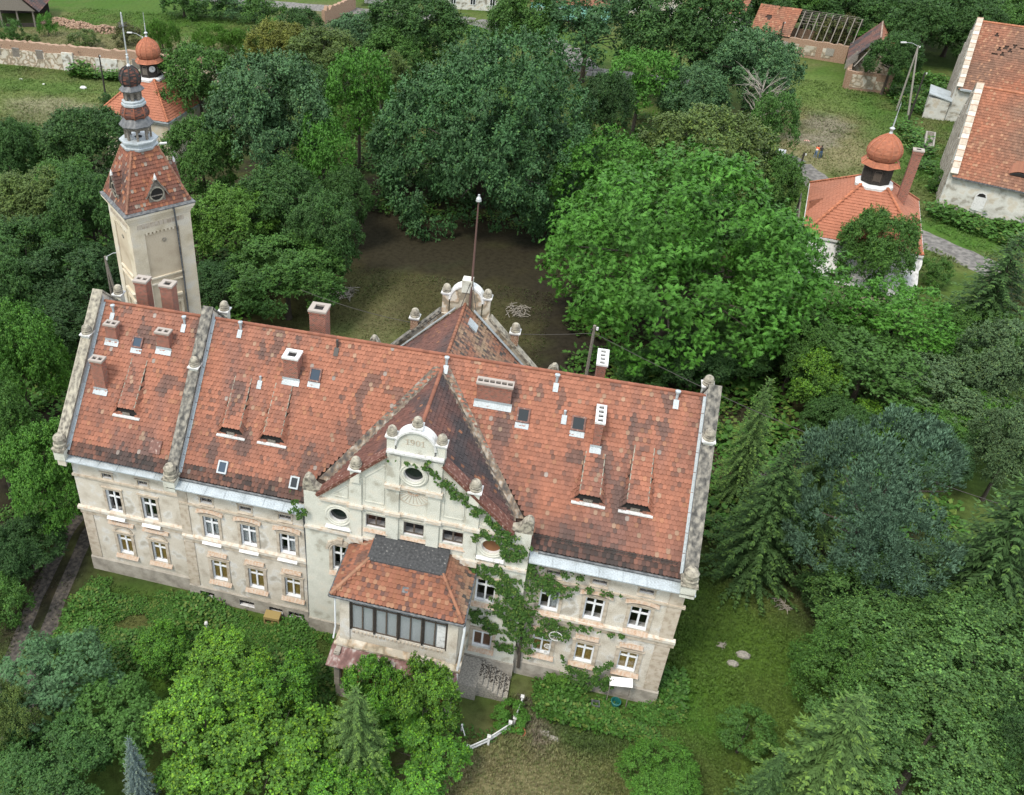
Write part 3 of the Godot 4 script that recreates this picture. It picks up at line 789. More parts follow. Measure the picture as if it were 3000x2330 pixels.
func build_palace_roof(P: Node3D, cx: float) -> void:
	var ez := -0.08
	var ey := roof_y(ez) + 0.02
	var d := V(0, -0.09, -0.06)
	var b := MB.new()
	b.quad(V(-0.3, ey, ez) + d, V(36.2, ey, ez) + d, V(36.2, RH, RD) + d, V(-0.3, RH, RD) + d)
	b.quad(V(36.2, ey, 2 * RD - ez) + d, V(-0.3, ey, 2 * RD - ez) + d, V(-0.3, RH, RD) + d, V(36.2, RH, RD) + d)
	# cross roof
	var ch := 16.65
	var vx := 5.35
	var vy := 11.3
	b.quad(V(cx - vx, vy, 0.1) + d, V(cx, ch, 0.1) + d, V(cx, ch, 2 * RD - 0.2) + d, V(cx - vx, vy, 2 * RD - 0.2) + d)
	b.quad(V(cx, ch, 0.1) + d, V(cx + vx, vy, 0.1) + d, V(cx + vx, vy, 2 * RD - 0.2) + d, V(cx, ch, 2 * RD - 0.2) + d)
	var R := put("roof", b.mesh(), M.deck, P)
	var top := roof_p(0, ch).z
	var vb := roof_p(0, vy).z
	var clear: Array = []
	var faces: Array = []
	faces.append([V(0.2, ey, ez), V(6.82, ey, ez), V(6.82, RH, RD), V(0.2, RH, RD)])
	var yt := ch - 0.35
	var zt := roof_p(0, yt).z
	faces.append([V(7.56, ey, ez), V(cx - vx - 0.9, ey, ez), V(cx - vx - 0.55, vy, vb), V(7.56, vy, vb)])
	faces.append([V(7.56, vy, vb), V(cx - vx - 0.55, vy, vb), V(cx - 0.35, yt, zt), V(7.56, yt, zt)])
	faces.append([V(7.56, yt, zt), V(35.6, yt, zt), V(35.6, RH, RD), V(7.56, RH, RD)])
	faces.append([V(cx + vx + 0.9, ey, ez), V(35.6, ey, ez), V(35.6, vy, vb), V(cx + vx + 0.55, vy, vb)])
	faces.append([V(cx + vx + 0.55, vy, vb), V(35.6, vy, vb), V(35.6, yt, zt), V(cx + 0.35, yt, zt)])
	var skip: Array = []
	for q in [[9.95, 12.55], [12.7, 12.55], [3.45, 12.5], [30.5, 12.5], [32.9, 12.55]]: skip.append([roof_p(q[0], q[1]), 0.5])
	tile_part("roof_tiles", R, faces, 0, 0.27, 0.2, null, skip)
	# cross roof, front slopes
	faces = []
	var s := 0.32
	faces.append([V(cx - vx - 0.05, vy + 0.1, -0.2), V(cx - vx + 0.05, vy + 0.1, -0.25), V(cx - 0.02, ch, top), V(cx - 0.02, ch, -0.2)])
	for f in faces: pass
	var lf := [[V(cx - vx, vy, vb + s), V(cx - vx, vy, -0.15), V(cx, ch, -0.15), V(cx, ch, top + s)]]
	tile_part("cross_roof_tiles", R, lf, 1)
	lf = [[V(cx + vx, vy, -0.15), V(cx + vx, vy, vb + s), V(cx, ch, top + s), V(cx, ch, -0.15)]]
	tile_part("cross_roof_tiles", R, lf, 1)
	# rear cross roof
	var zb := 2 * RD - 0.2
	var rt := 2 * RD - top
	var rv := 2 * RD - vb
	tile_part("rear_roof_tiles", R, [[V(cx - vx, vy, zb + 0.4), V(cx - vx, vy, rv), V(cx, ch, rt), V(cx, ch, zb + 0.4)]], 1)
	tile_part("rear_roof_tiles", R, [[V(cx + vx, vy, rv), V(cx + vx, vy, zb + 0.4), V(cx, ch, zb + 0.4), V(cx, ch, rt)]], 3)
	ridge("ridge_tiles", R, V(0.2, RH + 0.02, RD), V(6.8, RH + 0.02, RD), L(0.24, 0.092, 0.055))
	ridge("ridge_tiles", R, V(7.6, RH + 0.02, RD), V(35.6, RH + 0.02, RD), L(0.24, 0.092, 0.055))
	ridge("ridge_tiles", R, V(cx, ch + 0.02, top), V(cx, ch + 0.02, 0.05), L(0.22, 0.085, 0.05))
	ridge("ridge_tiles", R, V(cx, ch + 0.02, rt), V(cx, ch + 0.02, zb + 0.3), L(0.25, 0.105, 0.06))
	# valleys
	for g in [-1, 1]:
		b = MB.new()
		var n := 14
		for k in n:
			var t0 := float(k) / n
			var t1 := float(k + 1) / n
			var a0 := V(cx + g * vx, vy, vb).lerp(V(cx, ch, top), t0) + V(0, 0.04, 0)
			var a1 := V(cx + g * vx, vy, vb).lerp(V(cx, ch, top), t1) + V(0, 0.04, 0)
			var o := V(g * 0.42, 0, 0)
			var i := V(0, 0, 0.46)
			var l0 := V(0, 0.07, 0)
			if g > 0:
				b.quad(a0 + i + l0 * 0.5, a0, a1, a1 + i + l0 * 0.5); b.quad(a0, a0 + o + l0, a1 + o + l0, a1)
			else:
				b.quad(a0, a0 + i + l0 * 0.5, a1 + i + l0 * 0.5, a1); b.quad(a0 + o + l0, a0, a1, a1 + o + l0)
		put("valley_sheet", b.mesh(), M.valley, R)
	# parapets
	for q in [[-0.5, 0.18, 0], [6.86, 7.52, 1], [35.62, 36.28, 2]]:
		b = MB.new()
		var zf := 0.18
		extrude_x(b, [Vector2(zf, roof_y(zf) - 0.5), Vector2(zf, roof_y(zf) + 0.62), Vector2(RD, RH + 0.62), Vector2(2 * RD - zf, roof_y(zf) + 0.62), Vector2(2 * RD - zf, roof_y(zf) - 0.5), Vector2(RD, RH - 0.6)], q[0] + 0.06, q[1] - 0.06)
		put("parapet", b.mesh(), M.plaster, P)
		b = MB.new()
		extrude_x(b, [Vector2(zf + 0.1, roof_y(zf) + 0.55), Vector2(zf + 0.1, roof_y(zf) + 0.68), Vector2(RD, RH + 0.8), Vector2(2 * RD - zf - 0.1, roof_y(zf) + 0.68), Vector2(2 * RD - zf - 0.1, roof_y(zf) + 0.55), Vector2(RD, RH + 0.64)], q[0], q[1])
		put("parapet_coping", b.mesh(), M.stone_dark if q[2] > 0 else M.stone, P)
		b = MB.new()
		var sx: float = q[1] + 0.0 if q[2] < 2 else q[0] - 0.13
		for k in 9:
			var za := lerpf(-0.2, RD, k / 9.0)
			var zc := lerpf(-0.2, RD, (k + 0.97) / 9.0)
			b.quad(V(sx, roof_y(za) + 0.14, za), V(sx + 0.14, roof_y(za) + 0.14, za), V(sx + 0.14, roof_y(zc) + 0.14, zc), V(sx, roof_y(zc) + 0.14, zc))
			var ex := sx if q[2] < 2 else sx + 0.135
			if q[2] < 2: b.quad(V(ex + 0.002, roof_y(za) + 0.1, za), V(ex + 0.002, roof_y(zc) + 0.1, zc), V(ex + 0.002, roof_y(zc) + 0.5, zc), V(ex + 0.002, roof_y(za) + 0.5, za))
			else: b.quad(V(ex, roof_y(zc) + 0.1, zc), V(ex, roof_y(za) + 0.1, za), V(ex, roof_y(za) + 0.5, za), V(ex, roof_y(zc) + 0.5, zc))
		put("flashing", b.mesh(), M.zinc, P)
	finial(P, V(-0.16, 15.2 + 0.75, roof_p(0, 15.2).z), 0.8, null, 0.8)
	finial(P, V(7.19, 14.6 + 0.75, roof_p(0, 14.6).z), 0.8, null, 0.8)
	finial(P, V(35.95, 15.15 + 0.75, roof_p(0, 15.15).z), 0.8, null, 0.8)
	for x in [-0.16, 7.19, 35.95]: finial(P, V(x, roof_y(-8.9) + 1.5, -8.9), 0.8, null, 1.0)
	for q in [[-0.2, -0.2, 11.0], [7.19, 0.2, 10.75], [35.95, 0.2, 10.8]]:   # carved blocks at the eaves
		b = MB.new()
		b.span(V(q[0] - 0.36, q[2] - 1.05, q[1] - 0.3), V(q[0] + 0.36, q[2] - 0.25, q[1] + 0.42))
		put("pedestal", b.mesh(), M.plaster_pale, P)
		b = MB.new()
		b.box(V(q[0], q[2] - 0.2, q[1] + 0.06), V(0.84, 0.1, 0.84))
		b.lathe([Vector2(0.4, 0), Vector2(0.42, 0.25), Vector2(0.36, 0.3), Vector2(0.38, 0.62), Vector2(0.26, 0.82), Vector2(0.0, 0.88)], 9, V(q[0], q[2] - 0.15, q[1] + 0.06), true)
		put("finial", b.mesh(), M.stone, P)
	# eaves: sheet-covered cornice, dark gutter, snow guard
	for s2 in [[-0.2, 7.2, -0.42], [7.0, 15.3, 0.0], [27.95, 36.38, 0.0]]:
		b = MB.new()
		b.span(V(s2[0] + 0.2, 9.62, s2[2] - 0.05), V(s2[1] - 0.1, 9.86, s2[2] + 0.3)); b.span(V(s2[0] + 0.1, 9.86, s2[2] - 0.05), V(s2[1] - 0.05, 9.99, s2[2] + 0.5))
		put("cornice", b.mesh(), M.plaster, P)
		var n := int((s2[1] - s2[0]) / 1.15)
		for k in n:
			var xa := lerpf(s2[0], s2[1], float(k) / n)
			var xb := lerpf(s2[0], s2[1], float(k + 1) / n) - 0.012
			b = MB.new()
			var jit := rf(-0.015, 0.015)
			b.quad(V(xa, 10.0, s2[2] + 0.62), V(xb, 10.0, s2[2] + 0.62), V(xb, 10.16 + jit, s2[2] - 0.05), V(xa, 10.16 + jit, s2[2] - 0.05))
			b.quad(V(xa, 9.93, s2[2] + 0.62), V(xb, 9.93, s2[2] + 0.62), V(xb, 10.0, s2[2] + 0.62), V(xa, 10.0, s2[2] + 0.62))
			b.beam(V(xa, 10.012, s2[2] + 0.6), V(xa, 10.175, s2[2] - 0.05), 0.02, 0.035)
			put("cornice_sheet", b.mesh(), M.zinc, P)
		b = MB.new()
		b.tube([V(s2[0] + 0.4, 10.24, s2[2] + 0.0), V(s2[1] - 0.75, 10.24, s2[2] + 0.0)], [0.075, 0.075], 8)
		put("gutter", b.mesh(), M.dark_zinc, P)
	b = MB.new()
	var gp := roof_p(0, 10.75)
	for k in 2: b.beam(V(27.9, gp.y + 0.1 + k * 0.14, gp.z + 0.02), V(35.3, gp.y + 0.1 + k * 0.14, gp.z + 0.02), 0.02, 0.02)
	for k in 60: b.beam(V(27.95 + k * 0.124, gp.y, gp.z), V(27.95 + k * 0.124, gp.y + 0.28, gp.z + 0.02), 0.016, 0.016)
	put("snow_guard", b.mesh(), M.iron, P)
	# chimneys
	chimney(P, 1.0, 1.74, -3.42, -2.92, 12.6, 15.5, 2, 1)
	chimney(P, 0.98, 1.7, -5.5, -5.04, 15.0, 16.71, 2, 1)
	chimney(P, 4.4, 5.22, -5.5, -5.04, 15.0, 16.76, 2, 1)
	chimney(P, 12.6, 13.46, -5.5, -4.68, 14.6, 16.74, 1, 1, M.white_cap)
	chimney(P, 23.75, 25.64, -5.6, -5.1, 15.0, 16.9, 6, 1)
	chimney(P, 30.25, 30.65, -5.6, -4.12, 14.2, 16.33, 1, 4, M.white_cap)
	chimney(P, 1.45, 2.25, -9.0, -8.3, 14.0, 18.0, 2, 1, null, false)
	chimney(P, 3.2, 4.0, -9.0, -8.3, 14.0, 17.95, 1, 1, null, false)
	chimney(P, 13.1, 14.1, -8.9, -8.0, 15.0, 18.0, 1, 1, null, false)
	chimney(P, 29.95, 30.45, -10.1, -8.6, 13.0, 16.95, 1, 4, M.white_cap, false)
	# roof lights and hatch
	for q in [[3.04, 15.62, 0.6, 0.62, 0], [14.42, 15.5, 0.62, 0.72, 0], [26.43, 15.3, 0.62, 0.72, 1], [29.38, 15.34, 0.66, 0.72, 1], [10.06, 11.05, 0.5, 0.66, 0], [14.46, 11.0, 0.45, 0.62, 1]]:
		var c := roof_p(q[0], q[1])
		var bs := Basis(V(1, 0, 0), V(0, 0.7205, -0.6934), V(0, 0.6934, 0.7205))
		var o := V(0, 0.6934, 0.7205)
		b = MB.new()
		for e in [-1, 1]:
			b.box(c + bs.x * (e * q[2] * 0.5) + o * 0.1, V(0.09, q[3] + 0.09, 0.14), bs)
			b.box(c + bs.y * (e * q[3] * 0.5) + o * 0.1, V(q[2] - 0.09, 0.09, 0.138), bs)
		var w := put("roof_light", b.mesh(), M.brown_sheet if q[1] > 12 else M.zinc, P)
		b = MB.new()
		b.box(c + o * 0.13, V(q[2], q[3], 0.015), bs)
		put("pane", b.mesh(), M.blue_glass if q[4] == 0 else M.dark_glass, w)
		if q[1] > 12:
			b = MB.new()
			b.box(c - bs.y * (q[3] * 0.5 + 0.22) + o * 0.07, V(q[2] + 0.12, 0.32, 0.012), bs)
			put("flashing", b.mesh(), M.zinc, w)
	b = MB.new()
	var hb := Basis(V(1, 0, 0), V(0, 0.7205, -0.6934), V(0, 0.6934, 0.7205))
	b.box(roof_p(5.7, 11.33) + V(0, 0.07, 0.07), V(0.72, 0.8, 0.09), hb)
	put("roof_hatch", b.mesh(), M.brown_sheet, P)
	# vent pipes along the ridge
	for q in [[0.97, 16.75, 0], [5.74, 16.75, 0], [9.33, 16.9, 0], [15.36, 16.8, 1], [21.78, 16.8, 0], [27.9, 16.8, 0], [34.18, 16.9, 0], [28.6, 15.6, 2], [11.2, 14.9, 2]]:
		var c := roof_p(q[0], q[1])
		b = MB.new()
		var h := 0.55 if q[2] < 2 else 0.3
		b.tube([c, c + V(0, h, 0.02)], [0.075, 0.075], 8)
		if q[2] == 0:
			b.lathe([Vector2(0.13, h - 0.12), Vector2(0.15, h), Vector2(0.02, h + 0.08)], 8, c)
		b.box(c - V(0, 0.2, -0.2) + V(0, 0.07, 0.07), V(0.28, 0.5, 0.015), hb)
		put("vent_pipe", b.mesh(), M.zinc if q[2] != 1 else M.iron, P)
	# trough dormers
	for q in [[3.42, 12.36, 14.85], [10.15, 12.36, 14.85], [12.68, 12.36, 14.85], [30.5, 12.36, 14.3], [32.93, 12.36, 14.85]]:
		var x: float = q[0]
		var p0 := roof_p(x, q[1] + 0.05)
		var p1 := roof_p(x, q[2])
		var rise := 0.52
		var hw := 0.52
		var lowc := p0 + V(0, rise, -0.05)
		var dd := MB.new()
		var out := [[], []]
		dd.quad(lowc + V(-hw, -0.05, 0), lowc + V(hw, -0.05, 0), p1 + V(hw * 0.95, 0.02, 0), p1 + V(-hw * 0.95, 0.02, 0))
		tile_face(lowc + V(-hw, 0, 0.06), lowc + V(hw, 0, 0.06), p1 + V(hw * 0.95, 0.06, 0), p1 + V(-hw * 0.95, 0.06, 0), 0, 0.26, 0.2, out)
		for e in [-1, 1]:
			var n := 3
			for k in n:
				var f0 := float(k) / n
				var f1 := float(k + 1) / n
				var A0 := lowc + V(e * (hw + 0.42 * f0), -rise * sin(f0 * PI / 2), 0.05 * (1 - f0))
				var A1 := lowc + V(e * (hw + 0.42 * f1), -rise * sin(f1 * PI / 2), 0.05 * (1 - f1))
				var B0 := p1 + V(e * (hw * 0.95 + 0.06 * f0), 0.05 * (1 - f0), 0)
				var B1 := p1 + V(e * (hw * 0.95 + 0.06 * f1), 0.05 * (1 - f1), 0)
				if e > 0:
					dd.quad(A0, A1, B1, B0)
					tile_face(A0 + V(0, 0.05, 0.04), A1 + V(0, 0.05, 0.04), B1 + V(0, 0.05, 0.04), B0 + V(0, 0.05, 0.04), 0, 0.26, 0.2, out)
				else:
					dd.quad(A1, A0, B0, B1)
					tile_face(A1 + V(0, 0.05, 0.04), A0 + V(0, 0.05, 0.04), B0 + V(0, 0.05, 0.04), B1 + V(0, 0.05, 0.04), 0, 0.26, 0.2, out)
		var D := put("dormer", dd.mesh(), M.deck, P)
		copies("dormer_tiles", tile_mesh[Vector2(0.27, 0.2)], M.tile, out[0], out[1], D)
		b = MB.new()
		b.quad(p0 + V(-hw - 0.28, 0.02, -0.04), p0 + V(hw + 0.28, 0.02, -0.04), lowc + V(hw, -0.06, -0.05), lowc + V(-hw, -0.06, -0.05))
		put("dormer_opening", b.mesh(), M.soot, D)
		b = MB.new()
		b.span(p0 + V(-0.28, 0.06, 0.0), p0 + V(0.2, 0.24, 0.03))
		put("dormer_shutter", b.mesh(), M.wood_grey, D)
		b = MB.new()
		b.span(p0 + V(-hw - 0.36, -0.05, 0.02), p0 + V(hw + 0.36, 0.03, 0.22))
		put("dormer_sill", b.mesh(), M.white_cap, D)
		b = MB.new()
		for e in [-1, 1]: b.tube([lowc + V(e * hw, 0.03, 0.03), p1 + V(e * hw * 0.95, 0.09, 0)], [0.045, 0.035], 6)
		put("dormer_edge", b.mesh(), M.stone, D)
	# rear gable seen over the ridge
	var zr := 2 * RD - 0.35
	for g in [-1, 1]:
		b = MB.new()
		b.beam(V(cx + g * 5.6, 11.55, zr + 0.2), V(cx + g * 1.6, 15.85, zr + 0.2), 0.55, 0.16)
		put("coping", b.mesh(), M.stone_dark if g < 0 else M.stone, P)
		b = MB.new()
		b.beam(V(cx + g * 5.3, 11.5, zr + 0.58), V(cx + g * 0.6, 16.35, zr + 0.58), 0.2, 0.05)
		put("flashing", b.mesh(), M.zinc, P)
		finial(P, V(cx + g * 3.25, 14.95, zr + 0.1), 0.8, M.old_brick, 0.9)
		finial(P, V(cx + g * 1.3, 17.1, zr), 0.72, M.ruin_plaster, 1.4)
		scroll(P, V(cx + g * 6.25, 12.0, zr), -g, 1.1)
	b = MB.new()
	ap_shape(b, cx, 16.75, 1.0, zr - 0.25, 0.5, 15.6)
	b.prism(PackedVector2Array([Vector2(cx - 5.6, 11.5), Vector2(cx + 5.6, 11.5), Vector2(cx + 1.5, 15.7), Vector2(cx - 1.5, 15.7)]), V(0, 0, zr), Vector3.RIGHT, Vector3.UP, 0.35)
	put("rear_gable", b.mesh(), M.ruin_plaster, P)
	b = MB.new()
	for k in 14:
		var t0 := PI * k / 14
		var t1 := PI * (k + 1) / 14
		var f := func_ring(cx, 16.75, t0, t1, 1.0, 1.12)
		b.quad(f[0] + V(0, 0, zr + 0.3), f[1] + V(0, 0, zr + 0.3), f[2] + V(0, 0, zr + 0.3), f[3] + V(0, 0, zr + 0.3))
		b.quad(f[3] + V(0, 0, zr + 0.3), f[2] + V(0, 0, zr + 0.3), f[2] + V(0, 0, zr - 0.4), f[3] + V(0, 0, zr - 0.4))
	put("crest_hood", b.mesh(), M.white_cap, P)
	b = MB.new()
	b.span(V(cx - 0.32, 17.4, zr - 0.3), V(cx + 0.32, 18.25, zr + 0.32))
	put("pedestal", b.mesh(), M.plaster_pale, P)
	b = MB.new()
	var rbs := Basis(V(0, 0, -1), V(-0.71, 0.705, 0), V(0.705, 0.71, 0))
	b.box(V(cx + 0.75, ch - 0.75 + 0.12, zb + 1.6), V(0.75, 0.75, 0.1), rbs)
	put("roof_light", b.mesh(), M.zinc, P)

func ap_shape(b: MB, x: float, y: float, r: float, z: float, depth: float, y0: float) -> void:
	var p := PackedVector2Array()
	for k in 15:
		var t := PI * k / 14
		p.append(Vector2(x + cos(t) * r, y + sin(t) * r))
	p.append(Vector2(x - r, y0)); p.append(Vector2(x + r, y0))
	b.prism(p, V(0, 0, z), Vector3.RIGHT, Vector3.UP, depth)

func build_porch(P: Node3D) -> void:
	var x0 := 18.05
	var x1 := 25.2
	var ey := 8.25
	var ez := 4.12
	var ty := 9.2
	var tz := 2.0
	var tx0 := 19.6
	var tx1 := 23.68
	# roof
	var b := MB.new()
	var dn := V(0, -0.07, 0)
	b.quad(V(x0, ey, ez) + dn, V(x1, ey, ez) + dn, V(tx1, ty, tz) + dn, V(tx0, ty, tz) + dn)
	b.quad(V(x0, ey, 0.4) + dn, V(x0, ey, ez) + dn, V(tx0, ty, tz) + dn, V(tx0, ty, 0.4) + dn)
	b.quad(V(x1, ey, ez) + dn, V(x1, ey, 0.4) + dn, V(tx1, ty, 0.4) + dn, V(tx1, ty, tz) + dn)
	b.quad(V(x0, ey - 0.1, 0.4), V(x1, ey - 0.1, 0.4), V(x1, ey - 0.1, ez), V(x0, ey - 0.1, ez))
	var R := put("porch_roof", b.mesh(), M.deck, P)
	var out := [[], []]
	tile_face(V(x0, ey, ez), V(x1, ey, ez), V(tx1, ty, tz), V(tx0, ty, tz), 0, 0.27, 0.21, out)
	var front: int = out[0].size()
	tile_face(V(x0, ey, 0.45), V(x0, ey, ez), V(tx0, ty, tz), V(tx0, ty, 0.45), 0, 0.27, 0.21, out)
	var left: int = out[0].size()
	tile_face(V(x1, ey, ez), V(x1, ey, 0.45), V(tx1, ty, 0.45), V(tx1, ty, tz), 3, 0.27, 0.21, out)
	# the tiles one can pick apart here are pieces of their own
	var shades: Array = []
	for k in 18:
		var c := L(0.245, 0.10, 0.058) * rf(0.75, 1.15)
		if k % 6 == 1: c = L(0.165, 0.075, 0.052)
		if k % 9 == 4: c = L(0.29, 0.15, 0.09)
		if k % 9 == 7: c = L(0.11, 0.058, 0.044)
		c.a = 1
		shades.append(make_tile(0.21, 0.365, c))
	var pale: Array = []
	for k in 8: pale.append(make_tile(0.21, 0.365, tile_color(3, V(k * 2.0, 3, k), 0.5)))
	var rest := [[], []]
	for k in out[0].size():
		if k < 300:
			var o := put("roof_tile", shades[rng.randi() % 18], M.tile, R)
			o.transform = out[0][k]
		else:
			rest[0].append(out[0][k]); rest[1].append(out[1][k])
	copies("roof_tiles", tile_mesh[Vector2(0.27, 0.2)], M.tile, rest[0], rest[1], R)
	ridge("hip_tiles", R, V(x0, ey + 0.06, ez), V(tx0, ty + 0.06, tz), L(0.29, 0.155, 0.095), 0.1, 0.4)
	ridge("hip_tiles", R, V(x1, ey + 0.06, ez), V(tx1, ty + 0.06, tz), L(0.26, 0.12, 0.07), 0.1, 0.4)
	b = MB.new()
	b.quad(V(tx0 - 0.1, ty + 0.1, tz + 0.12), V(tx1 + 0.1, ty + 0.1, tz + 0.12), V(tx1 + 0.06, ty + 0.3, 0.42), V(tx0 - 0.06, ty + 0.3, 0.42))
	b.quad(V(tx0 - 0.1, ty - 0.06, tz + 0.12), V(tx1 + 0.1, ty - 0.06, tz + 0.12), V(tx1 + 0.1, ty + 0.1, tz + 0.12), V(tx0 - 0.1, ty + 0.1, tz + 0.12))
	b.quad(V(tx1 + 0.1, ty - 0.06, tz + 0.12), V(tx1 + 0.06, ty - 0.06, 0.42), V(tx1 + 0.06, ty + 0.3, 0.42), V(tx1 + 0.1, ty + 0.1, tz + 0.12))
	b.quad(V(tx0 - 0.06, ty - 0.06, 0.42), V(tx0 - 0.1, ty - 0.06, tz + 0.12), V(tx0 - 0.1, ty + 0.1, tz + 0.12), V(tx0 - 0.06, ty + 0.3, 0.42))
	put("felt_roof", b.mesh(), M.felt, P)
	b = MB.new()
	b.box(V(21.9, 8.72, 3.15), V(0.32, 0.05, 0.34), Basis(V(1, 0, 0), V(0, 0.9, 0.4).normalized(), V(0, -0.4, 0.9).normalized()))
	put("roof_patch", b.mesh(), M.dark_zinc, P)
	b = MB.new()
	for q in [[V(x0 - 0.06, ey - 0.02, 0.4), V(x0 - 0.06, ey - 0.05, ez + 0.06)], [V(x0 - 0.06, ey - 0.05, ez + 0.06), V(x1 + 0.06, ey - 0.05, ez + 0.06)], [V(x1 + 0.06, ey - 0.05, ez + 0.06), V(x1 + 0.06, ey - 0.02, 0.4)]]: b.tube(q, [0.07, 0.07], 8)
	put("gutter", b.mesh(), M.dark_zinc, P)
	# upper storey
	var zf := 3.72
	var wx0 := 18.45
	var wx1 := 24.95
	var yb := 4.4
	b = MB.new()
	b.span(V(wx0, yb, zf - 0.3), V(wx1, 5.35, zf)); b.span(V(wx0, 7.95, zf - 0.3), V(wx1, 8.2, zf))
	b.span(V(wx0, yb, 0.4), V(wx0 + 0.25, 8.15, zf - 0.3)); b.span(V(wx1 - 0.25, yb, 0.4), V(wx1, 8.15, zf - 0.3))
	b.span(V(wx0, yb - 0.1, 0.4), V(wx1, yb, zf - 0.02))
	put("porch_wall", b.mesh(), M.plaster, P)
	for x in [wx0, wx1 - 0.55]:
		b = MB.new()
		b.span(V(x, yb, zf), V(x + 0.55, 8.15, zf + 0.08))
		put("porch_column", b.mesh(), M.plaster, P)
	b = MB.new()
	for k in 24:
		b.span(V(19.15 + k * 0.215, 5.08, zf), V(19.15 + k * 0.215 + 0.12, 5.24, zf + 0.04))
	put("dentils", b.mesh(), M.surround, P)
	b = MB.new()
	b.quad(V(wx0 - 0.3, 4.22, zf + 0.32), V(wx1 + 0.3, 4.22, zf + 0.32), V(wx1 + 0.1, 4.5, zf + 0.02), V(wx0 - 0.1, 4.5, zf + 0.02))
	b.span(V(wx0 - 0.3, 4.08, 0.45), V(wx1 + 0.3, 4.22, zf + 0.32))
	put("porch_ledge", b.mesh(), M.ruin_plaster, P)
	var n := 4
	for k in n:
		var xa := lerpf(19.05, 24.38, float(k) / n) + 0.04
		var xb := lerpf(19.05, 24.38, float(k + 1) / n) - 0.04
		window(P, xa, 5.38, xb, 7.93, zf + 0.1, 2, 0.77, M.wood_brown, M.net, 0.06, 0.08)
	b = MB.new()
	for k in n + 1: b.span(V(lerpf(19.05, 24.38, float(k) / n) - 0.045, 5.36, zf - 0.12), V(lerpf(19.05, 24.38, float(k) / n) + 0.045, 7.95, zf + 0.06))
	put("window_post", b.mesh(), M.wood_dark, P)
	b = MB.new()
	b.span(V(23.82, 5.44, zf - 0.06), V(24.28, 7.15, zf - 0.05))
	put("white_sheet", b.mesh(), M.white_cap, P)
	# lower storey under the rusty roof
	b = MB.new()
	b.quad(V(17.95, 3.45, 5.0), V(25.3, 3.45, 5.0), V(25.1, 4.1, 3.75), V(18.1, 4.1, 3.75))
	b.quad(V(17.95, 3.38, 5.0), V(25.3, 3.38, 5.0), V(25.3, 3.45, 5.0), V(17.95, 3.45, 5.0))
	b.quad(V(17.95, 3.38, 5.0), V(18.1, 4.03, 3.75), V(25.1, 4.03, 3.75), V(25.3, 3.38, 5.0))
	b.quad(V(17.9, 3.45, 3.7), V(17.95, 3.45, 5.0), V(18.1, 4.1, 3.75), V(18.1, 4.1, 3.7))
	put("rusty_roof", b.mesh(), M.rust, P)
	b = MB.new()
	b.span(V(18.3, 0, 0.5), V(18.6, 4.0, 4.4)); b.span(V(24.6, 0, 0.5), V(24.9, 4.0, 4.4)); b.span(V(18.3, 0, 4.1), V(24.9, 1.1, 4.4))
	for k in 5: b.span(V(18.25 + k * 1.6, 1.1, 4.05), V(18.55 + k * 1.6, 3.9, 4.45))
	put("porch_base", b.mesh(), M.plinth, P)
	b = MB.new()
	b.span(V(18.6, 1.1, 4.0), V(24.6, 3.9, 4.05)); b.span(V(18.26, 1.3, 3.0), V(18.29, 3.4, 4.0))
	put("porch_board", b.mesh(), M.ochre, P)
	# white downpipe and drain pipe
	b = MB.new()
	b.tube([V(25.28, 8.1, 4.05), V(25.3, 7.7, 4.1), V(25.15, 4.8, 3.9), V(25.1, 4.4, 3.95), V(25.1, 2.0, 3.95)], [0.07, 0.07, 0.07, 0.07, 0.07], 8)
	b.tube([V(18.1, 4.5, 3.95), V(18.2, 5.4, 3.85), V(18.25, 8.1, 3.95)], [0.05, 0.05, 0.05], 8)
	put("downpipe", b.mesh(), M.paint, P)
	b = MB.new()
	b.tube([V(15.22, 10.1, 0.55), V(15.25, 9.4, 0.15), V(15.3, 5.8, 0.12), V(15.3, 0.2, 0.12)], [0.06, 0.06, 0.06, 0.06], 8)
	b.tube([V(7.1, 5.4, -0.3), V(7.12, 0.1, -0.3)], [0.05, 0.05], 8)
	put("downpipe", b.mesh(), M.dark_zinc, P)
	# stone steps beside the porch
	b = MB.new()
	b.span(V(24.95, 0, 0.55), V(26.1, 1.2, 2.55))
	put("landing", b.mesh(), M.concrete, P)
	b = MB.new()
	pass
	for k in 6:
		var s := MB.new()
		s.span(V(26.1 + k * 0.3, 0, 0.55), V(26.1 + k * 0.3 + 0.3, 1.18 - k * 0.19, 2.2))
		put("step", s.mesh(), M.concrete, P)
		s = MB.new()
		for i in 60: s.box(V(26.1 + k * 0.3 + rf(0.02, 0.28), 1.185 - k * 0.19 + 0.008, rf(0.6, 1.7)), V(rf(0.02, 0.08), 0.012, rf(0.02, 0.07)), Basis(Vector3.UP, rf(0, 3)))
		put("leaf_litter", s.mesh(), M.dirt, P).set_meta("kind", "stuff")

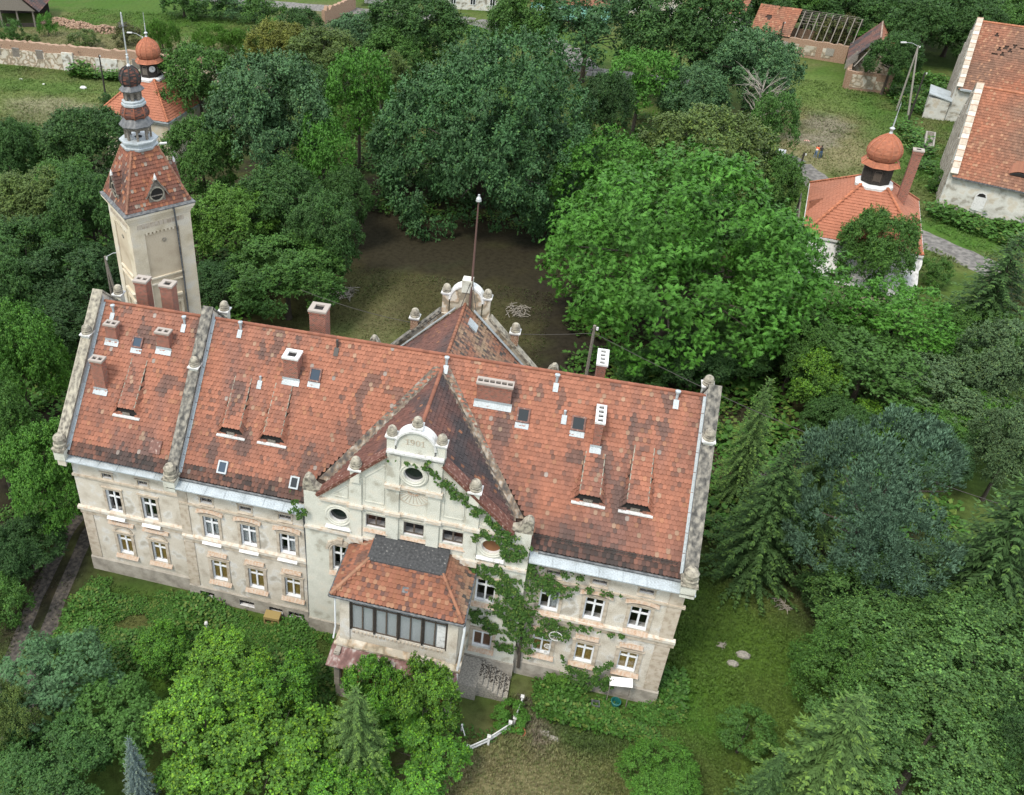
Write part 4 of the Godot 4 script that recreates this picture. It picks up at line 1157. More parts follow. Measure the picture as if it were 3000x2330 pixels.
# ---------------------------------------------------------------- stair tower
func build_tower() -> void:
	var T := thing("stair_tower", "tall square stair tower with steep tiled roof and two-stage onion lantern behind the palace", "tower", V(-3.51, 0, -19.83), 0.836)
	var h := 2.32
	var b := MB.new()
	b.span(V(-h + 0.06, 0, -h + 0.06), V(h - 0.06, 17.3, h - 0.06))
	put("wall", b.mesh(), M.tan, T)
	for f in 4:
		var bs := Basis(Vector3.UP, f * PI / 2)
		b = MB.new()
		for s in [-1, 1]: b.box(bs * V(s * (h - 0.5), 8.6, h - 0.06), V(1.0, 17.2, 0.16), bs)
		b.box(bs * V(0, 16.75, h - 0.06), V(2 * h - 2.0, 1.0, 0.16), bs)
		put("pilaster", b.mesh(), M.cream, T)
		b = MB.new()
		b.box(bs * V(0, 17.35, h), V(2 * h + 0.1, 0.22, 0.22), bs); b.box(bs * V(0, 17.58, h + 0.06), V(2 * h + 0.34, 0.24, 0.34), bs); b.box(bs * V(0, 17.8, h + 0.12), V(2 * h + 0.52, 0.2, 0.5), bs)
		put("cornice", b.mesh(), M.cream, T)
		b = MB.new()
		for k in 11: b.box(bs * V(-1.65 + k * 0.33, 16.85, h + 0.035), V(0.26, 0.34, 0.04), bs)
		put("frieze_panel", b.mesh(), M.surround, T)
		b = MB.new()
		for k in 9: b.box(bs * V(-1.18 + k * 0.295, 16.18, h - 0.05), V(0.17, 0.16, 0.2), bs)
		put("dentils", b.mesh(), M.cream, T)
		b = MB.new()
		for y in [12.45, 11.95]: b.box(bs * V(0, y, h - 0.04), V(2.6, 0.12, 0.22), bs)
		b.box(bs * V(0.1, 10.65, h - 0.02), V(1.7, 0.2, 0.34), bs)
		b.box(bs * V(-0.6, 8.2, h - 0.04), V(0.2, 3.8, 0.2), bs); b.box(bs * V(0.85, 8.2, h - 0.04), V(0.2, 3.8, 0.2), bs); b.box(bs * V(0.12, 10.0, h - 0.04), V(1.65, 0.2, 0.204), bs)
		put("moulding", b.mesh(), M.cream, T)
		b = MB.new()
		b.lathe([Vector2(0.17, -0.02), Vector2(0.17, 0.05), Vector2(0.1, 0.06), Vector2(0.1, -0.02)], 14)
		var o := put("round_vent", b.mesh(), M.stone, T)
		o.transform = Transform3D(bs * Basis(Vector3.RIGHT, PI / 2), bs * V(0.12, 15.4, h - 0.05))
	b = MB.new()
	b.tube([V(0.95, 17.95, 2.75), V(1.0, 17.6, 2.7), V(1.15, 16.2, 2.42), V(1.2, 12.0, 2.42), V(1.2, 0.5, 2.42)], [0.07, 0.07, 0.07, 0.07, 0.07], 8)
	put("downpipe", b.mesh(), M.dark_zinc, T)
	b = MB.new()
	var e := 2.72
	b.lathe([Vector2(e * 1.414, 17.9), Vector2(e * 1.414, 17.98), Vector2(2.4 * 1.414, 18.12)], 4, Vector3.ZERO, false, PI / 4)
	put("eaves_sheet", b.mesh(), M.dark_zinc, T)
	# roof
	var e0 := 2.42
	var e1 := 0.98
	var y0 := 18.08
	var y1 := 21.95
	b = MB.new()
	b.lathe([Vector2((e0 - 0.06) * 1.414, y0 - 0.05), Vector2((e1 - 0.06) * 1.414, y1)], 4, Vector3.ZERO, false, PI / 4)
	var R := put("roof", b.mesh(), M.deck, T)
	for f in 4:
		var bs := Basis(Vector3.UP, f * PI / 2)
		tile_part("roof_tiles", R, [[bs * V(-e0, y0, e0), bs * V(e0, y0, e0), bs * V(e1, y1, e1), bs * V(-e1, y1, e1)]], 4, 0.27, 0.2)
		ridge("hip_tiles", R, bs * V(e0, y0 + 0.05, e0), bs * V(e1, y1, e1), L(0.26, 0.13, 0.085), 0.1, 0.33)
		# lucarne with a round opening
		var zf := 2.36
		b = MB.new()
		var tri := PackedVector2Array([Vector2(-0.62, 18.45), Vector2(0.62, 18.45), Vector2(0.62, 19.35), Vector2(0, 20.15), Vector2(-0.62, 19.35)])
		b.prism(tri, bs * V(0, 0, zf - 0.4), bs.x, Vector3.UP, 0.34)
		var d := put("lucarne", b.mesh(), M.wood_grey, T)
		b = MB.new()
		b.lathe([Vector2(0.0, 0.02), Vector2(0.46, 0.02)], 20)
		var o := put("round_opening", b.mesh(), M.soot, d)
		o.transform = Transform3D(bs * Basis(Vector3.RIGHT, PI / 2), bs * V(0, 19.08, zf - 0.06))
		b = MB.new()
		b.lathe([Vector2(0.46, 0.0), Vector2(0.46, 0.08), Vector2(0.56, 0.08), Vector2(0.58, 0.0)], 20)
		o = put("ring", b.mesh(), M.stone, d)
		o.transform = Transform3D(bs * Basis(Vector3.RIGHT, PI / 2), bs * V(0, 19.08, zf - 0.06))
		b = MB.new()
		for s in [-1, 1]: b.beam(bs * V(s * 0.85, 18.9, zf + 0.02), bs * V(s * 0.02, 20.3, zf + 0.02), 0.14, 0.07)
		b.box(bs * V(0, 18.98, zf - 0.02), V(0.8, 0.08, 0.05), bs)
		put("bargeboard", b.mesh(), M.wood_grey, d)
		for s in [-1, 1]:
			var A := bs * V(s * 0.82, 19.0, zf + 0.05)
			var C := bs * V(0, 20.3, zf + 0.05)
			var B2 := bs * V(s * 0.82, 19.0, 1.9)
			var C2 := bs * V(0, 20.3, 1.5)
			if s > 0: tile_part("lucarne_tiles", d, [[A, B2, C2, C]], 4, 0.26, 0.2)
			else: tile_part("lucarne_tiles", d, [[B2, A, C, C2]], 4, 0.26, 0.2)
		b = MB.new()
		b.lathe([Vector2(0.13, 0), Vector2(0.1, 0.2), Vector2(0.0, 0.5)], 6, bs * V(0, 20.2, zf))
		put("lead_point", b.mesh(), M.white_cap, d)
	b = MB.new()
	b.lathe([Vector2(1.1, 21.8), Vector2(1.3, 21.95), Vector2(1.34, 22.1), Vector2(1.2, 22.15), Vector2(1.24, 22.4), Vector2(1.38, 22.45), Vector2(1.38, 22.55), Vector2(0.3, 22.62)], 8, Vector3.ZERO, false, PI / 8)
	put("lantern_base", b.mesh(), M.zinc, T)
	b = MB.new()
	for k in 8:
		var a := TAU * (k + 0.5) / 8
		b.box(V(cos(a) * 0.88, 23.0, sin(a) * 0.88), V(0.15, 0.85, 0.15), Basis(Vector3.UP, -a))
	b.lathe([Vector2(0.98, 23.3), Vector2(1.0, 23.55), Vector2(1.12, 23.6), Vector2(0.7, 23.62)], 8, Vector3.ZERO, false, PI / 8)
	b.lathe([Vector2(0.72, 23.3), Vector2(0.9, 23.3), Vector2(0.9, 23.55)], 8, Vector3.ZERO, false, PI / 8)
	put("lantern_posts", b.mesh(), M.wood_grey, T)
	b = MB.new()
	b.lathe([Vector2(1.22, 23.55), Vector2(1.24, 23.62), Vector2(0.98, 23.95), Vector2(0.8, 24.15)], 8, Vector3.ZERO, false, PI / 8)
	put("skirt_roof", b.mesh(), M.dark_zinc, T)
	var Y := [24.1, 24.25, 24.42, 24.6, 24.78, 24.92]
	var q := [0.82, 0.93, 0.96, 0.92, 0.84, 0.74]
	scaled_shell(T, "bulb", q, Y, 8, [L(0.21, 0.075, 0.045), L(0.10, 0.05, 0.04), L(0.17, 0.065, 0.042), L(0.045, 0.036, 0.034)])
	b = MB.new()
	b.lathe([Vector2(0.76, 24.9), Vector2(0.86, 24.98), Vector2(0.86, 25.12), Vector2(0.78, 25.15), Vector2(0.8, 25.3), Vector2(0.72, 25.36), Vector2(0.2, 25.38)], 8, Vector3.ZERO, false, PI / 8)
	put("upper_lantern_base", b.mesh(), M.zinc, T)
	b = MB.new()
	for k in 8:
		var a := TAU * (k + 0.5) / 8
		b.box(V(cos(a) * 0.56, 25.65, sin(a) * 0.56), V(0.13, 0.62, 0.2), Basis(Vector3.UP, -a))
	b.lathe([Vector2(0.3, 25.3), Vector2(0.3, 25.95)], 8)
	b.lathe([Vector2(0.62, 25.82), Vector2(0.64, 25.98), Vector2(0.78, 26.05)], 8, Vector3.ZERO, false, PI / 8)
	put("upper_lantern_posts", b.mesh(), M.wood_grey, T)
	b = MB.new()
	b.lathe([Vector2(0.86, 26.0), Vector2(0.88, 26.06), Vector2(0.62, 26.32), Vector2(0.5, 26.4)], 8, Vector3.ZERO, false, PI / 8)
	put("skirt_roof", b.mesh(), M.dark_zinc, T)
	scaled_shell(T, "cupola", [0.56, 0.66, 0.70, 0.66, 0.54, 0.36, 0.12], [26.35, 26.55, 26.8, 27.1, 27.35, 27.52, 27.62], 8, [L(0.03, 0.028, 0.028), L(0.09, 0.042, 0.034), L(0.022, 0.022, 0.023), L(0.16, 0.06, 0.04)])
	b = MB.new()
	b.lathe([Vector2(0.2, 27.55), Vector2(0.06, 27.8), Vector2(0.1, 28.2), Vector2(0.05, 28.35), Vector2(0.045, 30.2), Vector2(0.075, 30.25), Vector2(0.05, 31.1), Vector2(0, 31.2)], 8)
	b.lathe([Vector2(0.0, 28.3), Vector2(0.1, 28.4), Vector2(0.0, 28.5)], 8)
	put("spike", b.mesh(), M.galv, T)
	b = MB.new()
	b.beam(V(-0.35, 30.32, 0.2), V(0.4, 30.4, -0.25), 0.03, 0.03); b.beam(V(-0.2, 30.25, -0.3), V(0.25, 30.3, 0.3), 0.03, 0.03)
	for k in 5: b.beam(V(rf(-0.25, 0.25), 30.2, rf(-0.25, 0.25)), V(rf(-0.25, 0.25), 30.5, rf(-0.25, 0.25)), 0.025, 0.025)
	put("wind_vane", b.mesh(), M.iron, T)

# a ribbed shell of stepped tile courses; rows alternate in tone
func scaled_shell(T: Node3D, called: String, rad: Array, ys: Array, seg: int, tones: Array, sub := 3, off := PI / 8) -> Node3D:
	var b := MB.new()
	for i in rad.size() - 1:
		for k in seg:
			var t0 := off + TAU * k / seg
			var t1 := off + TAU * (k + 1) / seg
			for s in sub:
				var u0 := lerpf(rad[i], rad[i + 1], float(s) / sub)
				var u1 := lerpf(rad[i], rad[i + 1], float(s + 1) / sub)
				var v0 := lerpf(ys[i], ys[i + 1], float(s) / sub)
				var v1 := lerpf(ys[i], ys[i + 1], float(s + 1) / sub)
				var m := maxi(2, int(u0 * TAU / seg / 0.2))
				for j in m:
					var d0 := V(cos(t0), 0, -sin(t0)).lerp(V(cos(t1), 0, -sin(t1)), float(j) / m)
					var d1 := V(cos(t0), 0, -sin(t0)).lerp(V(cos(t1), 0, -sin(t1)), float(j + 1) / m)
					var c: Color = tones[rng.randi() % tones.size()]
					var g := rf(0.8, 1.15)
					b.col = Color(c.r * g, c.g * g, c.b * g)
					var lift := 0.03
					b.quad(d0 * (u0 + lift) + Vector3.UP * v0, d1 * (u0 + lift) + Vector3.UP * v0, d1 * u1 + Vector3.UP * v1, d0 * u1 + Vector3.UP * v1)
	var o := put(called, b.mesh(), M.tile, T)
	b = MB.new()
	for k in seg:
		var t := off + TAU * k / seg
		var p: Array = []
		var r: Array = []
		for i in rad.size():
			p.append(V(cos(t) * (rad[i] + 0.02), ys[i], -sin(t) * (rad[i] + 0.02))); r.append(0.055)
		b.col = tones[0]
		b.tube(p, r, 5)
	put("rib", b.mesh(), M.tile, o)
	return o

# ---------------------------------------------------------------- gatehouses with onion domes
func build_gatehouse(label: String, at: Vector3, turn: float, hw: float, hd: float, clock: bool) -> Node3D:
	var G := thing("gatehouse", label, "gatehouse", at, turn)
	var ey := 6.0
	var b := MB.new()
	b.span(V(-hw + 0.35, 0, -hd + 0.35), V(hw - 0.35, ey - 0.35, hd - 0.35))
	put("wall", b.mesh(), M.cream, G)
	b = MB.new()
	for s in [-1, 1]:
		for t in [-1, 1]: b.box(V(s * (hw - 0.6), ey / 2 - 0.2, t * (hd - 0.6)), V(0.62, ey - 0.4, 0.62))
	put("corner_pilaster", b.mesh(), M.cream, G)
	b = MB.new()
	b.span(V(-hw + 0.2, ey - 0.62, -hd + 0.2), V(hw - 0.2, ey - 0.36, hd - 0.2)); b.span(V(-hw + 0.08, ey - 0.36, -hd + 0.08), V(hw - 0.08, ey - 0.2, hd - 0.08))
	put("cornice", b.mesh(), M.plaster_pale, G)
	b = MB.new()
	for s in [-1, 1]:
		b.span(V(-hw - 0.08, ey - 0.2, s * hd - 0.1), V(hw + 0.08, ey - 0.02, s * hd + 0.1)); b.span(V(s * hw - 0.1, ey - 0.2, -hd + 0.1), V(s * hw + 0.1, ey - 0.022, hd - 0.1))
	put("gutter", b.mesh(), M.zinc if clock else M.white_cap, G)
	# roof: four slopes to an eight-sided lantern
	var ry := 9.75
	var rr := 1.62
	b = MB.new()
	var C := [V(-hw, ey, hd), V(hw, ey, hd), V(hw, ey, -hd), V(-hw, ey, -hd)]
	var O: Array = []
	for s in [V(-1, 0, 1), V(1, 0, 1), V(1, 0, -1), V(-1, 0, -1)]: O.append(V(s.x * rr * 0.72, ry, s.z * rr * 0.72))
	for k in 4: b.quad(C[k] - V(0, 0.06, 0), C[(k + 1) % 4] - V(0, 0.06, 0), O[(k + 1) % 4] - V(0, 0.1, 0), O[k] - V(0, 0.1, 0))
	var R := put("roof", b.mesh(), M.deck, G)
	for k in 4: tile_part("roof_tiles", R, [[C[k], C[(k + 1) % 4], O[(k + 1) % 4], O[k]]], 2, 0.34, 0.25)
	for k in 4: ridge("hip_tiles", R, C[k] + V(0, 0.06, 0), O[k] + V(0, 0.06, 0), L(0.40, 0.145, 0.075), 0.14, 0.36)
	# shallow ridges over the gablets
	for s in [-1, 1]:
		for t in [0, 1]:
			b = MB.new()
			var d := V(s, 0, 0) if t == 0 else V(0, 0, s)
			var side := V(0, 0, 1) if t == 0 else V(1, 0, 0)
			var ext := hw if t == 0 else hd
			b.col = L(0.32, 0.118, 0.065)
			var a := d * (ext * 0.97) + V(0, ey + 0.62, 0)
			var z := d * (ext * 0.40) + V(0, lerpf(ry, ey, 0.40 * 0.93) + 0.02, 0)
			var p := side * 1.5
			var l := d * (ext * 0.985) + V(0, ey + 0.08, 0)
			b.tri(l - p, a, z); b.tri(a, l + p, z)
			b.tri(a, l - p, z); b.tri(l + p, a, z)
			put("gablet", b.mesh(), M.tile, R)
	b = MB.new()
	b.lathe([Vector2(rr + 0.18, 9.45), Vector2(rr + 0.2, 9.72), Vector2(rr - 0.05, 9.9), Vector2(0.3, 9.92)], 8, Vector3.ZERO, false, PI / 8)
	put("lantern_base", b.mesh(), M.white_cap, G)
	b = MB.new()
	b.lathe([Vector2(rr - 0.3, 9.85), Vector2(rr - 0.3, 11.8)], 8, Vector3.ZERO, false, PI / 8)
	put("lantern", b.mesh(), M.wood_dark, G)
	for k in 8:
		var t := TAU * k / 8
		var bs := Basis(Vector3.UP, t)
		var ap := (rr - 0.3) * cos(PI / 8)
		var wd := (rr - 0.3) * sin(PI / 8) * 2
		b = MB.new()
		for j in 6: b.box(bs * V(-wd * 0.5 + (j + 0.5) * wd / 6, 10.82, ap + 0.012), V(wd / 6 - 0.012, 1.9, 0.03), bs)
		put("lantern_boards", b.mesh(), M.wood_dark, G)
		if k % 2 == 0:
			b = MB.new()
			for j in 8: b.box(bs * V(0, 10.35 + j * 0.105, ap + 0.05), V(0.55, 0.07, 0.05), bs * Basis(Vector3.RIGHT, 0.5))
			b.box(bs * V(-0.31, 10.73, ap + 0.045), V(0.06, 0.95, 0.06), bs); b.box(bs * V(0.31, 10.73, ap + 0.045), V(0.06, 0.95, 0.06), bs)
			for j in 8: b.beam(bs * V(cos(PI * j / 8) * 0.31, 11.2 + sin(PI * j / 8) * 0.2, ap + 0.05), bs * V(cos(PI * (j + 1) / 8) * 0.31, 11.2 + sin(PI * (j + 1) / 8) * 0.2, ap + 0.05), 0.05, 0.05)
			put("louvre", b.mesh(), M.wood_grey if clock else M.wood_brown, G)
	scaled_shell(G, "skirt_roof", [1.82, 1.42], [11.72, 12.2], 8, [L(0.38, 0.14, 0.075), L(0.34, 0.125, 0.07)])
	scaled_shell(G, "onion_dome", [1.08, 1.34, 1.50, 1.52, 1.42, 1.20, 0.90, 0.52, 0.12], [12.1, 12.38, 12.75, 13.1, 13.5, 13.88, 14.2, 14.48, 14.75], 12, [L(0.39, 0.14, 0.075), L(0.34, 0.125, 0.068), L(0.36, 0.135, 0.078)])
	b = MB.new()
	b.lathe([Vector2(0.24, 14.62), Vector2(0.17, 14.78), Vector2(0.11, 14.95), Vector2(0.13, 15.1), Vector2(0.24, 15.2), Vector2(0.24, 15.28), Vector2(0.07, 15.42), Vector2(0.055, 16.4), Vector2(0.035, 16.45), Vector2(0.03, 17.6), Vector2(0.0, 17.9)], 10)
	put("spire_knob", b.mesh(), M.galv, G)
	if clock:
		for t in [0.0, PI / 4, -PI / 2]:
			var bs := Basis(Vector3.UP, t + PI / 4 * (1 if t == 0.0 else 0))
			bs = Basis(Vector3.UP, t)
			if t == 0.0: continue
			var ap := (rr - 0.3) * cos(PI / 8)
			b = MB.new()
			b.lathe([Vector2(0.0, 0.0), Vector2(0.36, 0.0), Vector2(0.40, -0.03), Vector2(0.40, -0.07)], 24)
			var o := put("clock_face", b.mesh(), M.white_cap, G)
			o.transform = Transform3D(bs * Basis(Vector3.RIGHT, PI / 2), bs * V(0, 11.0, ap + 0.11))
			b = MB.new()
			b.box(V(0.0, 0.01, -0.11), V(0.03, 0.015, 0.24)); b.box(V(0.08, 0.012, 0.02), V(0.18, 0.015, 0.03))
			for k in 12: b.box(V(cos(TAU * k / 12) * 0.31, 0.008, sin(TAU * k / 12) * 0.31), V(0.03, 0.01, 0.03))
			put("clock_hands", b.mesh(), M.iron, o)
		# blind arches and a round light on the front
		b = MB.new()
		for x in [-1.7, 2.2]:
			for k in 10: b.beam(V(x + cos(PI * k / 10) * 1.0, 3.0 + sin(PI * k / 10) * 1.0, hd - 0.36), V(x + cos(PI * (k + 1) / 10) * 1.0, 3.0 + sin(PI * (k + 1) / 10) * 1.0, hd - 0.36), 0.3, 0.2)
			b.box(V(x - 1.0, 1.5, hd - 0.36), V(0.2, 3.0, 0.3)); b.box(V(x + 1.0, 1.5, hd - 0.36), V(0.2, 3.0, 0.3))
		put("arch_moulding", b.mesh(), M.plaster_pale, G)
		b = MB.new()
		b.lathe([Vector2(0, 0.03), Vector2(0.34, 0.03), Vector2(0.42, 0.0)], 20)
		var w := put("round_light", b.mesh(), M.zinc, G)
		w.transform = Transform3D(Basis(Vector3.RIGHT, PI / 2), V(-2.6, 4.5, hd - 0.34))
		for k in 2:
			b = MB.new()
			b.span(V(hw - 0.36, 3.6, hd - 2.2 - k * 3.0), V(hw - 0.1, 3.75, hd - 1.2 - k * 3.0))
			put("bracket", b.mesh(), M.stone, G)
	else:
		# collapsed whitewashed lean-to under the front eaves
		b = MB.new()
		var nx := 30
		var nz := 12
		var P: Array = []
		for j in nz + 1:
			for i in nx + 1:
				var u := float(i) / nx
				var v := float(j) / nz
				var sag := 0.9 * exp(-pow((u - 0.30) * 4.0, 2)) * sin(v * PI) + 0.35 * sin(v * PI) * sin(u * 9.0) * 0.3
				var y := lerpf(ey - 0.35, 3.3 - 0.35 * u, v) - sag + fn.get_noise_2d(u * 300 + v * 120, v * 90) * 0.22
				var x := lerpf(-hw - 0.1, hw + 0.1, u) + fn.get_noise_2d(u * 100, v * 300 + 40) * 0.15
				P.append(V(x, y, lerpf(hd - 0.25, hd + 3.3, v) + fn.get_noise_2d(u * 200 + 9, v * 100) * 0.25))
		for j in nz:
			for i in nx:
				if i in [8, 9, 10, 11] and j in [7, 8, 9]:
					if (i * 7 + j * 3) % 5 != 0: continue
				b.quad(P[(j + 1) * (nx + 1) + i], P[(j + 1) * (nx + 1) + i + 1], P[j * (nx + 1) + i + 1], P[j * (nx + 1) + i])
		var S := put("collapsed_felt_roof", b.mesh(), M.tarp, G)
		b = MB.new()
		for k in 7:
			var x := -hw + 1.0 + k * 1.45
			b.beam(V(x, ey - 1.6, hd - 0.3), V(x + rf(-0.3, 0.4), 1.7, hd + 2.8), 0.1, 0.12)
		put("rafter", b.mesh(), M.wood_dark, S)
		b = MB.new()
		b.span(V(-hw, 0, hd + 2.9), V(hw, 2.8, hd + 3.25))
		put("lean_to_wall", b.mesh(), M.ruin_plaster, G)
		b = MB.new()
		b.box(V(-1.8, 2.95, hd + 3.2), V(hw * 1.3, 0.1, 0.5), Basis(V(0, 0, 1), -0.05))
		put("eaves_board", b.mesh(), M.wood_grey, G)
		b = MB.new()
		b.span(V(2.35, 5.0, -0.35), V(3.15, 13.5, 0.35)); b.span(V(2.3, 13.2, -0.4), V(3.2, 13.5, 0.4))
		var ch := put("chimney", b.mesh(), M.brick, G)
		b = MB.new()
		b.span(V(2.26, 13.5, -0.44), V(3.24, 13.62, 0.44))
		put("chimney_cap", b.mesh(), M.cap, ch)
		b = MB.new()
		b.span(V(2.55, 13.6, -0.15), V(2.95, 13.635, 0.15))
		put("flue", b.mesh(), M.soot, ch)
		b = MB.new()
		for k in 5: b.span(V(-hw - 0.7 + k * 0.06, 0.2, -hd + 1.0 + k * 2.4), V(-hw - 0.55 + k * 0.05, ey - 0.9, -hd + 3.2 + k * 2.4))
		put("wall_boards", b.mesh(), M.wood_grey, G)
	return G

# ---------------------------------------------------------------- the hall with two stepped gables at the right
func build_hall() -> void:
	var o := V(67.6, 0, -77.0)
	var f := V(0.93, 0, 0.37).normalized()
	var g := V(0.24, 0, -0.97).normalized()
	var H := thing("gabled_hall", "large whitewashed hall with two tall brick-edged gables and patchy orange tile roofs", "hall")
	var wings := [[0.0, 8.4, 12.3, 4.6, 26.0], [34.4, 7.6, 12.4, 5.0, 26.0]]
	for w in wings:
		var s := o + g * float(w[0])
		var half: float = w[1]
		var ax: float = w[2]
		var ey: float = w[3]
		var fl: float = w[4]
		var poly := PackedVector2Array([Vector2(0, 0), Vector2(half * 2, 0), Vector2(half * 2, ey + 0.3), Vector2(half, ax + 0.4), Vector2(0, ey + 0.3)])
		var b := MB.new()
		b.prism(poly, s - f * 0.3, g, Vector3.UP, 0.7 if g.cross(Vector3.UP).dot(f) > 0 else -0.7)
		put("gable_wall", b.mesh(), M.white_wall, H)
		b = MB.new()
		for k in 6: b.beam(s + g * (1.4 + k * 2.4) - f * 0.32, s + g * (1.4 + k * 2.4) - f * 0.32 + V(0, lerpf(ax, ey, absf(1.4 + k * 2.4 - half) / half) - 0.6, 0), 0.45, 0.35)
		put("buttress", b.mesh(), M.plinth, H)
		b = MB.new()
		b.quad(s, s + f * fl, s + f * fl + V(0, ey, 0), s + V(0, ey, 0))
		b.quad(s + f * fl + g * half * 2, s + g * half * 2, s + g * half * 2 + V(0, ey, 0), s + f * fl + g * half * 2 + V(0, ey, 0))
		put("side_wall", b.mesh(), M.white_wall, H)
		var A := s + V(0, ey, 0) - g * 0.35 - V(0, 0.3, 0)
		var T := s + g * half + V(0, ax, 0)
		var B := s + g * half * 2.0 + V(0, ey - 0.3, 0) + g * 0.35
		b = MB.new()
		var dn := V(0, -0.12, 0)
		b.quad(A + dn, A + f * fl + dn, T + f * fl + dn, T + dn); b.quad(B + f * fl + dn, B + dn, T + dn, T + f * fl + dn)
		var R := put("roof", b.mesh(), M.deck, H)
		var skip: Array = []
		if w[0] > 1:
			for q in [[2.6, 0.62], [3.2, 0.66], [3.0, 0.56], [3.9, 0.70], [4.7, 0.68], [2.3, 0.55], [3.6, 0.62], [2.0, 0.82]]: skip.append([A.lerp(T, q[1]) + f * float(q[0]) * 1.3, 0.3])
		tile_part("roof_tiles", R, [[A, A + f * fl, T + f * fl, T]], 5, 0.36, 0.26, null, skip)
		ridge("ridge_tiles", R, T + V(0, 0.05, 0), T + f * fl + V(0, 0.05, 0), L(0.38, 0.15, 0.08), 0.15, 0.4)
		# brick edge of the gable: chevron blocks along the rake
		var n := 16
		for k in n:
			b = MB.new()
			var p := A.lerp(T, (k + 0.02) / n) + V(0, 0.35, 0) + f * 0.05
			var q := A.lerp(T, (k + 0.98) / n) + V(0, 0.35, 0) + f * 0.05
			b.beam(p, q, 0.75, 0.34 + 0.06 * (k % 2))
			var oo := put("gable_block", b.mesh(), M.surround if k % 2 else M.plaster, H)
			b = MB.new()
			b.beam(q + V(0, 0.1, 0) - (q - p) * 0.1, q + V(0, 0.1, 0) + (q - p) * 0.12, 0.8, 0.2)
			put("brick_course", b.mesh(), M.old_brick, oo)
		b = MB.new()
		b.beam(B + V(0, 0.3, 0), T + V(0, 0.35, 0), 0.7, 0.35)
		put("gable_coping", b.mesh(), M.stone, H)
	# cross roof between the wings
	var s1 := o + g * 16.8 + f * 6.5
	var b2 := MB.new()
	b2.prism(PackedVector2Array([Vector2(0, 4.0), Vector2(14, 4.0), Vector2(7, 11.0)]), s1 - g * 2.0, f, Vector3.UP, -20.0)
	put("cross_roof", b2.mesh(), M.deck, H)
	var a0 := s1 - g * 4.5
	var a1 := s1 + g * 20.0
	tile_part("cross_roof_tiles", H, [[a1 + V(0, 4.0, 0), a0 + V(0, 4.0, 0), a0 + f * 7.0 + V(0, 11.1, 0), a1 + f * 7.0 + V(0, 11.1, 0)]], 1, 0.36, 0.26)
	b2 = MB.new()
	b2.beam(o + g * 34.0 + f * 0.2 + V(0, 4.75, 0), o + g * 34.0 + f * 7.5 + V(0, 4.75, 0), 0.3, 0.25)
	put("gutter", b2.mesh(), M.zinc, H)
	b2 = MB.new()
	b2.beam(o - g * 0.42 + V(0, 4.25, 0), o - g * 0.42 + f * 26 + V(0, 4.25, 0), 0.2, 0.14)
	put("gutter", b2.mesh(), M.dark_zinc, H)
	b2 = MB.new()
	b2.prism(PackedVector2Array([Vector2(2.9, 0.9), Vector2(4.1, 0.9), Vector2(4.1, 2.6), Vector2(3.9, 3.0), Vector2(3.5, 3.15), Vector2(3.1, 3.0), Vector2(2.9, 2.6)]), o - g * 0.02, f, Vector3.UP, 0.06)
	var wd := put("blind_window", b2.mesh(), M.white_cap, H)
	b2 = MB.new()
	b2.prism(PackedVector2Array([Vector2(3.05, 2.62), Vector2(3.95, 2.62), Vector2(3.8, 2.95), Vector2(3.5, 3.05), Vector2(3.2, 2.95)]), o - g * 0.04, f, Vector3.UP, 0.06)
	put("fanlight", b2.mesh(), M.soot, wd)
	# eyebrow vents in the front roof
	for q in [[6.3, 0.16], [6.9, 0.5]]:
		var p := (o + V(0, 4.3, 0)).lerp(o + g * 8.4 + V(0, 12.3, 0), q[1]) + f * float(q[0])
		b2 = MB.new()
		var e := PackedVector2Array()
		for k in 11: e.append(Vector2(-1.0 + 0.2 * k, 0.34 * sin(PI * k / 10.0)))
		b2.prism(e, p - V(0, 0.05, 0) - g * 0.3, f, Vector3.UP, 0.3)
		var ev := put("eyebrow_vent", b2.mesh(), M.soot, H)
		b2 = MB.new()
		for k in 10:
			var x0 := -1.15 + 0.23 * k
			var x1 := x0 + 0.23
			var y0 := 0.42 * sin(PI * k / 10.0)
			var y1 := 0.42 * sin(PI * (k + 1) / 10.0)
			b2.col = L(0.26, 0.11, 0.065) * rf(0.8, 1.1)
			b2.col.a = 1
			b2.quad(p + f * x0 + V(0, y0, 0) - g * 0.45, p + f * x1 + V(0, y1, 0) - g * 0.45, p + f * x1 + g * 1.6 + V(0, 1.6, 0), p + f * x0 + g * 1.6 + V(0, 1.6, 0))
		put("eyebrow_tiles", b2.mesh(), M.tile, ev)

# ---------------------------------------------------------------- ruins and far houses
func jagged_wall(b: MB, p: Vector3, q: Vector3, thick: float, h0: float, h1: float, step: float, sd: int) -> void:
	var n := int((q - p).length() / step)
	var d := (q - p) / n
	var x := d.normalized()
	var z := x.cross(Vector3.UP).normalized() * thick * 0.5
	for k in n:
		var ha := lerpf(h0, h1, 0.5 + 0.5 * fn.get_noise_2d(k * 37.0 + sd * 100, 3))
		var hb := lerpf(h0, h1, 0.5 + 0.5 * fn.get_noise_2d((k + 1) * 37.0 + sd * 100, 3))
		var a := p + d * k
		var c := p + d * (k + 1)
		b.quad(a + z, a - z, a - z + V(0, ha, 0), a + z + V(0, ha, 0))
		b.quad(a + z, a + z + V(0, ha, 0), c + z + V(0, hb, 0), c + z)
		b.quad(c - z, c - z + V(0, hb, 0), a - z + V(0, ha, 0), a - z)
		b.quad(a + z + V(0, ha, 0), a - z + V(0, ha, 0), c - z + V(0, hb, 0), c + z + V(0, hb, 0))
		b.quad(c - z, c + z, c + z + V(0, hb, 0), c - z + V(0, hb, 0))

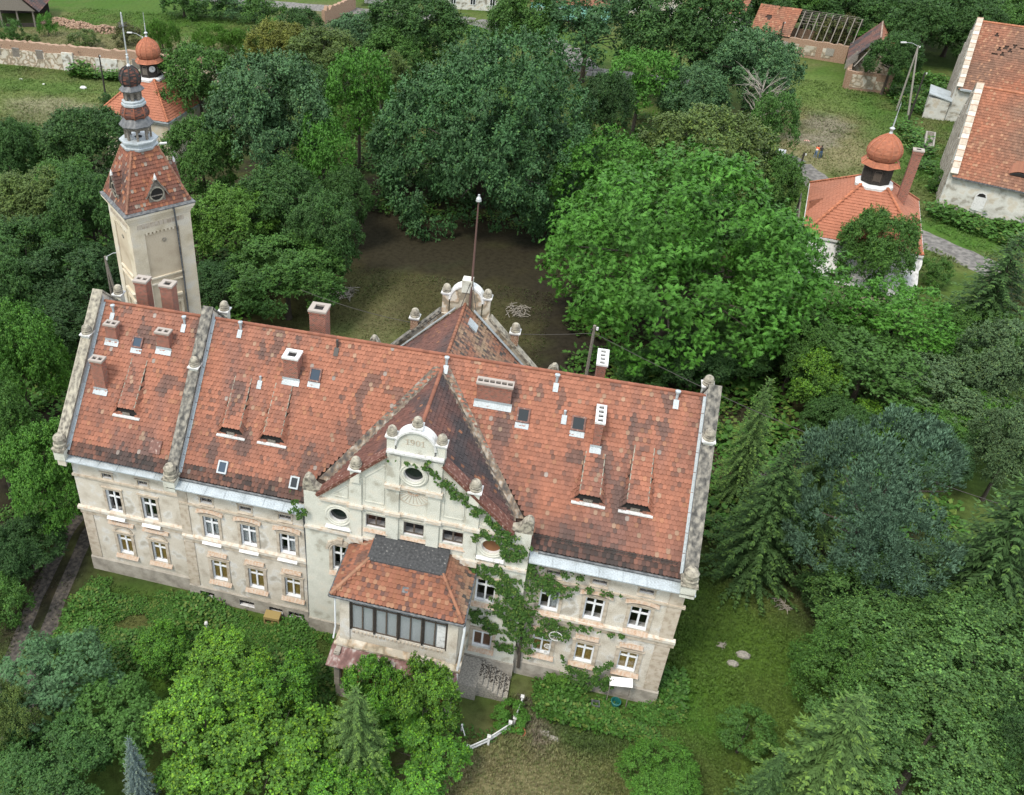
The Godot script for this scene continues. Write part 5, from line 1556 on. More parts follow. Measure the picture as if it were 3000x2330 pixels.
func build_ruins() -> void:
	# long roofless wall at the left
	var W := thing("ruined_wall", "long roofless brick wall with patched plaster and boarded windows beyond the lawn", "wall", V(-52, 0, -97))
	var b := MB.new()
	jagged_wall(b, V(-28, 0, -0.2), V(30, 0, 0.6), 0.55, 2.45, 2.75, 1.2, 1)
	put("plastered_base", b.mesh(), M.ruin_plaster, W)
	b = MB.new()
	jagged_wall(b, V(-28, 0, -0.55), V(30, 0, 0.25), 0.75, 3.6, 4.35, 0.5, 2)
	put("bare_brick", b.mesh(), M.old_brick, W)
	for x in [-24.3, -21.2, -17.6, -13.0, 5.0, 19.2, 23.0, -27.2]:
		b = MB.new()
		b.box(V(x, 2.2, 0.42 + x * 0.0138), V(1.35, 1.5, 0.06))
		var w := put("boarded_window", b.mesh(), M.zinc, W)
		b = MB.new()
		for k in 6: b.box(V(x - 0.56 + k * 0.225, 2.2, 0.47 + x * 0.0138), V(0.2, 1.44, 0.03))
		put("board", b.mesh(), M.wood_grey, w)
	for x in [-20.2, -18.4, -5.6, 16.5]:
		b = MB.new()
		b.beam(V(x, 3.2, 0.2), V(x + 0.6, 3.5, 0.9), 0.1, 0.1)
		put("beam_end", b.mesh(), M.wood_dark, W)
	b = MB.new()
	b.span(V(-8.6, 0, 0.2), V(-6.6, 3.0, 0.62))
	b.span(V(-2.4, 0, 0.25), V(1.6, 2.6, 0.56))
	put("plaster_patch", b.mesh(), M.white_wall, W)
	# rubble behind it
	for q in [[-78, -123, 3.2, "low rubble heap of pink brick beside the collapsed barn"], [-72, -121.5, 2.4, "red tile rubble heap among the weeds behind the ruined wall"], [-66.5, -120.5, 3.0, "pale rubble heap beside the willow scrub behind the ruined wall"]]:
		b = MB.new()
		for k in 150:
			var a := rf(0, TAU)
			var r: float = sqrt(rng.randf()) * q[2]
			b.box(V(cos(a) * r * 1.4, (1.0 - r / q[2]) * 1.0, sin(a) * r * 0.7), V(rf(0.2, 0.7), rf(0.15, 0.4), rf(0.2, 0.5)), Basis(V(rf(-1, 1), 1, rf(-1, 1)).normalized(), rf(0, 3)))
		var o := put("rubble_heap", b.mesh(), M.old_brick, self, V(q[0], 0, q[1]))
		tag(o, q[3], "rubble", "rubble heaps")
	# barn at the top left corner
	var B := thing("barn", "collapsing open barn with sagging grey roof at the far left", "barn", V(-87, 0, -123), 0.35)
	b = MB.new()
	b.prism(PackedVector2Array([Vector2(-5.5, 3.6), Vector2(5.2, 3.0), Vector2(4.9, 3.3), Vector2(0, 8.2), Vector2(-5.2, 3.9)]), V(0, 0, -6), Vector3.RIGHT, Vector3.UP, 12.0)
	put("roof", b.mesh(), M.wood_grey, B)
	b = MB.new()
	b.quad(V(-6.0, 3.2, 6.3), V(0, 8.5, 6.3), V(0, 8.5, -6.3), V(-6.0, 3.2, -6.3))
	tile_part("roof_tiles", B, [[V(-6.0, 3.3, -6.3), V(-6.0, 3.3, 6.3), V(0, 8.6, 6.3), V(0, 8.6, -6.3)], [V(6.0, 2.9, 6.3), V(6.0, 2.9, -6.3), V(0, 8.6, -6.3), V(0, 8.6, 6.3)]], 1, 0.4, 0.3)
	for x in [-4.6, -1.5, 1.6, 4.6]:
		b = MB.new()
		b.span(V(x - 0.14, 0, 5.4), V(x + 0.14, 3.5, 5.7))
		put("post", b.mesh(), M.wood_grey, B)
	b = MB.new()
	b.span(V(-5, 0, -5.6), V(5, 3.4, -5.4)); b.span(V(-5, 0, 5.3), V(5, 0.7, 5.5))
	put("back_boards", b.mesh(), M.wood_dark, B)
	# ruined range at the top right
	var f := V(0.94, 0, 0.34).normalized()
	var g := V(0.34, 0, -0.94).normalized()
	var R := thing("ruined_range", "long ruined farm range with bare rafters between two red tiled ends", "ruin", V(50.4, 0, -142.0))
	b = MB.new()
	jagged_wall(b, Vector3.ZERO, f * 16.5, 0.6, 2.7, 3.2, 0.8, 5)
	jagged_wall(b, g * 7.0, g * 7.0 + f * 19, 0.6, 2.6, 3.2, 0.8, 6)
	put("wall", b.mesh(), M.old_brick, R)
	b = MB.new()
	for q in [[0.2, 2.4], [3.4, 1.6], [7.0, 1.7], [9.6, 2.0], [12.6, 1.5]]: b.box(f * (q[0] + q[1] * 0.5) - g * 0.33 + V(0, 1.3, 0), V(q[1], 1.6, 0.06), Basis(f, Vector3.UP, -g))
	put("plaster_patch", b.mesh(), M.ruin_plaster, R)
	for x in [1.6, 6.2, 13.8]:
		b = MB.new()
		b.box(f * x - g * 0.38 + V(0, 1.6, 0), V(1.3, 1.2, 0.06), Basis(f, Vector3.UP, -g))
		put("boarded_window", b.mesh(), M.concrete, R)
	b = MB.new()
	var e0 := V(0, 3.0, 0) - g * 0.4
	var t0 := V(0, 6.9, 0) + g * 3.5
	b.quad(e0 - V(0, 0.1, 0), e0 + f * 6.8 - V(0, 0.1, 0), t0 + f * 7 - V(0, 0.1, 0), t0 - V(0, 0.1, 0))
	put("roof", b.mesh(), M.deck, R)
	tile_part("roof_tiles", R, [[e0, e0 + f * 6.8, t0 + f * 7.0, t0]], 5, 0.36, 0.28, null, [[e0.lerp(t0, 0.55) + f * 2.2, 0.55]])
	for k in 9:
		b = MB.new()
		var x := 7.6 + k * 1.15
		b.beam(f * x + V(0, 2.9, 0), f * x + g * 3.5 + V(0, 6.7, 0), 0.14, 0.16); b.beam(f * x + g * 7 + V(0, 2.9, 0), f * x + g * 3.5 + V(0, 6.7, 0), 0.14, 0.16)
		put("rafter", b.mesh(), M.wood_grey, R)
	b = MB.new()
	for k in 11:
		var t := 0.1 + k * 0.09
		var p := g * 7.0 + V(0, 2.95, 0)
		var q := g * 3.5 + V(0, 6.8, 0)
		if k in [3]: continue
		b.beam(p.lerp(q, t) + f * 6.9 + V(0, 0.12, 0), p.lerp(q, t) + f * (17.0 - 0.6 * (k % 3)) + V(0, 0.12, 0), 0.05, 0.06)
	for k in 5: b.beam(V(0, 2.95, 0).lerp(g * 3.5 + V(0, 6.8, 0), 0.55 + k * 0.1) + f * 7.2, V(0, 2.95, 0).lerp(g * 3.5 + V(0, 6.8, 0), 0.55 + k * 0.1) + f * (12.0 - k), 0.05, 0.06)
	put("battens", b.mesh(), M.wood_grey, R)
	# end wing towards the camera
	var Wg := thing("ruined_wing", "broken tiled wing with open timber gable above low brick wall", "ruin", V(66.8, 0, -121.4), -0.2)
	b = MB.new()
	jagged_wall(b, V(-3.1, 0, 0), V(3.1, 0, 0), 0.6, 2.7, 3.1, 0.6, 7); jagged_wall(b, V(-3.1, 0, -0.3), V(-3.1, 0, -14), 0.6, 2.2, 3.6, 0.7, 8); jagged_wall(b, V(3.1, 0, -3), V(3.1, 0, -14), 0.6, 2.6, 3.4, 0.7, 9)
	put("wall", b.mesh(), M.old_brick, Wg)
	b = MB.new()
	b.box(V(-0.8, 1.5, 0.33), V(3.4, 2.0, 0.06)); b.box(V(1.6, 1.2, 0.334), V(1.2, 1.3, 0.05))
	put("plaster_patch", b.mesh(), M.ruin_plaster, Wg)
	b = MB.new()
	for s in [-1, 1]: b.quad(V(s * 3.7, 3.0, -5.0), V(0, 7.0, -5.0), V(0, 7.0, -16), V(s * 3.7, 3.0, -16))
	put("roof", b.mesh(), M.deck, Wg)
	tile_part("roof_tiles", Wg, [[V(-3.8, 3.05, -16), V(-3.8, 3.05, -3.6), V(0, 7.1, -4.8), V(0, 7.1, -16)]], 1, 0.36, 0.28)
	tile_part("roof_tiles", Wg, [[V(3.8, 3.05, -5.6), V(3.8, 3.05, -16), V(0, 7.1, -16), V(0, 7.1, -4.8)]], 5, 0.36, 0.28)
	ridge("ridge_tiles", Wg, V(0, 7.15, -4.6), V(0, 7.15, -16), L(0.4, 0.3, 0.24), 0.14, 0.4)
	b = MB.new()
	for s in [-1, 1]: b.beam(V(s * 3.6, 3.0, -4.9), V(0, 7.0, -4.9), 0.16, 0.2)
	b.beam(V(-2.2, 4.6, -4.9), V(2.2, 4.6, -4.9), 0.14, 0.18)
	b.beam(V(-2.6, 3.2, -1.2), V(-0.6, 5.9, -4.6), 0.16, 0.16); b.beam(V(-3.1, 2.9, -0.5), V(2.0, 1.2, -2.0), 0.2, 0.2); b.beam(V(-1.4, 1.0, -1.0), V(0.2, 3.6, -3.6), 0.15, 0.15)
	for k in 9: b.beam(V(-3.9, 2.8 + 0.1 * k, -0.6 - k * 0.3), V(-2.4, 4.0 + 0.1 * k, -2.4 - k * 0.35), 0.07, 0.06)
	put("broken_timbers", b.mesh(), M.wood_grey, Wg)
	b = MB.new()
	b.span(V(-2.8, 0, -6.2), V(2.8, 4.4, -6.0))
	put("inner_wall", b.mesh(), M.ruin_plaster, Wg)
	b = MB.new()
	for k in 60: b.box(V(rf(-2.6, 2.6), 0.6 + rf(0, 0.8), rf(-4, -0.8)), V(rf(0.3, 0.8), 0.25, rf(0.3, 0.7)), Basis(V(rf(-1, 1), 1, rf(-1, 1)).normalized(), rf(0, 3)))
	put("rubble", b.mesh(), M.concrete, Wg)
	# houses along the far street
	far_house("pale cottage corner between trees at the top left of centre", V(-22.5, 0, -157.5), 0.1, 5, 4.5, 3.4, 6.5, M.white_wall, 2)
	far_house("low white house with blue-green base and a vine over its door", V(-2.0, 0, -159.0), 0.05, 12, 7, 3.2, 6.0, M.white_wall, 3)
	far_house("red roofed house with turquoise wall behind the street trees", V(18, 0, -155), -0.05, 15, 7, 3.4, 6.4, null, 4)
	far_house("tall cream house with small dark windows behind the dense tree", V(34, 0, -163), -0.1, 10, 8, 6.5, 10, M.plaster, 3)
	far_house("plain pale gabled house joined to the ruined range", V(46.5, 0, -149), -0.35, 8, 8, 5.2, 8.5, M.plaster_pale, 1)
	var K := thing("ruined_brick_wall", "crumbling pink brick wall running up to a broken red roof at the top", "wall", V(-26.5, 0, -147))
	b = MB.new()
	jagged_wall(b, V(-1.5, 0, 10), V(1.0, 0, -3), 0.7, 1.6, 3.6, 0.6, 11)
	put("bare_brick", b.mesh(), M.old_brick, K)
	b = MB.new()
	b.box(V(2.5, 3.4, -6), V(4, 0.2, 4), Basis(V(0, 0, 1), 0.6))
	put("broken_roof", b.mesh(), M.old_brick, K)

func far_house(label: String, at: Vector3, turn: float, w: float, d: float, ey: float, ry: float, wall: Material, nwin: int) -> void:
	var H := thing("village_house", label, "house", at, turn, "houses along the far street")
	var b := MB.new()
	b.span(V(-w / 2, 0, -d / 2), V(w / 2, ey, d / 2))
	b.prism(PackedVector2Array([Vector2(-d / 2, ey), Vector2(d / 2, ey), Vector2(0, ry)]), V(-w / 2, 0, 0), V(0, 0, -1), Vector3.UP, w if V(0, 0, -1).cross(Vector3.UP).x > 0 else -w)
	put("wall", b.mesh(), wall if wall else flat("turquoise_render", L(0.22, 0.5, 0.42), 0.9), H)
	tile_part("roof_tiles", H, [[V(-w / 2 - 0.2, ey - 0.15, d / 2 + 0.3), V(w / 2 + 0.2, ey - 0.15, d / 2 + 0.3), V(w / 2 + 0.2, ry + 0.15, 0), V(-w / 2 - 0.2, ry + 0.15, 0)], [V(w / 2 + 0.2, ey - 0.15, -d / 2 - 0.3), V(-w / 2 - 0.2, ey - 0.15, -d / 2 - 0.3), V(-w / 2 - 0.2, ry + 0.15, 0), V(w / 2 + 0.2, ry + 0.15, 0)]], 5, 0.4, 0.3)
	for k in nwin:
		var x := -w / 2 + w * (k + 0.5) / nwin
		for y in ([1.0, 4.2] if ey > 5 else [1.0]):
			b = MB.new()
			b.span(V(x - 0.55, y, d / 2 - 0.05), V(x + 0.55, y + 1.4, d / 2 + 0.05))
			var o := put("window", b.mesh(), M.paint, H)
			for s in [-1, 1]:
				b = MB.new()
				b.span(V(x + s * 0.26 - 0.2, y + 0.1, d / 2 + 0.03), V(x + s * 0.26 + 0.2, y + 1.3, d / 2 + 0.06))
				put("pane", b.mesh(), M.dark_glass, o)

# ---------------------------------------------------------------- poles, people, small things
func lamp_post(called: String, label: String, at: Vector3, h: float, arm: Vector3, twin: Vector3, mat: Material, group := "") -> void:
	var T := thing(called, label, "lamp post" if arm != Vector3.ZERO else "pole", at, 0, group)
	var b := MB.new()
	b.tube([Vector3.ZERO, V(0, h, 0)], [0.15, 0.10], 8)
	put("pole", b.mesh(), mat, T)
	if twin != Vector3.ZERO:
		b = MB.new()
		b.tube([twin, V(0, h - 0.4, 0)], [0.15, 0.10], 8)
		put("stay", b.mesh(), mat, T)
	if arm != Vector3.ZERO:
		b = MB.new()
		b.tube([V(0, h - 0.1, 0), arm * 0.5 + V(0, h + 0.35, 0), arm + V(0, h + 0.45, 0)], [0.035, 0.03, 0.03], 6)
		put("bracket", b.mesh(), M.galv, T)
		b = MB.new()
		b.box(arm * 1.15 + V(0, h + 0.45, 0), V(0.75, 0.14, 0.26), Basis(Vector3.UP, atan2(-arm.z, arm.x)))
		put("lamp_head", b.mesh(), M.white_cap, T)
	else:
		b = MB.new()
		b.box(V(0, h - 0.3, 0), V(0.5, 0.08, 0.08), Basis(Vector3.UP, 0.6))
		put("crossarm", b.mesh(), M.wood_dark, T)
	b = MB.new()
	b.lathe([Vector2(0.08, 0), Vector2(0.08, 0.2), Vector2(0.04, 0.24)], 8, V(0.2, h - 0.25, 0.1))
	put("insulator", b.mesh(), M.white_cap, T)

func cable(label: String, p: Vector3, q: Vector3, sag: float) -> void:
	var b := MB.new()
	var pts: Array = []
	var r: Array = []
	for k in 15:
		var t := k / 14.0
		pts.append((p.lerp(q, t)) - V(0, sag * 4 * t * (1 - t), 0)); r.append(0.022)
	b.tube(pts, r, 4)
	tag(put("overhead_cable", b.mesh(), M.iron), label, "cable")

func sd_capsule(p: Vector3, a: Vector3, b: Vector3, ra: float, rb: float) -> float:
	var ab := b - a
	var t := clampf((p - a).dot(ab) / maxf(ab.length_squared(), 1e-6), 0, 1)
	return (p - a - ab * t).length() - lerpf(ra, rb, t)

# one continuous surface round tapered bones: [from, to, radius, radius, colour]
func body_mesh(bones: Array, cell: float) -> ArrayMesh:
	var lo := V(9, 9, 9)
	var hi := -lo
	for k in bones:
		for e in 2:
			lo = lo.min(k[e] - V(1, 1, 1) * (float(k[2 + e]) + cell * 3)); hi = hi.max(k[e] + V(1, 1, 1) * (float(k[2 + e]) + cell * 3))
	var n := Vector3i((hi - lo) / cell) + Vector3i.ONE
	var f := PackedFloat32Array()
	f.resize(n.x * n.y * n.z)
	f.fill(1.0)
	for k in bones:
		var r := maxf(k[2], k[3]) + cell * 3
		var a := Vector3i(((k[0] as Vector3).min(k[1]) - V(1, 1, 1) * r - lo) / cell).clamp(Vector3i.ZERO, n - Vector3i.ONE)
		var c := Vector3i(((k[0] as Vector3).max(k[1]) + V(1, 1, 1) * r - lo) / cell).clamp(Vector3i.ZERO, n - Vector3i.ONE)
		for x in range(a.x, c.x + 1):
			for y in range(a.y, c.y + 1):
				for z in range(a.z, c.z + 1):
					var i := (x * n.y + y) * n.z + z
					var d := sd_capsule(lo + V(x, y, z) * cell, k[0], k[1], k[2], k[3])
					var h := clampf(0.5 + 0.5 * (f[i] - d) / 0.03, 0, 1)
					f[i] = lerpf(f[i], d, h) - 0.03 * h * (1 - h)
	var id := {}
	var b := MB.new()
	for x in n.x - 1:
		for y in n.y - 1:
			for z in n.z - 1:
				var s := V(0, 0, 0)
				var m := 0
				for e in [[0, 0, 0, 1, 0, 0], [0, 0, 0, 0, 1, 0], [0, 0, 0, 0, 0, 1], [1, 1, 1, 0, 1, 1], [1, 1, 1, 1, 0, 1], [1, 1, 1, 1, 1, 0], [1, 0, 0, 1, 1, 0], [1, 0, 0, 1, 0, 1], [0, 1, 0, 1, 1, 0], [0, 1, 0, 0, 1, 1], [0, 0, 1, 1, 0, 1], [0, 0, 1, 0, 1, 1]]:
					var v0 := f[((x + e[0]) * n.y + y + e[1]) * n.z + z + e[2]]
					var v1 := f[((x + e[3]) * n.y + y + e[4]) * n.z + z + e[5]]
					if (v0 < 0) != (v1 < 0):
						s += V(e[0], e[1], e[2]).lerp(V(e[3], e[4], e[5]), v0 / (v0 - v1)); m += 1
				if m:
					var p := lo + (V(x, y, z) + s / m) * cell
					var best := 1e9
					var col := Color.WHITE
					for k in bones:
						var d := sd_capsule(p, k[0], k[1], k[2], k[3])
						if d < best: best = d; col = k[4]
					id[Vector3i(x, y, z)] = b.v.size()
					b.v.append(p); b.n.append(Vector3.UP); b.c.append(col)
	for key in id:
		var x: int = key.x
		var y: int = key.y
		var z: int = key.z
		for ax in 3:
			var e := Vector3i(1, 0, 0) if ax == 0 else (Vector3i(0, 1, 0) if ax == 1 else Vector3i(0, 0, 1))
			var u := Vector3i(0, 1, 0) if ax == 0 else (Vector3i(0, 0, 1) if ax == 1 else Vector3i(1, 0, 0))
			var w := Vector3i(0, 0, 1) if ax == 0 else (Vector3i(1, 0, 0) if ax == 1 else Vector3i(0, 1, 0))
			var v0 := f[(x * n.y + y) * n.z + z]
			var q: Vector3i = key + e
			if q.x >= n.x or q.y >= n.y or q.z >= n.z: continue
			var v1 := f[(q.x * n.y + q.y) * n.z + q.z]
			if (v0 < 0) == (v1 < 0): continue
			if not (id.has(key - u) and id.has(key - w) and id.has(key - u - w)): continue
			var a: int = id[key]
			var b1: int = id[key - u]
			var c1: int = id[key - u - w]
			var d1: int = id[key - w]
			if v0 < 0: b.ix.append_array([a, c1, b1, a, d1, c1])
			else: b.ix.append_array([a, b1, c1, a, c1, d1])
	var acc := PackedVector3Array()
	acc.resize(b.v.size())
	for i in range(0, b.ix.size(), 3):
		var m2 := (b.v[b.ix[i + 2]] - b.v[b.ix[i]]).cross(b.v[b.ix[i + 1]] - b.v[b.ix[i]])
		for k in 3: acc[b.ix[i + k]] += m2
	for i in acc.size(): b.n[i] = acc[i].normalized()
	return b.mesh()

func person(label: String, at: Vector3, turn: float, top: Color, stripe: Color, legs: Color, hair: Color, shoe: Color, bow: float, reach: Vector3) -> void:
	var T := thing("person", label, "person", at, turn)
	var skin := L(0.42, 0.25, 0.17)
	var hip := V(0, 0.92, 0)
	var chest := V(0, 1.32, 0.10 + bow)
	var neck := V(0, 1.47, 0.13 + bow)
	var head := V(0, 1.62, 0.17 + bow)
	var k: Array = [
		[hip, V(0, 1.08, 0.04), 0.135, 0.14, legs], [V(0, 1.08, 0.04 + bow * 0.3), chest, 0.145, 0.155, top], [V(-0.12, 1.38, 0.1 + bow), V(0.12, 1.38, 0.1 + bow), 0.085, 0.085, top], [V(0, 1.13, 0.05), V(0, 1.15, 0.06), 0.163, 0.163, stripe],
		[neck, head - V(0, 0.08, 0), 0.055, 0.055, skin], [head - V(0, 0.03, -0.01), head + V(0, 0.02, 0.02), 0.088, 0.092, skin], [head + V(0, 0.04, -0.025), head + V(0, -0.04, -0.04), 0.092, 0.085, hair], [head + V(0, -0.02, 0.095), head + V(0, -0.035, 0.11), 0.016, 0.014, skin]]
	for s in [-1, 1]:
		k.append([V(s * 0.09, 0.9, 0), V(s * 0.12, 0.5, 0.03 * s), 0.095, 0.065, legs])
		k.append([V(s * 0.12, 0.5, 0.03 * s), V(s * 0.13, 0.1, -0.04 * s), 0.065, 0.045, legs])
		k.append([V(s * 0.13, 0.05, -0.06 * s), V(s * 0.14, 0.04, 0.14 - 0.06 * s), 0.045, 0.035, shoe])
		var sh := V(s * 0.19, 1.38, 0.1 + bow)
		var el := sh + V(s * 0.06, -0.24, 0.06)
		var ha: Vector3 = V(s * 0.1, 1.2, 0.42 + bow) + reach
		k.append([sh, el, 0.055, 0.045, top])
		k.append([el, ha, 0.042, 0.03, skin])
		k.append([ha, ha + V(-s * 0.02, 0, 0.07), 0.035, 0.03, skin])
		for i in 4: k.append([ha + V(s * (i - 1.5) * 0.019, 0, 0.07), ha + V(s * (i - 1.5) * 0.021 - s * 0.01, -0.03, 0.13 + 0.012 * (1.5 - absf(i - 1.5))), 0.012, 0.009, skin])
		k.append([ha + V(-s * 0.03, 0.01, 0.02), ha + V(-s * 0.06, 0.02, 0.07), 0.012, 0.010, skin])
	put("body", body_mesh(k, 0.022), M.skin, T)

func build_small() -> void:
	M.skin = flat("cloth_and_skin", L(1, 1, 1), 0.8)
	person("person in an orange high-visibility vest and blue jeans on the worn lawn", V(55.55, 0, -90.0), 2.4, L(0.75, 0.13, 0.05), L(0.75, 0.62, 0.52), L(0.10, 0.16, 0.24), L(0.05, 0.02, 0.015), L(0.4, 0.4, 0.38), 0.03, V(0, 0.05, 0))
	person("person in a black top and dark blue jeans with arm raised, beside the orange vest", V(56.15, 0, -89.95), 3.5, L(0.012, 0.012, 0.014), L(0.012, 0.012, 0.014), L(0.04, 0.09, 0.16), L(0.02, 0.014, 0.01), L(0.03, 0.03, 0.03), 0.05, V(0.1, 0.25, 0.0))
	lamp_post("utility_pole", "twin concrete lamp pole leaning together on the right lawn near the ruined wing", V(69.7, 0, -113.0), 9.6, V(-1.9, 0, 0.5), V(1.2, 0, 2.0), M.concrete)
	lamp_post("utility_pole", "black tarred pole standing alone beside the twin concrete lamp pole", V(69.94, 0, -106.9), 7.6, Vector3.ZERO, Vector3.ZERO, M.pole_wood)
	lamp_post("utility_pole", "bare black pole beside the asphalt track by the right gatehouse", V(51.4, 0, -76.7), 5.4, Vector3.ZERO, Vector3.ZERO, M.pole_wood)
	lamp_post("utility_pole", "thin dark pole on the left lawn in front of the ruined wall", V(-48.1, 0, -87.8), 6.0, Vector3.ZERO, Vector3.ZERO, M.pole_wood)
	lamp_post("utility_pole", "weathered twin lamp pole standing among dark trees left of the stair tower", V(-10.9, 0, -24.2), 9.6, V(1.5, 0, -0.3), V(1.4, 0, 0.4), M.wood_grey)
	lamp_post("utility_pole", "lattice-like twin lamp pole in front of the clock gatehouse", V(-19.0, 0, -47.0), 9.6, V(1.6, 0, -0.9), V(1.5, 0, 1.0), M.concrete)
	lamp_post("utility_pole", "street lamp rising behind the trees right of the clock gatehouse dome", V(-3.0, 0, -86.0), 9.4, V(1.8, 0, 0.1), Vector3.ZERO, M.concrete)
	lamp_post("utility_pole", "pale lamp arm just left of the clock gatehouse dome", V(-40.5, 0, -88), 9.3, V(-1.6, 0, 0.2), Vector3.ZERO, M.concrete)
	lamp_post("utility_pole", "plain grey pole rising right behind the palace ridge", V(29.66, 0, -18), 13.6, Vector3.ZERO, Vector3.ZERO, M.wood_grey)
	lamp_post("utility_pole", "rusty thin pole in front of the tiled end of the ruined range", V(55.2, 0, -139.5), 5.5, Vector3.ZERO, Vector3.ZERO, M.pole_wood)
	lamp_post("utility_pole", "grey pole with many cables behind the far gable of the hall", V(84.5, 0, -136), 8.5, Vector3.ZERO, Vector3.ZERO, M.concrete)
	cable("thin cable crossing the shrubs right of the palace", V(29.7, 13.0, -18), V(75, 9.0, -9), 2.5)
	cable("thin cable from the grey pole towards the walnut tree at left", V(29.7, 13.0, -18), V(6, 8.0, -26), 1.5)
	cable("upper cable at the top right behind the hall gable", V(84.5, 8.3, -136), V(115, 9, -120), 1.0)
	cable("lower cable at the top right behind the hall gable", V(84.5, 7.6, -136), V(115, 8, -120), 1.3)
	# mast on the rear gable
	var T := thing("lightning_mast", "tall rusty iron mast with a bell-shaped cap rising over the rear gable", "mast", V(21.86, 16.4, -13.4))
	var b := MB.new()
	b.tube([V(0, 0, 0), V(0, 2.2, -0.2), V(0, 7.2, -0.25)], [0.075, 0.07, 0.045], 8)
	put("pole", b.mesh(), flat("rusty_iron", L(0.10, 0.055, 0.045), 0.85), T)
	b = MB.new()
	b.lathe([Vector2(0.17, 7.2), Vector2(0.15, 7.35), Vector2(0.06, 7.5), Vector2(0.06, 7.6), Vector2(0.0, 7.62)], 10, V(0, 0, -0.25))
	put("bell_cap", b.mesh(), M.galv, T)
	b = MB.new()
	for s in [-1, 1]: b.tube([V(s * 0.5, 0.2, 0.6), V(0, 2.0, -0.2)], [0.025, 0.025], 5)
	put("stay", b.mesh(), M.iron, T)
	# car half hidden under the trees
	T = thing("parked_car", "small light car mostly hidden under trees at the track end", "car", V(50.6, 0, -87.6), 1.35)
	b = MB.new()
	b.prism(PackedVector2Array([Vector2(-2.0, 0.35), Vector2(2.0, 0.35), Vector2(2.05, 0.75), Vector2(1.2, 0.92), Vector2(0.65, 1.42), Vector2(-1.3, 1.45), Vector2(-1.95, 0.95)]), V(0, 0, -0.8), Vector3.RIGHT, Vector3.UP, 1.6)
	put("body", b.mesh(), flat("silver_paint", L(0.5, 0.5, 0.5), 0.3, 0.2), T)
	b = MB.new()
	b.prism(PackedVector2Array([Vector2(1.12, 0.95), Vector2(0.62, 1.38), Vector2(-1.25, 1.40), Vector2(-1.7, 1.0)]), V(0, 0, -0.81), Vector3.RIGHT, Vector3.UP, 1.62)
	put("windows", b.mesh(), M.dark_glass, T)
	for q in [[-1.25, 0.72], [1.3, 0.72], [-1.25, -0.72], [1.3, -0.72]]:
		b = MB.new()
		b.lathe([Vector2(0.0, -0.1), Vector2(0.32, -0.1), Vector2(0.32, 0.1), Vector2(0.0, 0.1)], 14)
		var o := put("wheel", b.mesh(), M.iron, T)
		o.transform = Transform3D(Basis(Vector3.RIGHT, PI / 2), V(q[0], 0.32, q[1]))
	# white annex and well by the hall
	T = thing("annex", "small white plastered annex with pale sheet roof against the hall gable", "annex", V(74.6, 0, -112.6), -0.25)
	b = MB.new()
	b.span(V(-1.4, 0, -2.2), V(1.4, 3.0, 2.2))
	put("wall", b.mesh(), M.white_wall, T)
	b = MB.new()
	b.box(V(0, 3.25, 0), V(3.2, 0.14, 4.7), Basis(V(0, 0, 1), -0.22))
	put("roof", b.mesh(), M.zinc, T)
	T = thing("stone_trough", "broken concrete trough standing by the hall's gable wall", "trough", V(71.0, 0, -99), -0.25)
	b = MB.new()
	b.span(V(-0.6, 0, -3), V(-0.4, 1.0, 3)); b.span(V(0.4, 0, -3), V(0.6, 1.0, 3)); b.span(V(-0.4, 0, 2.8), V(0.4, 1.0, 3)); b.span(V(-0.4, 0, -3), V(0.4, 1.0, -2.8)); b.span(V(-0.4, 0, -2.8), V(0.4, 0.5, 2.8))
	put("basin", b.mesh(), M.concrete, T)
	# white garden rail
	T = thing("garden_rail", "white wooden rail leaning across the weeds in front of the porch", "fence", V(27.3, 0, 5.0))
	var runs := [[V(-1.02, 0, 0.96), V(0, 0, 0.07)], [V(0, 0, 0.07), V(1.0, 0, -1.1)], [V(1.2, 0, -1.45), V(1.43, 0, -2.9)]]
	for r in runs:
		for y in [0.42, 0.66]:
			b = MB.new()
			b.beam(r[0] + V(0, y, 0), r[1] + V(0, y - 0.04, 0), 0.05, 0.1)
			put("rail", b.mesh(), M.white_cap, T)
	for p in [V(-1.02, 0, 0.96), V(0, 0, 0.07), V(1.0, 0, -1.1), V(1.2, 0, -1.45), V(1.43, 0, -2.9)]:
		b = MB.new()
		b.span(p + V(-0.06, 0, -0.06), p + V(0.06, 0.78, 0.06)); b.box(p + V(0, 0.8, 0), V(0.2, 0.05, 0.2))
		put("post", b.mesh(), M.white_cap, T)
	T = thing("broken_rail", "short broken white rail stub deep in the weeds beside the young maples", "fence", V(25.85, 0, 4.9))
	b = MB.new()
	b.beam(V(-0.12, 0.5, -0.25), V(0.14, 0.42, 0.25), 0.05, 0.1); b.span(V(-0.16, 0, -0.3), V(-0.06, 0.6, -0.2))
	put("rail", b.mesh(), M.white_cap, T)
	T = thing("terracotta_pot", "broken terracotta pot lying by the white garden rail", "pot", V(28.9, 0, 3.7))
	b = MB.new()
	b.lathe([Vector2(0.16, 0), Vector2(0.27, 0.3), Vector2(0.3, 0.3), Vector2(0.3, 0.36), Vector2(0.25, 0.36), Vector2(0.22, 0.2)], 14)
	var pot := put("bowl", b.mesh(), flat("terracotta", L(0.32, 0.11, 0.05), 0.9), T)
	pot.transform = Transform3D(Basis(Vector3.RIGHT, 1.0), V(0, 0.1, 0))
	# clutter at the foot of the front wall
	T = thing("white_canopy", "white sheet canopy propped at the wall foot near the right corner", "canopy", V(33.95, 0, 0.5))
	b = MB.new()
	b.box(V(0, 1.95, 0), V(1.25, 0.05, 0.5), Basis(V(0.97, 0.2, 0).normalized(), V(-0.2, 0.97, 0).normalized(), V(0, 0, 1)) * Basis(Vector3.RIGHT, 0.5))
	put("sheet", b.mesh(), M.white_cap, T)
	b = MB.new()
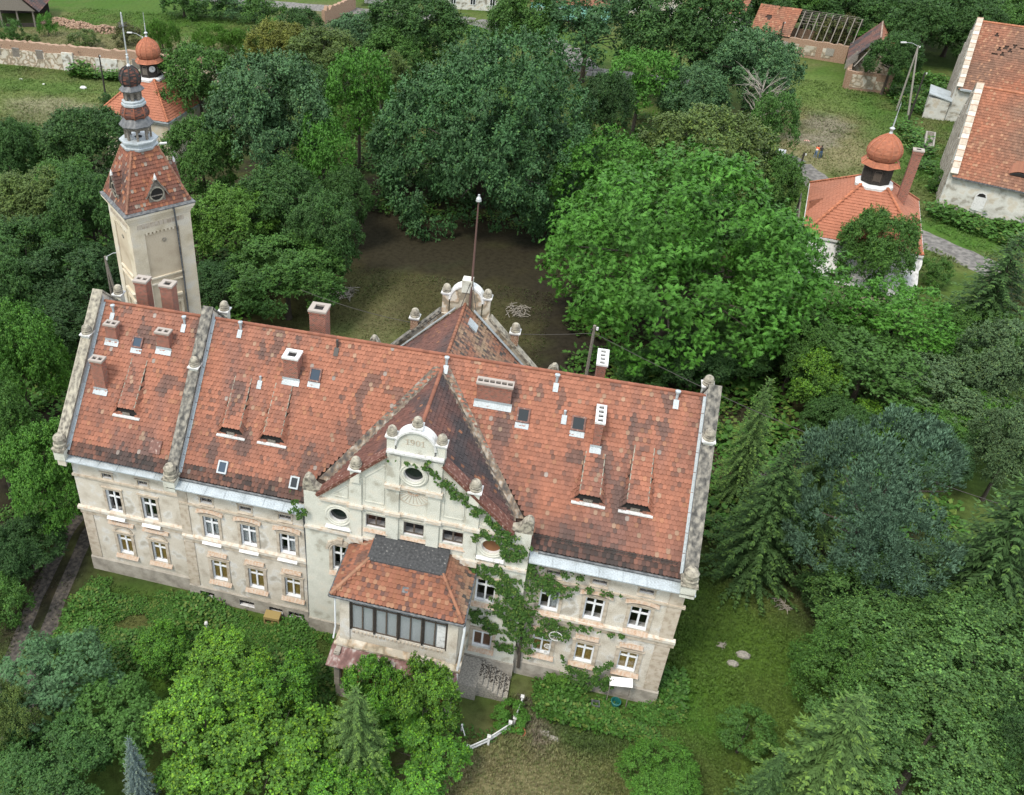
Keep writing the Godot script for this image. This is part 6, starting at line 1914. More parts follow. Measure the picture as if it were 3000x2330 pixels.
	for x in [-0.55, 0.55]: b.beam(V(x, 0, 0.1), V(x, 1.95, 0.0), 0.05, 0.05)
	put("leg", b.mesh(), M.wood_grey, T)
	T = thing("teal_barrel", "small teal plastic tub under the white canopy", "tub", V(33.9, 0, 0.75))
	b = MB.new()
	b.lathe([Vector2(0.2, 0), Vector2(0.26, 0.5), Vector2(0.29, 0.52), Vector2(0.24, 0.54), Vector2(0.2, 0.1), Vector2(0, 0.1)], 14)
	put("tub", b.mesh(), flat("teal_plastic", L(0.01, 0.11, 0.10), 0.5), T)
	T = thing("crate", "dark grey crate in the weeds left of the white canopy", "crate", V(32.8, 0, 1.1), 0.1)
	b = MB.new()
	b.span(V(-0.22, 0, -0.2), V(0.22, 0.4, -0.16)); b.span(V(-0.22, 0, 0.16), V(0.22, 0.4, 0.2)); b.span(V(-0.22, 0, -0.16), V(-0.18, 0.4, 0.16)); b.span(V(0.18, 0, -0.16), V(0.22, 0.4, 0.16)); b.span(V(-0.18, 0, -0.16), V(0.18, 0.05, 0.16))
	put("box", b.mesh(), M.dark_zinc, T)
	T = thing("crate", "yellow painted wooden crate against a cellar window left of the porch", "crate", V(13.0, 0, 0.55), 0.05)
	b = MB.new()
	b.span(V(-0.5, 0.0, -0.3), V(-0.42, 0.75, 0.3)); b.span(V(0.42, 0, -0.3), V(0.5, 0.75, 0.3)); b.span(V(-0.42, 0.55, -0.3), V(0.42, 0.75, 0.3)); b.span(V(-0.42, 0, -0.3), V(0.42, 0.18, 0.3))
	put("box", b.mesh(), flat("yellow_boards", L(0.27, 0.20, 0.075), 0.9), T)
	T = thing("wheel_ornament", "white iron wheel ornaments hanging on the ivy above a ground-floor window", "ornament", V(30.0, 4.35, 0.35))
	b = MB.new()
	for q in [[0.0, 0.0, 0.36], [-0.35, -0.98, 0.17], [-0.4, -1.5, 0.08]]:
		for k in 18:
			var a0 := TAU * k / 18
			var a1 := TAU * (k + 1) / 18
			b.beam(V(q[0] + cos(a0) * q[2], q[1] + sin(a0) * q[2], 0), V(q[0] + cos(a1) * q[2], q[1] + sin(a1) * q[2], 0), 0.035, 0.045)
		for k in 3: b.beam(V(q[0] - cos(k * 1.05) * q[2], q[1] - sin(k * 1.05) * q[2], 0), V(q[0] + cos(k * 1.05) * q[2], q[1] + sin(k * 1.05) * q[2], 0), 0.015, 0.015)
	b.beam(V(0, 0.36, 0), V(0.05, 0.8, 0), 0.03, 0.03)
	put("rings", b.mesh(), M.white_cap, T)
	for q in [[9.3, 2.3, 0.35, "broken white garden figure lying in the grass left of the porch", 1], [8.85, 0.84, 0.28, "white plaster lump nearest the cellar window at the wall foot", 0], [9.3, 0.55, 0.22, "small white plaster fragment against the plinth", 0], [8.7, 1.25, 0.2, "pale plaster shard between the wall and the garden figure", 0], [30.2, 3.55, 0.3, "flat grey paving stone beside the worn path, left one", 2], [30.75, 3.75, 0.28, "flat grey paving stone beside the worn path, right one", 2], [40.56, -4.1, 0.3, "single brick lump on the right lawn", 0], [41.2, -4.9, 0.36, "pair of grey stones on the right lawn", 0], [-52.6, -88.9, 0.5, "largest white boulder on the left lawn near the dark pole", 0], [-59.7, -88.9, 0.24, "middle small white boulder on the left lawn", 0], [-64.7, -90.1, 0.28, "leftmost white boulder on the left lawn", 0], [55.3, -96.3, 0.33, "pink scrap lying on the worn lawn behind the two people", 3]]:
		b = MB.new()
		var pts: Array = []
		var r: float = q[2]
		if q[4] == 1:
			b.lathe([Vector2(0.22, 0), Vector2(0.2, 0.3), Vector2(0.13, 0.55), Vector2(0.09, 0.6), Vector2(0.13, 0.72), Vector2(0.1, 0.85), Vector2(0, 0.9)], 10)
			b.tube([V(0.1, 0.45, 0), V(0.3, 0.3, 0.15), V(0.35, 0.1, 0.3)], [0.06, 0.05, 0.04], 6)
		else:
			var pr: Array = [Vector2(0, 0), Vector2(r, 0.02), Vector2(r * 0.95, r * 0.4), Vector2(r * 0.6, r * 0.75), Vector2(0, r * 0.85)]
			if q[4] == 2: pr = [Vector2(r, 0), Vector2(r, 0.08), Vector2(r * 0.9, 0.1), Vector2(0, 0.1)]
			if q[4] == 3: pr = [Vector2(r, 0.01), Vector2(r * 0.8, 0.06), Vector2(0, 0.08)]
			b.lathe(pr, 7 if q[4] != 2 else 4, Vector3.ZERO, false, rf(0, 1))
			for i in b.v.size(): b.v[i] *= V(1.25, 1, 0.8)
		var o := put(["stone", "garden_figure", "paving_stone", "scrap"][q[4]], b.mesh(), M.white_cap if q[4] < 2 and q[2] != 0.3 and q[2] != 0.36 else (M.concrete if q[4] != 3 else flat("pink_plastic", L(0.6, 0.3, 0.27), 0.7)), self, V(q[0], 0.0, q[1]))
		tag(o, q[3], ["stone", "figure", "paving stone", "scrap"][q[4]])
	for q in [[5.6, -39.0, 2.0, "heap of cut branches under the trees behind the palace", 60], [22.9, -40.5, 1.8, "pile of thin twigs beside the rear lawn near the walnut", 50], [43.8, -9.6, 0.9, "dead pale branch lying on the right lawn", 30], [44.0, -22.0, 1.2, "grey brushwood heap beyond the spruces right of the palace", 40], [40.0, -5.3, 0.4, "brown tuft of dead stems on the right lawn", 30]]:
		b = MB.new()
		for k in q[4]:
			var a := rf(0, TAU)
			var c := V(rf(-1, 1) * q[2] * 0.5, rf(0.05, 0.6) * q[2] * 0.4, rf(-1, 1) * q[2] * 0.5)
			var l = V(cos(a), rf(-0.1, 0.35), sin(a)) * rf(0.4, 1.0) * q[2] * 0.8
			b.tube([c - l * 0.5, c + V(0, 0.05, 0.04), c + l * 0.5], [0.035, 0.03, 0.008], 4)
		tag(put("branch_heap", b.mesh(), M.dead_wood, self, V(q[0], 0, q[1])), q[3], "branches")

# ---------------------------------------------------------------- foliage
class Leaves:
	var v := PackedVector3Array()
	var n := PackedVector3Array()
	var c := PackedColorArray()
	var ix := PackedInt32Array()
	func leaf(p: Vector3, t: Vector3, m: Vector3, l: float, w: float, col: Color, soft: Vector3) -> void:
		var s := t.cross(m).normalized() * w * 0.5
		var k := v.size()
		var mid := p + t * (l * 0.45)
		v.append(p); v.append(mid + s); v.append(p + t * l); v.append(mid - s)
		var q := t.cross(s).normalized()
		var flip := q.dot(soft) < 0
		if flip: q = -q
		var h := (q + soft * 0.3).normalized()
		n.append(h); n.append(h); n.append(h); n.append(h)
		c.append(col); c.append(col); c.append(col); c.append(col)
		if flip: ix.append_array([k, k + 2, k + 1, k, k + 3, k + 2])
		else: ix.append_array([k, k + 1, k + 2, k, k + 2, k + 3])
	func mesh() -> ArrayMesh:
		var a := []
		a.resize(Mesh.ARRAY_MAX)
		a[Mesh.ARRAY_VERTEX] = v; a[Mesh.ARRAY_NORMAL] = n; a[Mesh.ARRAY_COLOR] = c; a[Mesh.ARRAY_INDEX] = ix
		var m := ArrayMesh.new()
		m.add_surface_from_arrays(Mesh.PRIMITIVE_TRIANGLES, a)
		return m

func rdir() -> Vector3:
	var y := rf(-1, 1)
	var a := rf(0, TAU)
	var r := sqrt(1 - y * y)
	return Vector3(r * cos(a), y, r * sin(a))

# a crown of leaf clumps: radius R, half height H, clumps, leaves in each, leaf length and width; mode 1 leaflets in sprays, 2 pale tips, 3 yellow shoots, 4 tufts of needles
func crown(R: float, H: float, clumps: int, per: int, rp: float, l: float, w: float, mode: int, sd: int, low := -0.55, lump := 0.22) -> ArrayMesh:
	rng.seed = sd
	var F := Leaves.new()
	var g := PI * (3.0 - sqrt(5.0))
	var lobes := int(clampf(R * 1.2 + 7, 8, 19))
	for i in clumps:
		# a big limb of the crown first, then a clump on that limb's outside
		var li := i % lobes
		var y := lerpf(0.95, low, (li + 0.5) / lobes)
		var r := sqrt(maxf(0.0, 1 - y * y))
		var hs := sin(li * 12.9898 + sd * 3.1) * 43758.5453
		hs -= floor(hs)
		var a := li * g + hs
		var ld := Vector3(r * cos(a), y, r * sin(a))
		var ls := 0.34 + 0.17 * hs
		var lc := ld * (1.0 - ls * (0.92 + 0.25 * lump)) * (0.9 + 0.25 * hs)
		var d := (rdir() + ld * 0.75 + Vector3.UP * 0.3).normalized()
		var pr := rp * rf(0.6, 1.25)
		var f := lc + d * ls * rf(0.72, 1.05)
		if i % 6 == 5: f = lc * rf(0.1, 0.8)
		var c := Vector3(f.x * (R - pr * 0.35), f.y * (H - pr * 0.35), f.z * (R - pr * 0.35))
		var tone := rf(0.76, 1.2)
		var outw := Vector3(d.x, d.y * 0.8 + 0.25, d.z).normalized()
		var twigs: Array = []
		for j in 9: twigs.append((rdir() + outw * 0.8 + Vector3.UP * 0.2).normalized() * rf(0.85, 1.45))
		for j in per:
			var e := (rdir() + outw * 0.55 + Vector3.UP * 0.25).normalized()
			var q := c + Vector3(e.x, e.y * 0.78, e.z) * pr * (0.35 + 0.6 * sqrt(rng.randf()))
			if j % 10 < 7:
				var tv: Vector3 = twigs[j % 9]
				q = c + (tv * (0.3 + 0.7 * sqrt(rng.randf())) + rdir() * 0.17 * rng.randf()) * pr
				e = (tv + rdir() * 0.9).normalized()
			var m := (e * 0.55 + Vector3.UP * 0.45 + rdir() * 0.6).normalized()
			var t := (e + rdir() * 0.9 - Vector3.UP * 0.25)
			t = (t - m * t.dot(m)).normalized()
			var k := tone * rf(0.74, 1.14) * 0.5
			var col := Color(k, k, k)
			var x := rng.randf()
			match mode:
				1:
					var sd2 := t.cross(m)
					for h in 5:
						var an := (h - 2) * 0.62
						F.leaf(q, (t * cos(an) + sd2 * sin(an) - Vector3.UP * 0.12).normalized(), m, l * rf(0.8, 1.15), w, col, outw)
					continue
				2:
					if x < 0.16 and e.dot(outw) > 0.1: col = Color(minf(1, k * 1.95), minf(1, k * 1.65), minf(1, k * 1.35))
				3:
					if e.y > 0.45 and x < 0.3: col = Color(minf(k * 2.1, 1), minf(k * 1.7, 1), k * 0.8)
					elif x < 0.05: col = Color(minf(k * 2.3, 1), minf(k * 1.6, 1), k)
				4:
					t = (outw * 0.6 + Vector3.UP * 0.7 + rdir() * 0.75).normalized()
					m = t.cross(rdir()).normalized()
				_:
					if x < 0.07: col = Color(k * 1.5, k * 1.3, k * 0.9)
			F.leaf(q, t, m, l * rf(0.7, 1.25), w * rf(0.8, 1.2), col, outw)
	return F.mesh()

func conifer(H: float, R: float, sd: int, droop: float, tipglow: float) -> ArrayMesh:
	rng.seed = sd
	var F := Leaves.new()
	var n := 34
	for i in n:
		var u := float(i) / n
		var y := lerpf(0.5, H, pow(u, 0.92))
		var rad := R * pow(1.0 - u, 0.82) * rf(0.85, 1.1) + 0.12
		var m := int(lerpf(10, 4, u))
		for k in m:
			var a := TAU * (k + rf(-0.3, 0.3)) / m + i * 1.3
			var ax := Vector3(cos(a), 0, sin(a))
			var sd2 := ax.cross(Vector3.UP)
			var ln := rad * rf(0.78, 1.12)
			var steps := maxi(4, int(ln / 0.1))
			for s in steps:
				var f := (s + rng.randf()) / steps
				var p := ax * (ln * f) + Vector3.UP * (y + 0.25 * ln * f - droop * ln * f * f + rf(-0.22, 0.08) * minf(ln, 1.0))
				var tw := (0.22 + 0.42 * (1.0 - f)) * minf(1.0, ln * 0.6 + 0.25)
				for e in [-1.0, 1.0, rf(-0.6, 0.6), rf(-1, 1)]:
					var t = (ax * rf(0.5, 0.9) + sd2 * e * rf(0.5, 0.9) - Vector3.UP * rf(0.05, 0.5)).normalized()
					var kk := rf(0.65, 1.1) * 0.5
					var c := Color(kk, kk, kk)
					if f > 0.72 and rng.randf() < tipglow: c = Color(kk * 1.9, kk * 1.7, kk * 1.3)
					F.leaf(p, t, (Vector3.UP + rdir() * 0.5).normalized(), tw * rf(0.5, 0.95), 0.095, c, (ax * 0.6 + Vector3.UP * 0.8).normalized())
			F.leaf(ax * ln * 0.9 + Vector3.UP * (y + 0.25 * ln * 0.9 - droop * ln * 0.81), (ax + Vector3.UP * 0.25).normalized(), Vector3.UP, 0.36, 0.11, Color(0.6, 0.58, 0.5), Vector3.UP)
	return F.mesh()

func trunk(limbs: int, sd: int, spread: float) -> ArrayMesh:   # foot at 0, crown middle at height 1, limbs out to about the radius 1
	rng.seed = sd
	var b := MB.new()
	b.tube([V(0, 0, 0), V(0.01, 0.08, 0.0), V(0.015, 0.5, 0.01), V(0.0, 1.0, 0.02), V(0.02, 1.35, 0)], [0.08, 0.055, 0.042, 0.022, 0.008], 7)
	for k in limbs:
		var a := TAU * k / limbs + rf(-0.3, 0.3)
		var y := rf(0.55, 1.1)
		var d := V(cos(a), 0, sin(a)) * spread * rf(0.7, 1.1)
		b.tube([V(0, y, 0), d * 0.4 + V(0, y + rf(0.04, 0.16), 0), d * 0.9 + V(0, y + rf(0.1, 0.3), 0)], [0.016, 0.011, 0.004], 5)
	return b.mesh()

func bare_tree(H: float, R: float, sd: int) -> ArrayMesh:
	rng.seed = sd
	var b := MB.new()
	b.tube([V(0, 0, 0), V(0.1, H * 0.5, 0), V(0, H, 0.1)], [0.2, 0.13, 0.03], 6)
	for k in 26:
		var a := rf(0, TAU)
		var y := rf(0.4, 0.95) * H
		var d := V(cos(a), rf(0.3, 0.9), sin(a)) * R * rf(0.5, 1.0)
		b.tube([V(0.05, y, 0), V(0.05, y, 0) + d * 0.5 + V(0, 0.2, 0), V(0.05, y, 0) + d], [0.07, 0.045, 0.012], 5)
		for j in 4:
			var o := V(0.05, y, 0) + d * rf(0.35, 0.9)
			var e := (d.normalized() + rdir() * 0.8) * R * rf(0.2, 0.45)
			b.tube([o, o + e * 0.6 + V(0, 0.1, 0), o + e], [0.03, 0.02, 0.006], 4)
	return b.mesh()

func make_crowns() -> void:
	for k in 3: CROWN["round%d" % k] = crown(5.0, 4.2, 235, 225, 0.85, 0.21, 0.13, 0, 11 + k)
	CROWN.oak = crown(10.5, 7.6, 540, 265, 1.1, 0.24, 0.15, 0, 21, -0.7, 0.24)
	CROWN.walnut = crown(9.0, 6.5, 470, 70, 1.2, 0.23, 0.07, 1, 22, -0.7, 0.2)
	CROWN.ash = crown(5.0, 4.4, 190, 56, 0.9, 0.21, 0.066, 1, 23)
	for k in 2: CROWN["linden%d" % k] = crown(6.0, 4.8, 300, 255, 0.9, 0.165, 0.11, 2, 31 + k, -0.6, 0.25)
	for k in 2: CROWN["maple%d" % k] = crown(3.0, 2.8, 140, 215, 0.52, 0.14, 0.115, 3, 41 + k, -0.7, 0.25)
	for k in 3: CROWN["shrub%d" % k] = crown(2.0, 1.7, 80, 150, 0.4, 0.13, 0.08, 0, 51 + k, -0.6, 0.3)
	CROWN.willow = crown(2.5, 1.8, 90, 140, 0.55, 0.26, 0.05, 4, 55, -0.5, 0.3)
	CROWN.pine = crown(4.4, 5.2, 300, 215, 0.6, 0.19, 0.06, 4, 61, -0.8, 0.22)
	for k in 2: CROWN["spruce%d" % k] = conifer(12.0, 3.3, 71 + k, 0.42, 0.5)
	TRUNK.a = trunk(8, 81, 0.8); TRUNK.b = trunk(11, 82, 0.9); TRUNK.c = trunk(3, 83, 0.4)

func tree(spec: Array) -> void:   # kind, x, z, height, radius, half height of crown, colour, turn, label, group
	var kind: String = spec[0]
	var H: float = spec[3]
	var R: float = spec[4]
	var VH: float = spec[5]
	var names := {"round": "broadleaf_tree", "oak": "oak_tree", "walnut": "walnut_tree", "ash": "ash_tree", "linden": "linden_tree", "maple": "young_maple", "shrub": "shrub", "willow": "willow_shrub", "pine": "pine_tree", "spruce": "spruce_tree", "dead": "dead_tree"}
	var base := kind.rstrip("0123456789")
	var cat := "shrub" if base in ["shrub", "willow"] else "tree"
	var T := thing(names[base], spec[8], cat, V(spec[1], 0, spec[2]), 0, spec[9])
	if base == "dead":
		put("branches", bare_tree(H, R, int(H * 10)), M.dead_wood, T)
		return
	var yc := H - VH if base != "spruce" else 0.0
	var tr := put("trunk", TRUNK.b if R > 6 else (TRUNK.c if cat == "shrub" or base == "spruce" else TRUNK.a), M.bark, T)
	tr.scale = V(R, yc, R) if base != "spruce" else V(R * 0.7, H * 0.72, R * 0.7)
	var nom: Array = {"round": [5.0, 4.2], "oak": [10.5, 7.6], "walnut": [9.0, 6.5], "ash": [5.0, 4.4], "linden": [6.0, 4.8], "maple": [3.0, 2.8], "shrub": [2.0, 1.7], "willow": [2.5, 1.8], "pine": [4.4, 5.2], "spruce": [3.3, 6.0]}[base]
	var sc := V(R / nom[0], VH / nom[1], R / nom[0]) if base != "spruce" else V(R / 3.3, H / 12.0, R / 3.3)
	var X := Transform3D(Basis(Vector3.UP, spec[7]) * Basis.from_scale(sc), V(0, yc, 0))
	var c: Color = spec[6]
	copies("crown", CROWN[kind], M.needle if base in ["pine", "spruce"] else M.leaf, [X], [Color(c.r * 2, c.g * 2, c.b * 2)], T, false)

# ---------------------------------------------------------------- ground
var blots: Array = []
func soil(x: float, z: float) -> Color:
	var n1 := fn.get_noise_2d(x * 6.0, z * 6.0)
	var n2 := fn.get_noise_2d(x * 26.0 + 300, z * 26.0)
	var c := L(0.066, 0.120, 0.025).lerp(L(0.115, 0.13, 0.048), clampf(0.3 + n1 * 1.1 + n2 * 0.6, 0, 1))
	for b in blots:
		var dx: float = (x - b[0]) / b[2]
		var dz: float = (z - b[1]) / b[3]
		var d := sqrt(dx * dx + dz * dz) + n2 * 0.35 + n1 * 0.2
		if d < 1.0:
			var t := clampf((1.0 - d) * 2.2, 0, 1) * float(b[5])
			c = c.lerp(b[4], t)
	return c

func strip(called: String, pts: Array, width: float, y: float, mat: Material) -> void:
	var b := MB.new()
	for i in pts.size() - 1:
		var a: Vector3 = V(pts[i].x, y, pts[i].y)
		var c: Vector3 = V(pts[i + 1].x, y, pts[i + 1].y)
		var n := maxi(1, int((c - a).length() / 1.0))
		var d := (c - a).normalized().cross(Vector3.UP) * width * 0.5
		for k in n:
			var p := a.lerp(c, float(k) / n)
			var q := a.lerp(c, float(k + 1) / n)
			var w0 := 1.0 + 0.16 * fn.get_noise_2d(p.x * 40, p.z * 40)
			var w1 := 1.0 + 0.16 * fn.get_noise_2d(q.x * 40, q.z * 40)
			b.quad(p + d * w0, q + d * w1, q - d * w1, p - d * w0)
	structure(called, b.mesh(), mat)

func blocked(x: float, z: float) -> bool:
	if x > -0.6 and x < 36.4 and z > -13.9 and z < 0.5: return true
	if x > 18 and x < 28 and z > 0 and z < 4.6: return true
	if Vector2(x + 3.5, z + 19.8).length() < 3.4: return true
	if absf(x - 54.6) < 6.5 and absf(z + 58) < 8: return true
	if absf(x + 29.5) < 5.5 and absf(z + 69.6) < 5.8: return true
	return false

func build_ground() -> void:
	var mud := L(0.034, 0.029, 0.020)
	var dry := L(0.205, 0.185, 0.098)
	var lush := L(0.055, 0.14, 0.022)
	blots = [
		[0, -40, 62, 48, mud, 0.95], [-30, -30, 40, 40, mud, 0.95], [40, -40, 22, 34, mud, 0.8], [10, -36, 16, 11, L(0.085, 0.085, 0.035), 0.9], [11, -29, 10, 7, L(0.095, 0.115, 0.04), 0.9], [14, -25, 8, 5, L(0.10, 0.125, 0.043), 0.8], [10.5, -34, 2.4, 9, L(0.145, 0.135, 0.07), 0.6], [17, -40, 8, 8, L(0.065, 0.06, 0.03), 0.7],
		[42, -2, 10, 10, L(0.068, 0.145, 0.020), 0.9], [40, -7, 7, 7, L(0.085, 0.145, 0.028), 0.6], [44, 1, 5, 6, L(0.095, 0.135, 0.034), 0.5], [37.5, 1, 2.5, 4, lush, 0.6],
		[31, 6, 6, 5, dry, 0.75], [27, 8, 6, 4, dry, 0.8], [30, 3, 1.0, 2.6, L(0.16, 0.135, 0.10), 0.9], [29.0, 1.6, 1.2, 1.2, L(0.10, 0.085, 0.065), 0.8], [36, 4, 5, 4, L(0.10, 0.12, 0.038), 0.6], [33, 2.2, 4, 2.4, L(0.045, 0.085, 0.022), 0.8],
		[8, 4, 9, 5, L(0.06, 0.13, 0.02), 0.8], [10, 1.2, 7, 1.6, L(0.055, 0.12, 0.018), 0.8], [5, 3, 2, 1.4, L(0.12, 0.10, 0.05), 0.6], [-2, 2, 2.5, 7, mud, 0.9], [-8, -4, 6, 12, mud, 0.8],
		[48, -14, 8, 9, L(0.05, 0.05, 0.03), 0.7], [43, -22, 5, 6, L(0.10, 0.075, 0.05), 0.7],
		[58, -100, 12, 16, dry, 0.72], [56, -92, 9, 9, L(0.25, 0.225, 0.13), 0.6], [59, -104, 4, 6, L(0.21, 0.19, 0.155), 0.7], [56.5, -97, 4, 4, L(0.22, 0.20, 0.16), 0.8], [60, -118, 12, 12, L(0.12, 0.175, 0.05), 0.7], [68, -98, 6, 24, lush, 0.55], [74, -125, 10, 12, lush, 0.8], [62, -80, 8, 10, L(0.13, 0.14, 0.06), 0.6], [71, -70, 8, 5, lush, 0.7],
		[-58, -84, 22, 12, L(0.15, 0.185, 0.065), 0.8], [-52, -80, 12, 4, L(0.24, 0.225, 0.15), 0.8], [-60, -88, 16, 3.5, lush, 0.5], [-50, -75, 10, 5, L(0.15, 0.15, 0.085), 0.7], [-70, -112, 30, 9, L(0.165, 0.15, 0.08), 0.8], [-60, -140, 40, 18, L(0.06, 0.125, 0.022), 0.8], [-40, -112, 22, 10, L(0.17, 0.16, 0.085), 0.75], [-30, -140, 12, 16, L(0.15, 0.125, 0.08), 0.6], [2, -141, 9, 5, L(0.055, 0.125, 0.022), 0.9]]
	var b := MB.new()
	var x0 := -130.0
	var z0 := -215.0
	var nx := 200
	var nz := 180
	var sx := 1.3
	for j in nz + 1:
		for i in nx + 1:
			var x := x0 + i * sx
			var z := z0 + j * sx
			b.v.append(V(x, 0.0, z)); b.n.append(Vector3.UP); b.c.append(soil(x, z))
	for j in nz:
		for i in nx:
			var k := j * (nx + 1) + i
			b.ix.append_array([k, k + 1, k + nx + 1, k + 1, k + nx + 2, k + nx + 1])
	structure("ground", b.mesh(), M.ground)
	b = MB.new()
	b.col = L(0.07, 0.10, 0.03)
	for q in [[-600, -700, -130, 400], [130, -700, 700, 400], [-130, -700, 130, -215], [-130, 19, 130, 400]]: b.quad(V(q[0], 0, q[3]), V(q[2], 0, q[3]), V(q[2], 0, q[1]), V(q[0], 0, q[1]))
	structure("outer_ground", b.mesh(), M.ground)
	strip("track", [Vector2(47, -93), Vector2(53.0, -87), Vector2(55.5, -79.5), Vector2(60, -72.5), Vector2(65.7, -66.5), Vector2(70, -62), Vector2(80, -54)], 4.0, 0.008, M.asphalt)
	strip("lane", [Vector2(-58, -64.5), Vector2(-49.6, -67.6), Vector2(-44.0, -74.6), Vector2(-38, -78), Vector2(-20, -84)], 3.6, 0.008, M.asphalt)
	strip("village_street", [Vector2(-60, -150), Vector2(0, -147), Vector2(19, -133), Vector2(24, -120), Vector2(40, -118)], 5.0, 0.008, M.asphalt)
	strip("drive_rut", [Vector2(-3.6, -14), Vector2(-3.6, -3), Vector2(-2.4, 3), Vector2(-1.0, 8), Vector2(2, 14)], 0.95, 0.008, M.dirt)
	strip("drive_rut", [Vector2(-1.9, -14), Vector2(-2.1, -3), Vector2(-0.9, 2.6), Vector2(0.5, 7.5), Vector2(3.4, 13)], 0.95, 0.008, M.dirt)

func scatter_grass() -> void:
	rng.seed = 99
	var F := Leaves.new()
	for k in 9:
		var a := rf(0, TAU)
		var t := V(cos(a) * rf(0.25, 0.8), 1, sin(a) * rf(0.25, 0.8)).normalized()
		F.leaf(V(cos(a), 0, sin(a)) * rf(0, 0.07), t, t.cross(rdir()).normalized(), rf(0.10, 0.24), 0.028, Color(1, 1, 1) * rf(0.7, 1.0), Vector3.UP)
	var tuft := F.mesh()
	var w: Array = []
	var c: Array = []
	for q in [[36.2, -12, 50, 9, 30000, 1.0], [24, 1.5, 40, 12, 24000, 1.0], [-4, 0.5, 18, 8, 8000, 0.9], [2, -45, 26, -14, 20000, 0.8], [50, -125, 78, -62, 26000, 1.5], [-78, -96, -38, -64, 22000, 1.5], [-80, -135, -26, -98, 11000, 1.8], [-8, -147, 12, -132, 2500, 1.6], [36, -40, 56, -12, 5000, 1.0]]:
		for k in q[4]:
			var x := rf(q[0], q[2])
			var z := rf(q[1], q[3])
			if blocked(x, z): continue
			if x < 2 and z > -14 and z < 9 and absf(x + 2.4 - maxf(z + 3, 0) * 0.25) < 1.6 and rng.randf() < 0.9: continue
			if x > 47 and z > -90 and absf((x - 53) * 0.83 - (z + 87) * 0.55) < 1.7 * 1.1: continue
			var tall := 0.75 + 0.9 * maxf(0.0, fn.get_noise_2d(x * 14 + 77, z * 14))
			var s: float = q[5] * rf(0.6, 1.3) * tall
			w.append(Transform3D(Basis(Vector3.UP, rf(0, TAU)) * Basis.from_scale(V(s, s * rf(0.7, 1.3), s)), V(x, 0, z)))
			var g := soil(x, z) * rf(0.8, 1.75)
			if rng.randf() < 0.3: g = g.lerp(L(0.09, 0.16, 0.03), 0.5)
			c.append(Color(g.r, g.g, g.b))
	var o := copies("grass", tuft, M.leaf, w, c)
	tag(o, "grass and weeds growing over the lawns round the palace", "grass")
	# leafy ground cover
	F = Leaves.new()
	for k in 16:
		var a := rf(0, TAU)
		var r := sqrt(rng.randf()) * 0.28
		F.leaf(V(cos(a) * r, rf(0.04, 0.22), sin(a) * r), V(cos(a), rf(-0.2, 0.4), sin(a)).normalized(), (Vector3.UP + rdir() * 0.4).normalized(), rf(0.09, 0.16), rf(0.07, 0.11), Color(1, 1, 1) * rf(0.55, 1.0), Vector3.UP)
	var patch := F.mesh()
	w = []; c = []
	for q in [[0.5, -0.3, 18, 6, 8000], [-7, -8, -4.2, 6, 900], [28.5, 0.4, 36.5, 2.4, 1500], [36.1, -2, 37.4, 1.6, 350], [-58, -95.6, -44, -93.5, 350], [70, -130, 80, -112, 1400], [66.5, -76, 76, -69, 700], [68, -108, 70, -80, 500], [25, 2.6, 29, 4.8, 300], [-48, -60, -2, -16, 5200], [-34, -16, -6, 4, 2600], [28, -46, 56, -14, 2600], [-14, -100, 46, -58, 3600]]:
		for k in q[4]:
			var x := rf(q[0], q[2])
			var z := rf(q[1], q[3])
			if blocked(x, z): continue
			var d := fn.get_noise_2d(x * 22 + 500, z * 22)
			if d < (-0.3 if x < 18 and z > -1 else -0.12): continue
			var s := rf(0.7, 1.5) * (1.0 + d) * (2.2 if x > 60 or x < -30 or z < -13 else 1.0)
			w.append(Transform3D(Basis(Vector3.UP, rf(0, TAU)) * Basis.from_scale(V(s, s * (1.0 + 1.3 * maxf(d, 0.0)), s)), V(x, 0, z)))
			c.append(L(0.058, 0.15, 0.022) * rf(0.7, 1.3) if rng.randf() < 0.85 else L(0.12, 0.18, 0.035))
	o = copies("ground_cover", patch, M.leaf, w, c)
	tag(o, "leafy ground cover along the foot of the walls", "ground cover")

func ivy(called: String, label: String, spots: Array, stem: Array, z: float) -> void:
	var T := thing(called, label, "ivy", V(spots[0][0], 0, z))
	var F := Leaves.new()
	var o := V(spots[0][0], 0, 0)
	for s in spots:
		var n := int(s[2] * s[2] * 900 * s[4]) + 12
		for k in n:
			var a := rf(0, TAU)
			var r: float = s[2] * sqrt(rng.randf()) * (0.95 + 0.8 * fn.get_noise_2d(a * 90, s[0] * 190))
			if fn.get_noise_2d((s[0] + cos(a) * r) * 160, (s[1] + sin(a) * r) * 160) < -0.16: continue
			var p := V(s[0] + cos(a) * r, s[1] + sin(a) * r, s[3] - z + 0.06 + rng.randf() * 0.22 * (1.2 - r / s[2]))
			var m := V(rf(-0.5, 0.5), rf(0.1, 0.9), 1).normalized()
			var t := V(rf(-1, 1), -1.0, 0.2)
			t = (t - m * t.dot(m)).normalized()
			var g := rf(0.6, 1.2)
			var c := L(0.040, 0.095, 0.016) * g
			if rng.randf() < 0.12: c = L(0.10, 0.15, 0.03) * g
			F.leaf(p - o, t, m, rf(0.08, 0.15), rf(0.075, 0.125), c, V(0, 0.3, 1))
	put("foliage", F.mesh(), M.leaf, T)
	if stem.size():
		var b := MB.new()
		for q in stem:
			var pts: Array = []
			var rr: Array = []
			for i in q.size():
				pts.append(V(q[i].x, q[i].y, 0.06) - o); rr.append(lerpf(0.11, 0.03, float(i) / (q.size() - 1)))
			b.tube(pts, rr, 6)
		put("stem", b.mesh(), M.bark, T)

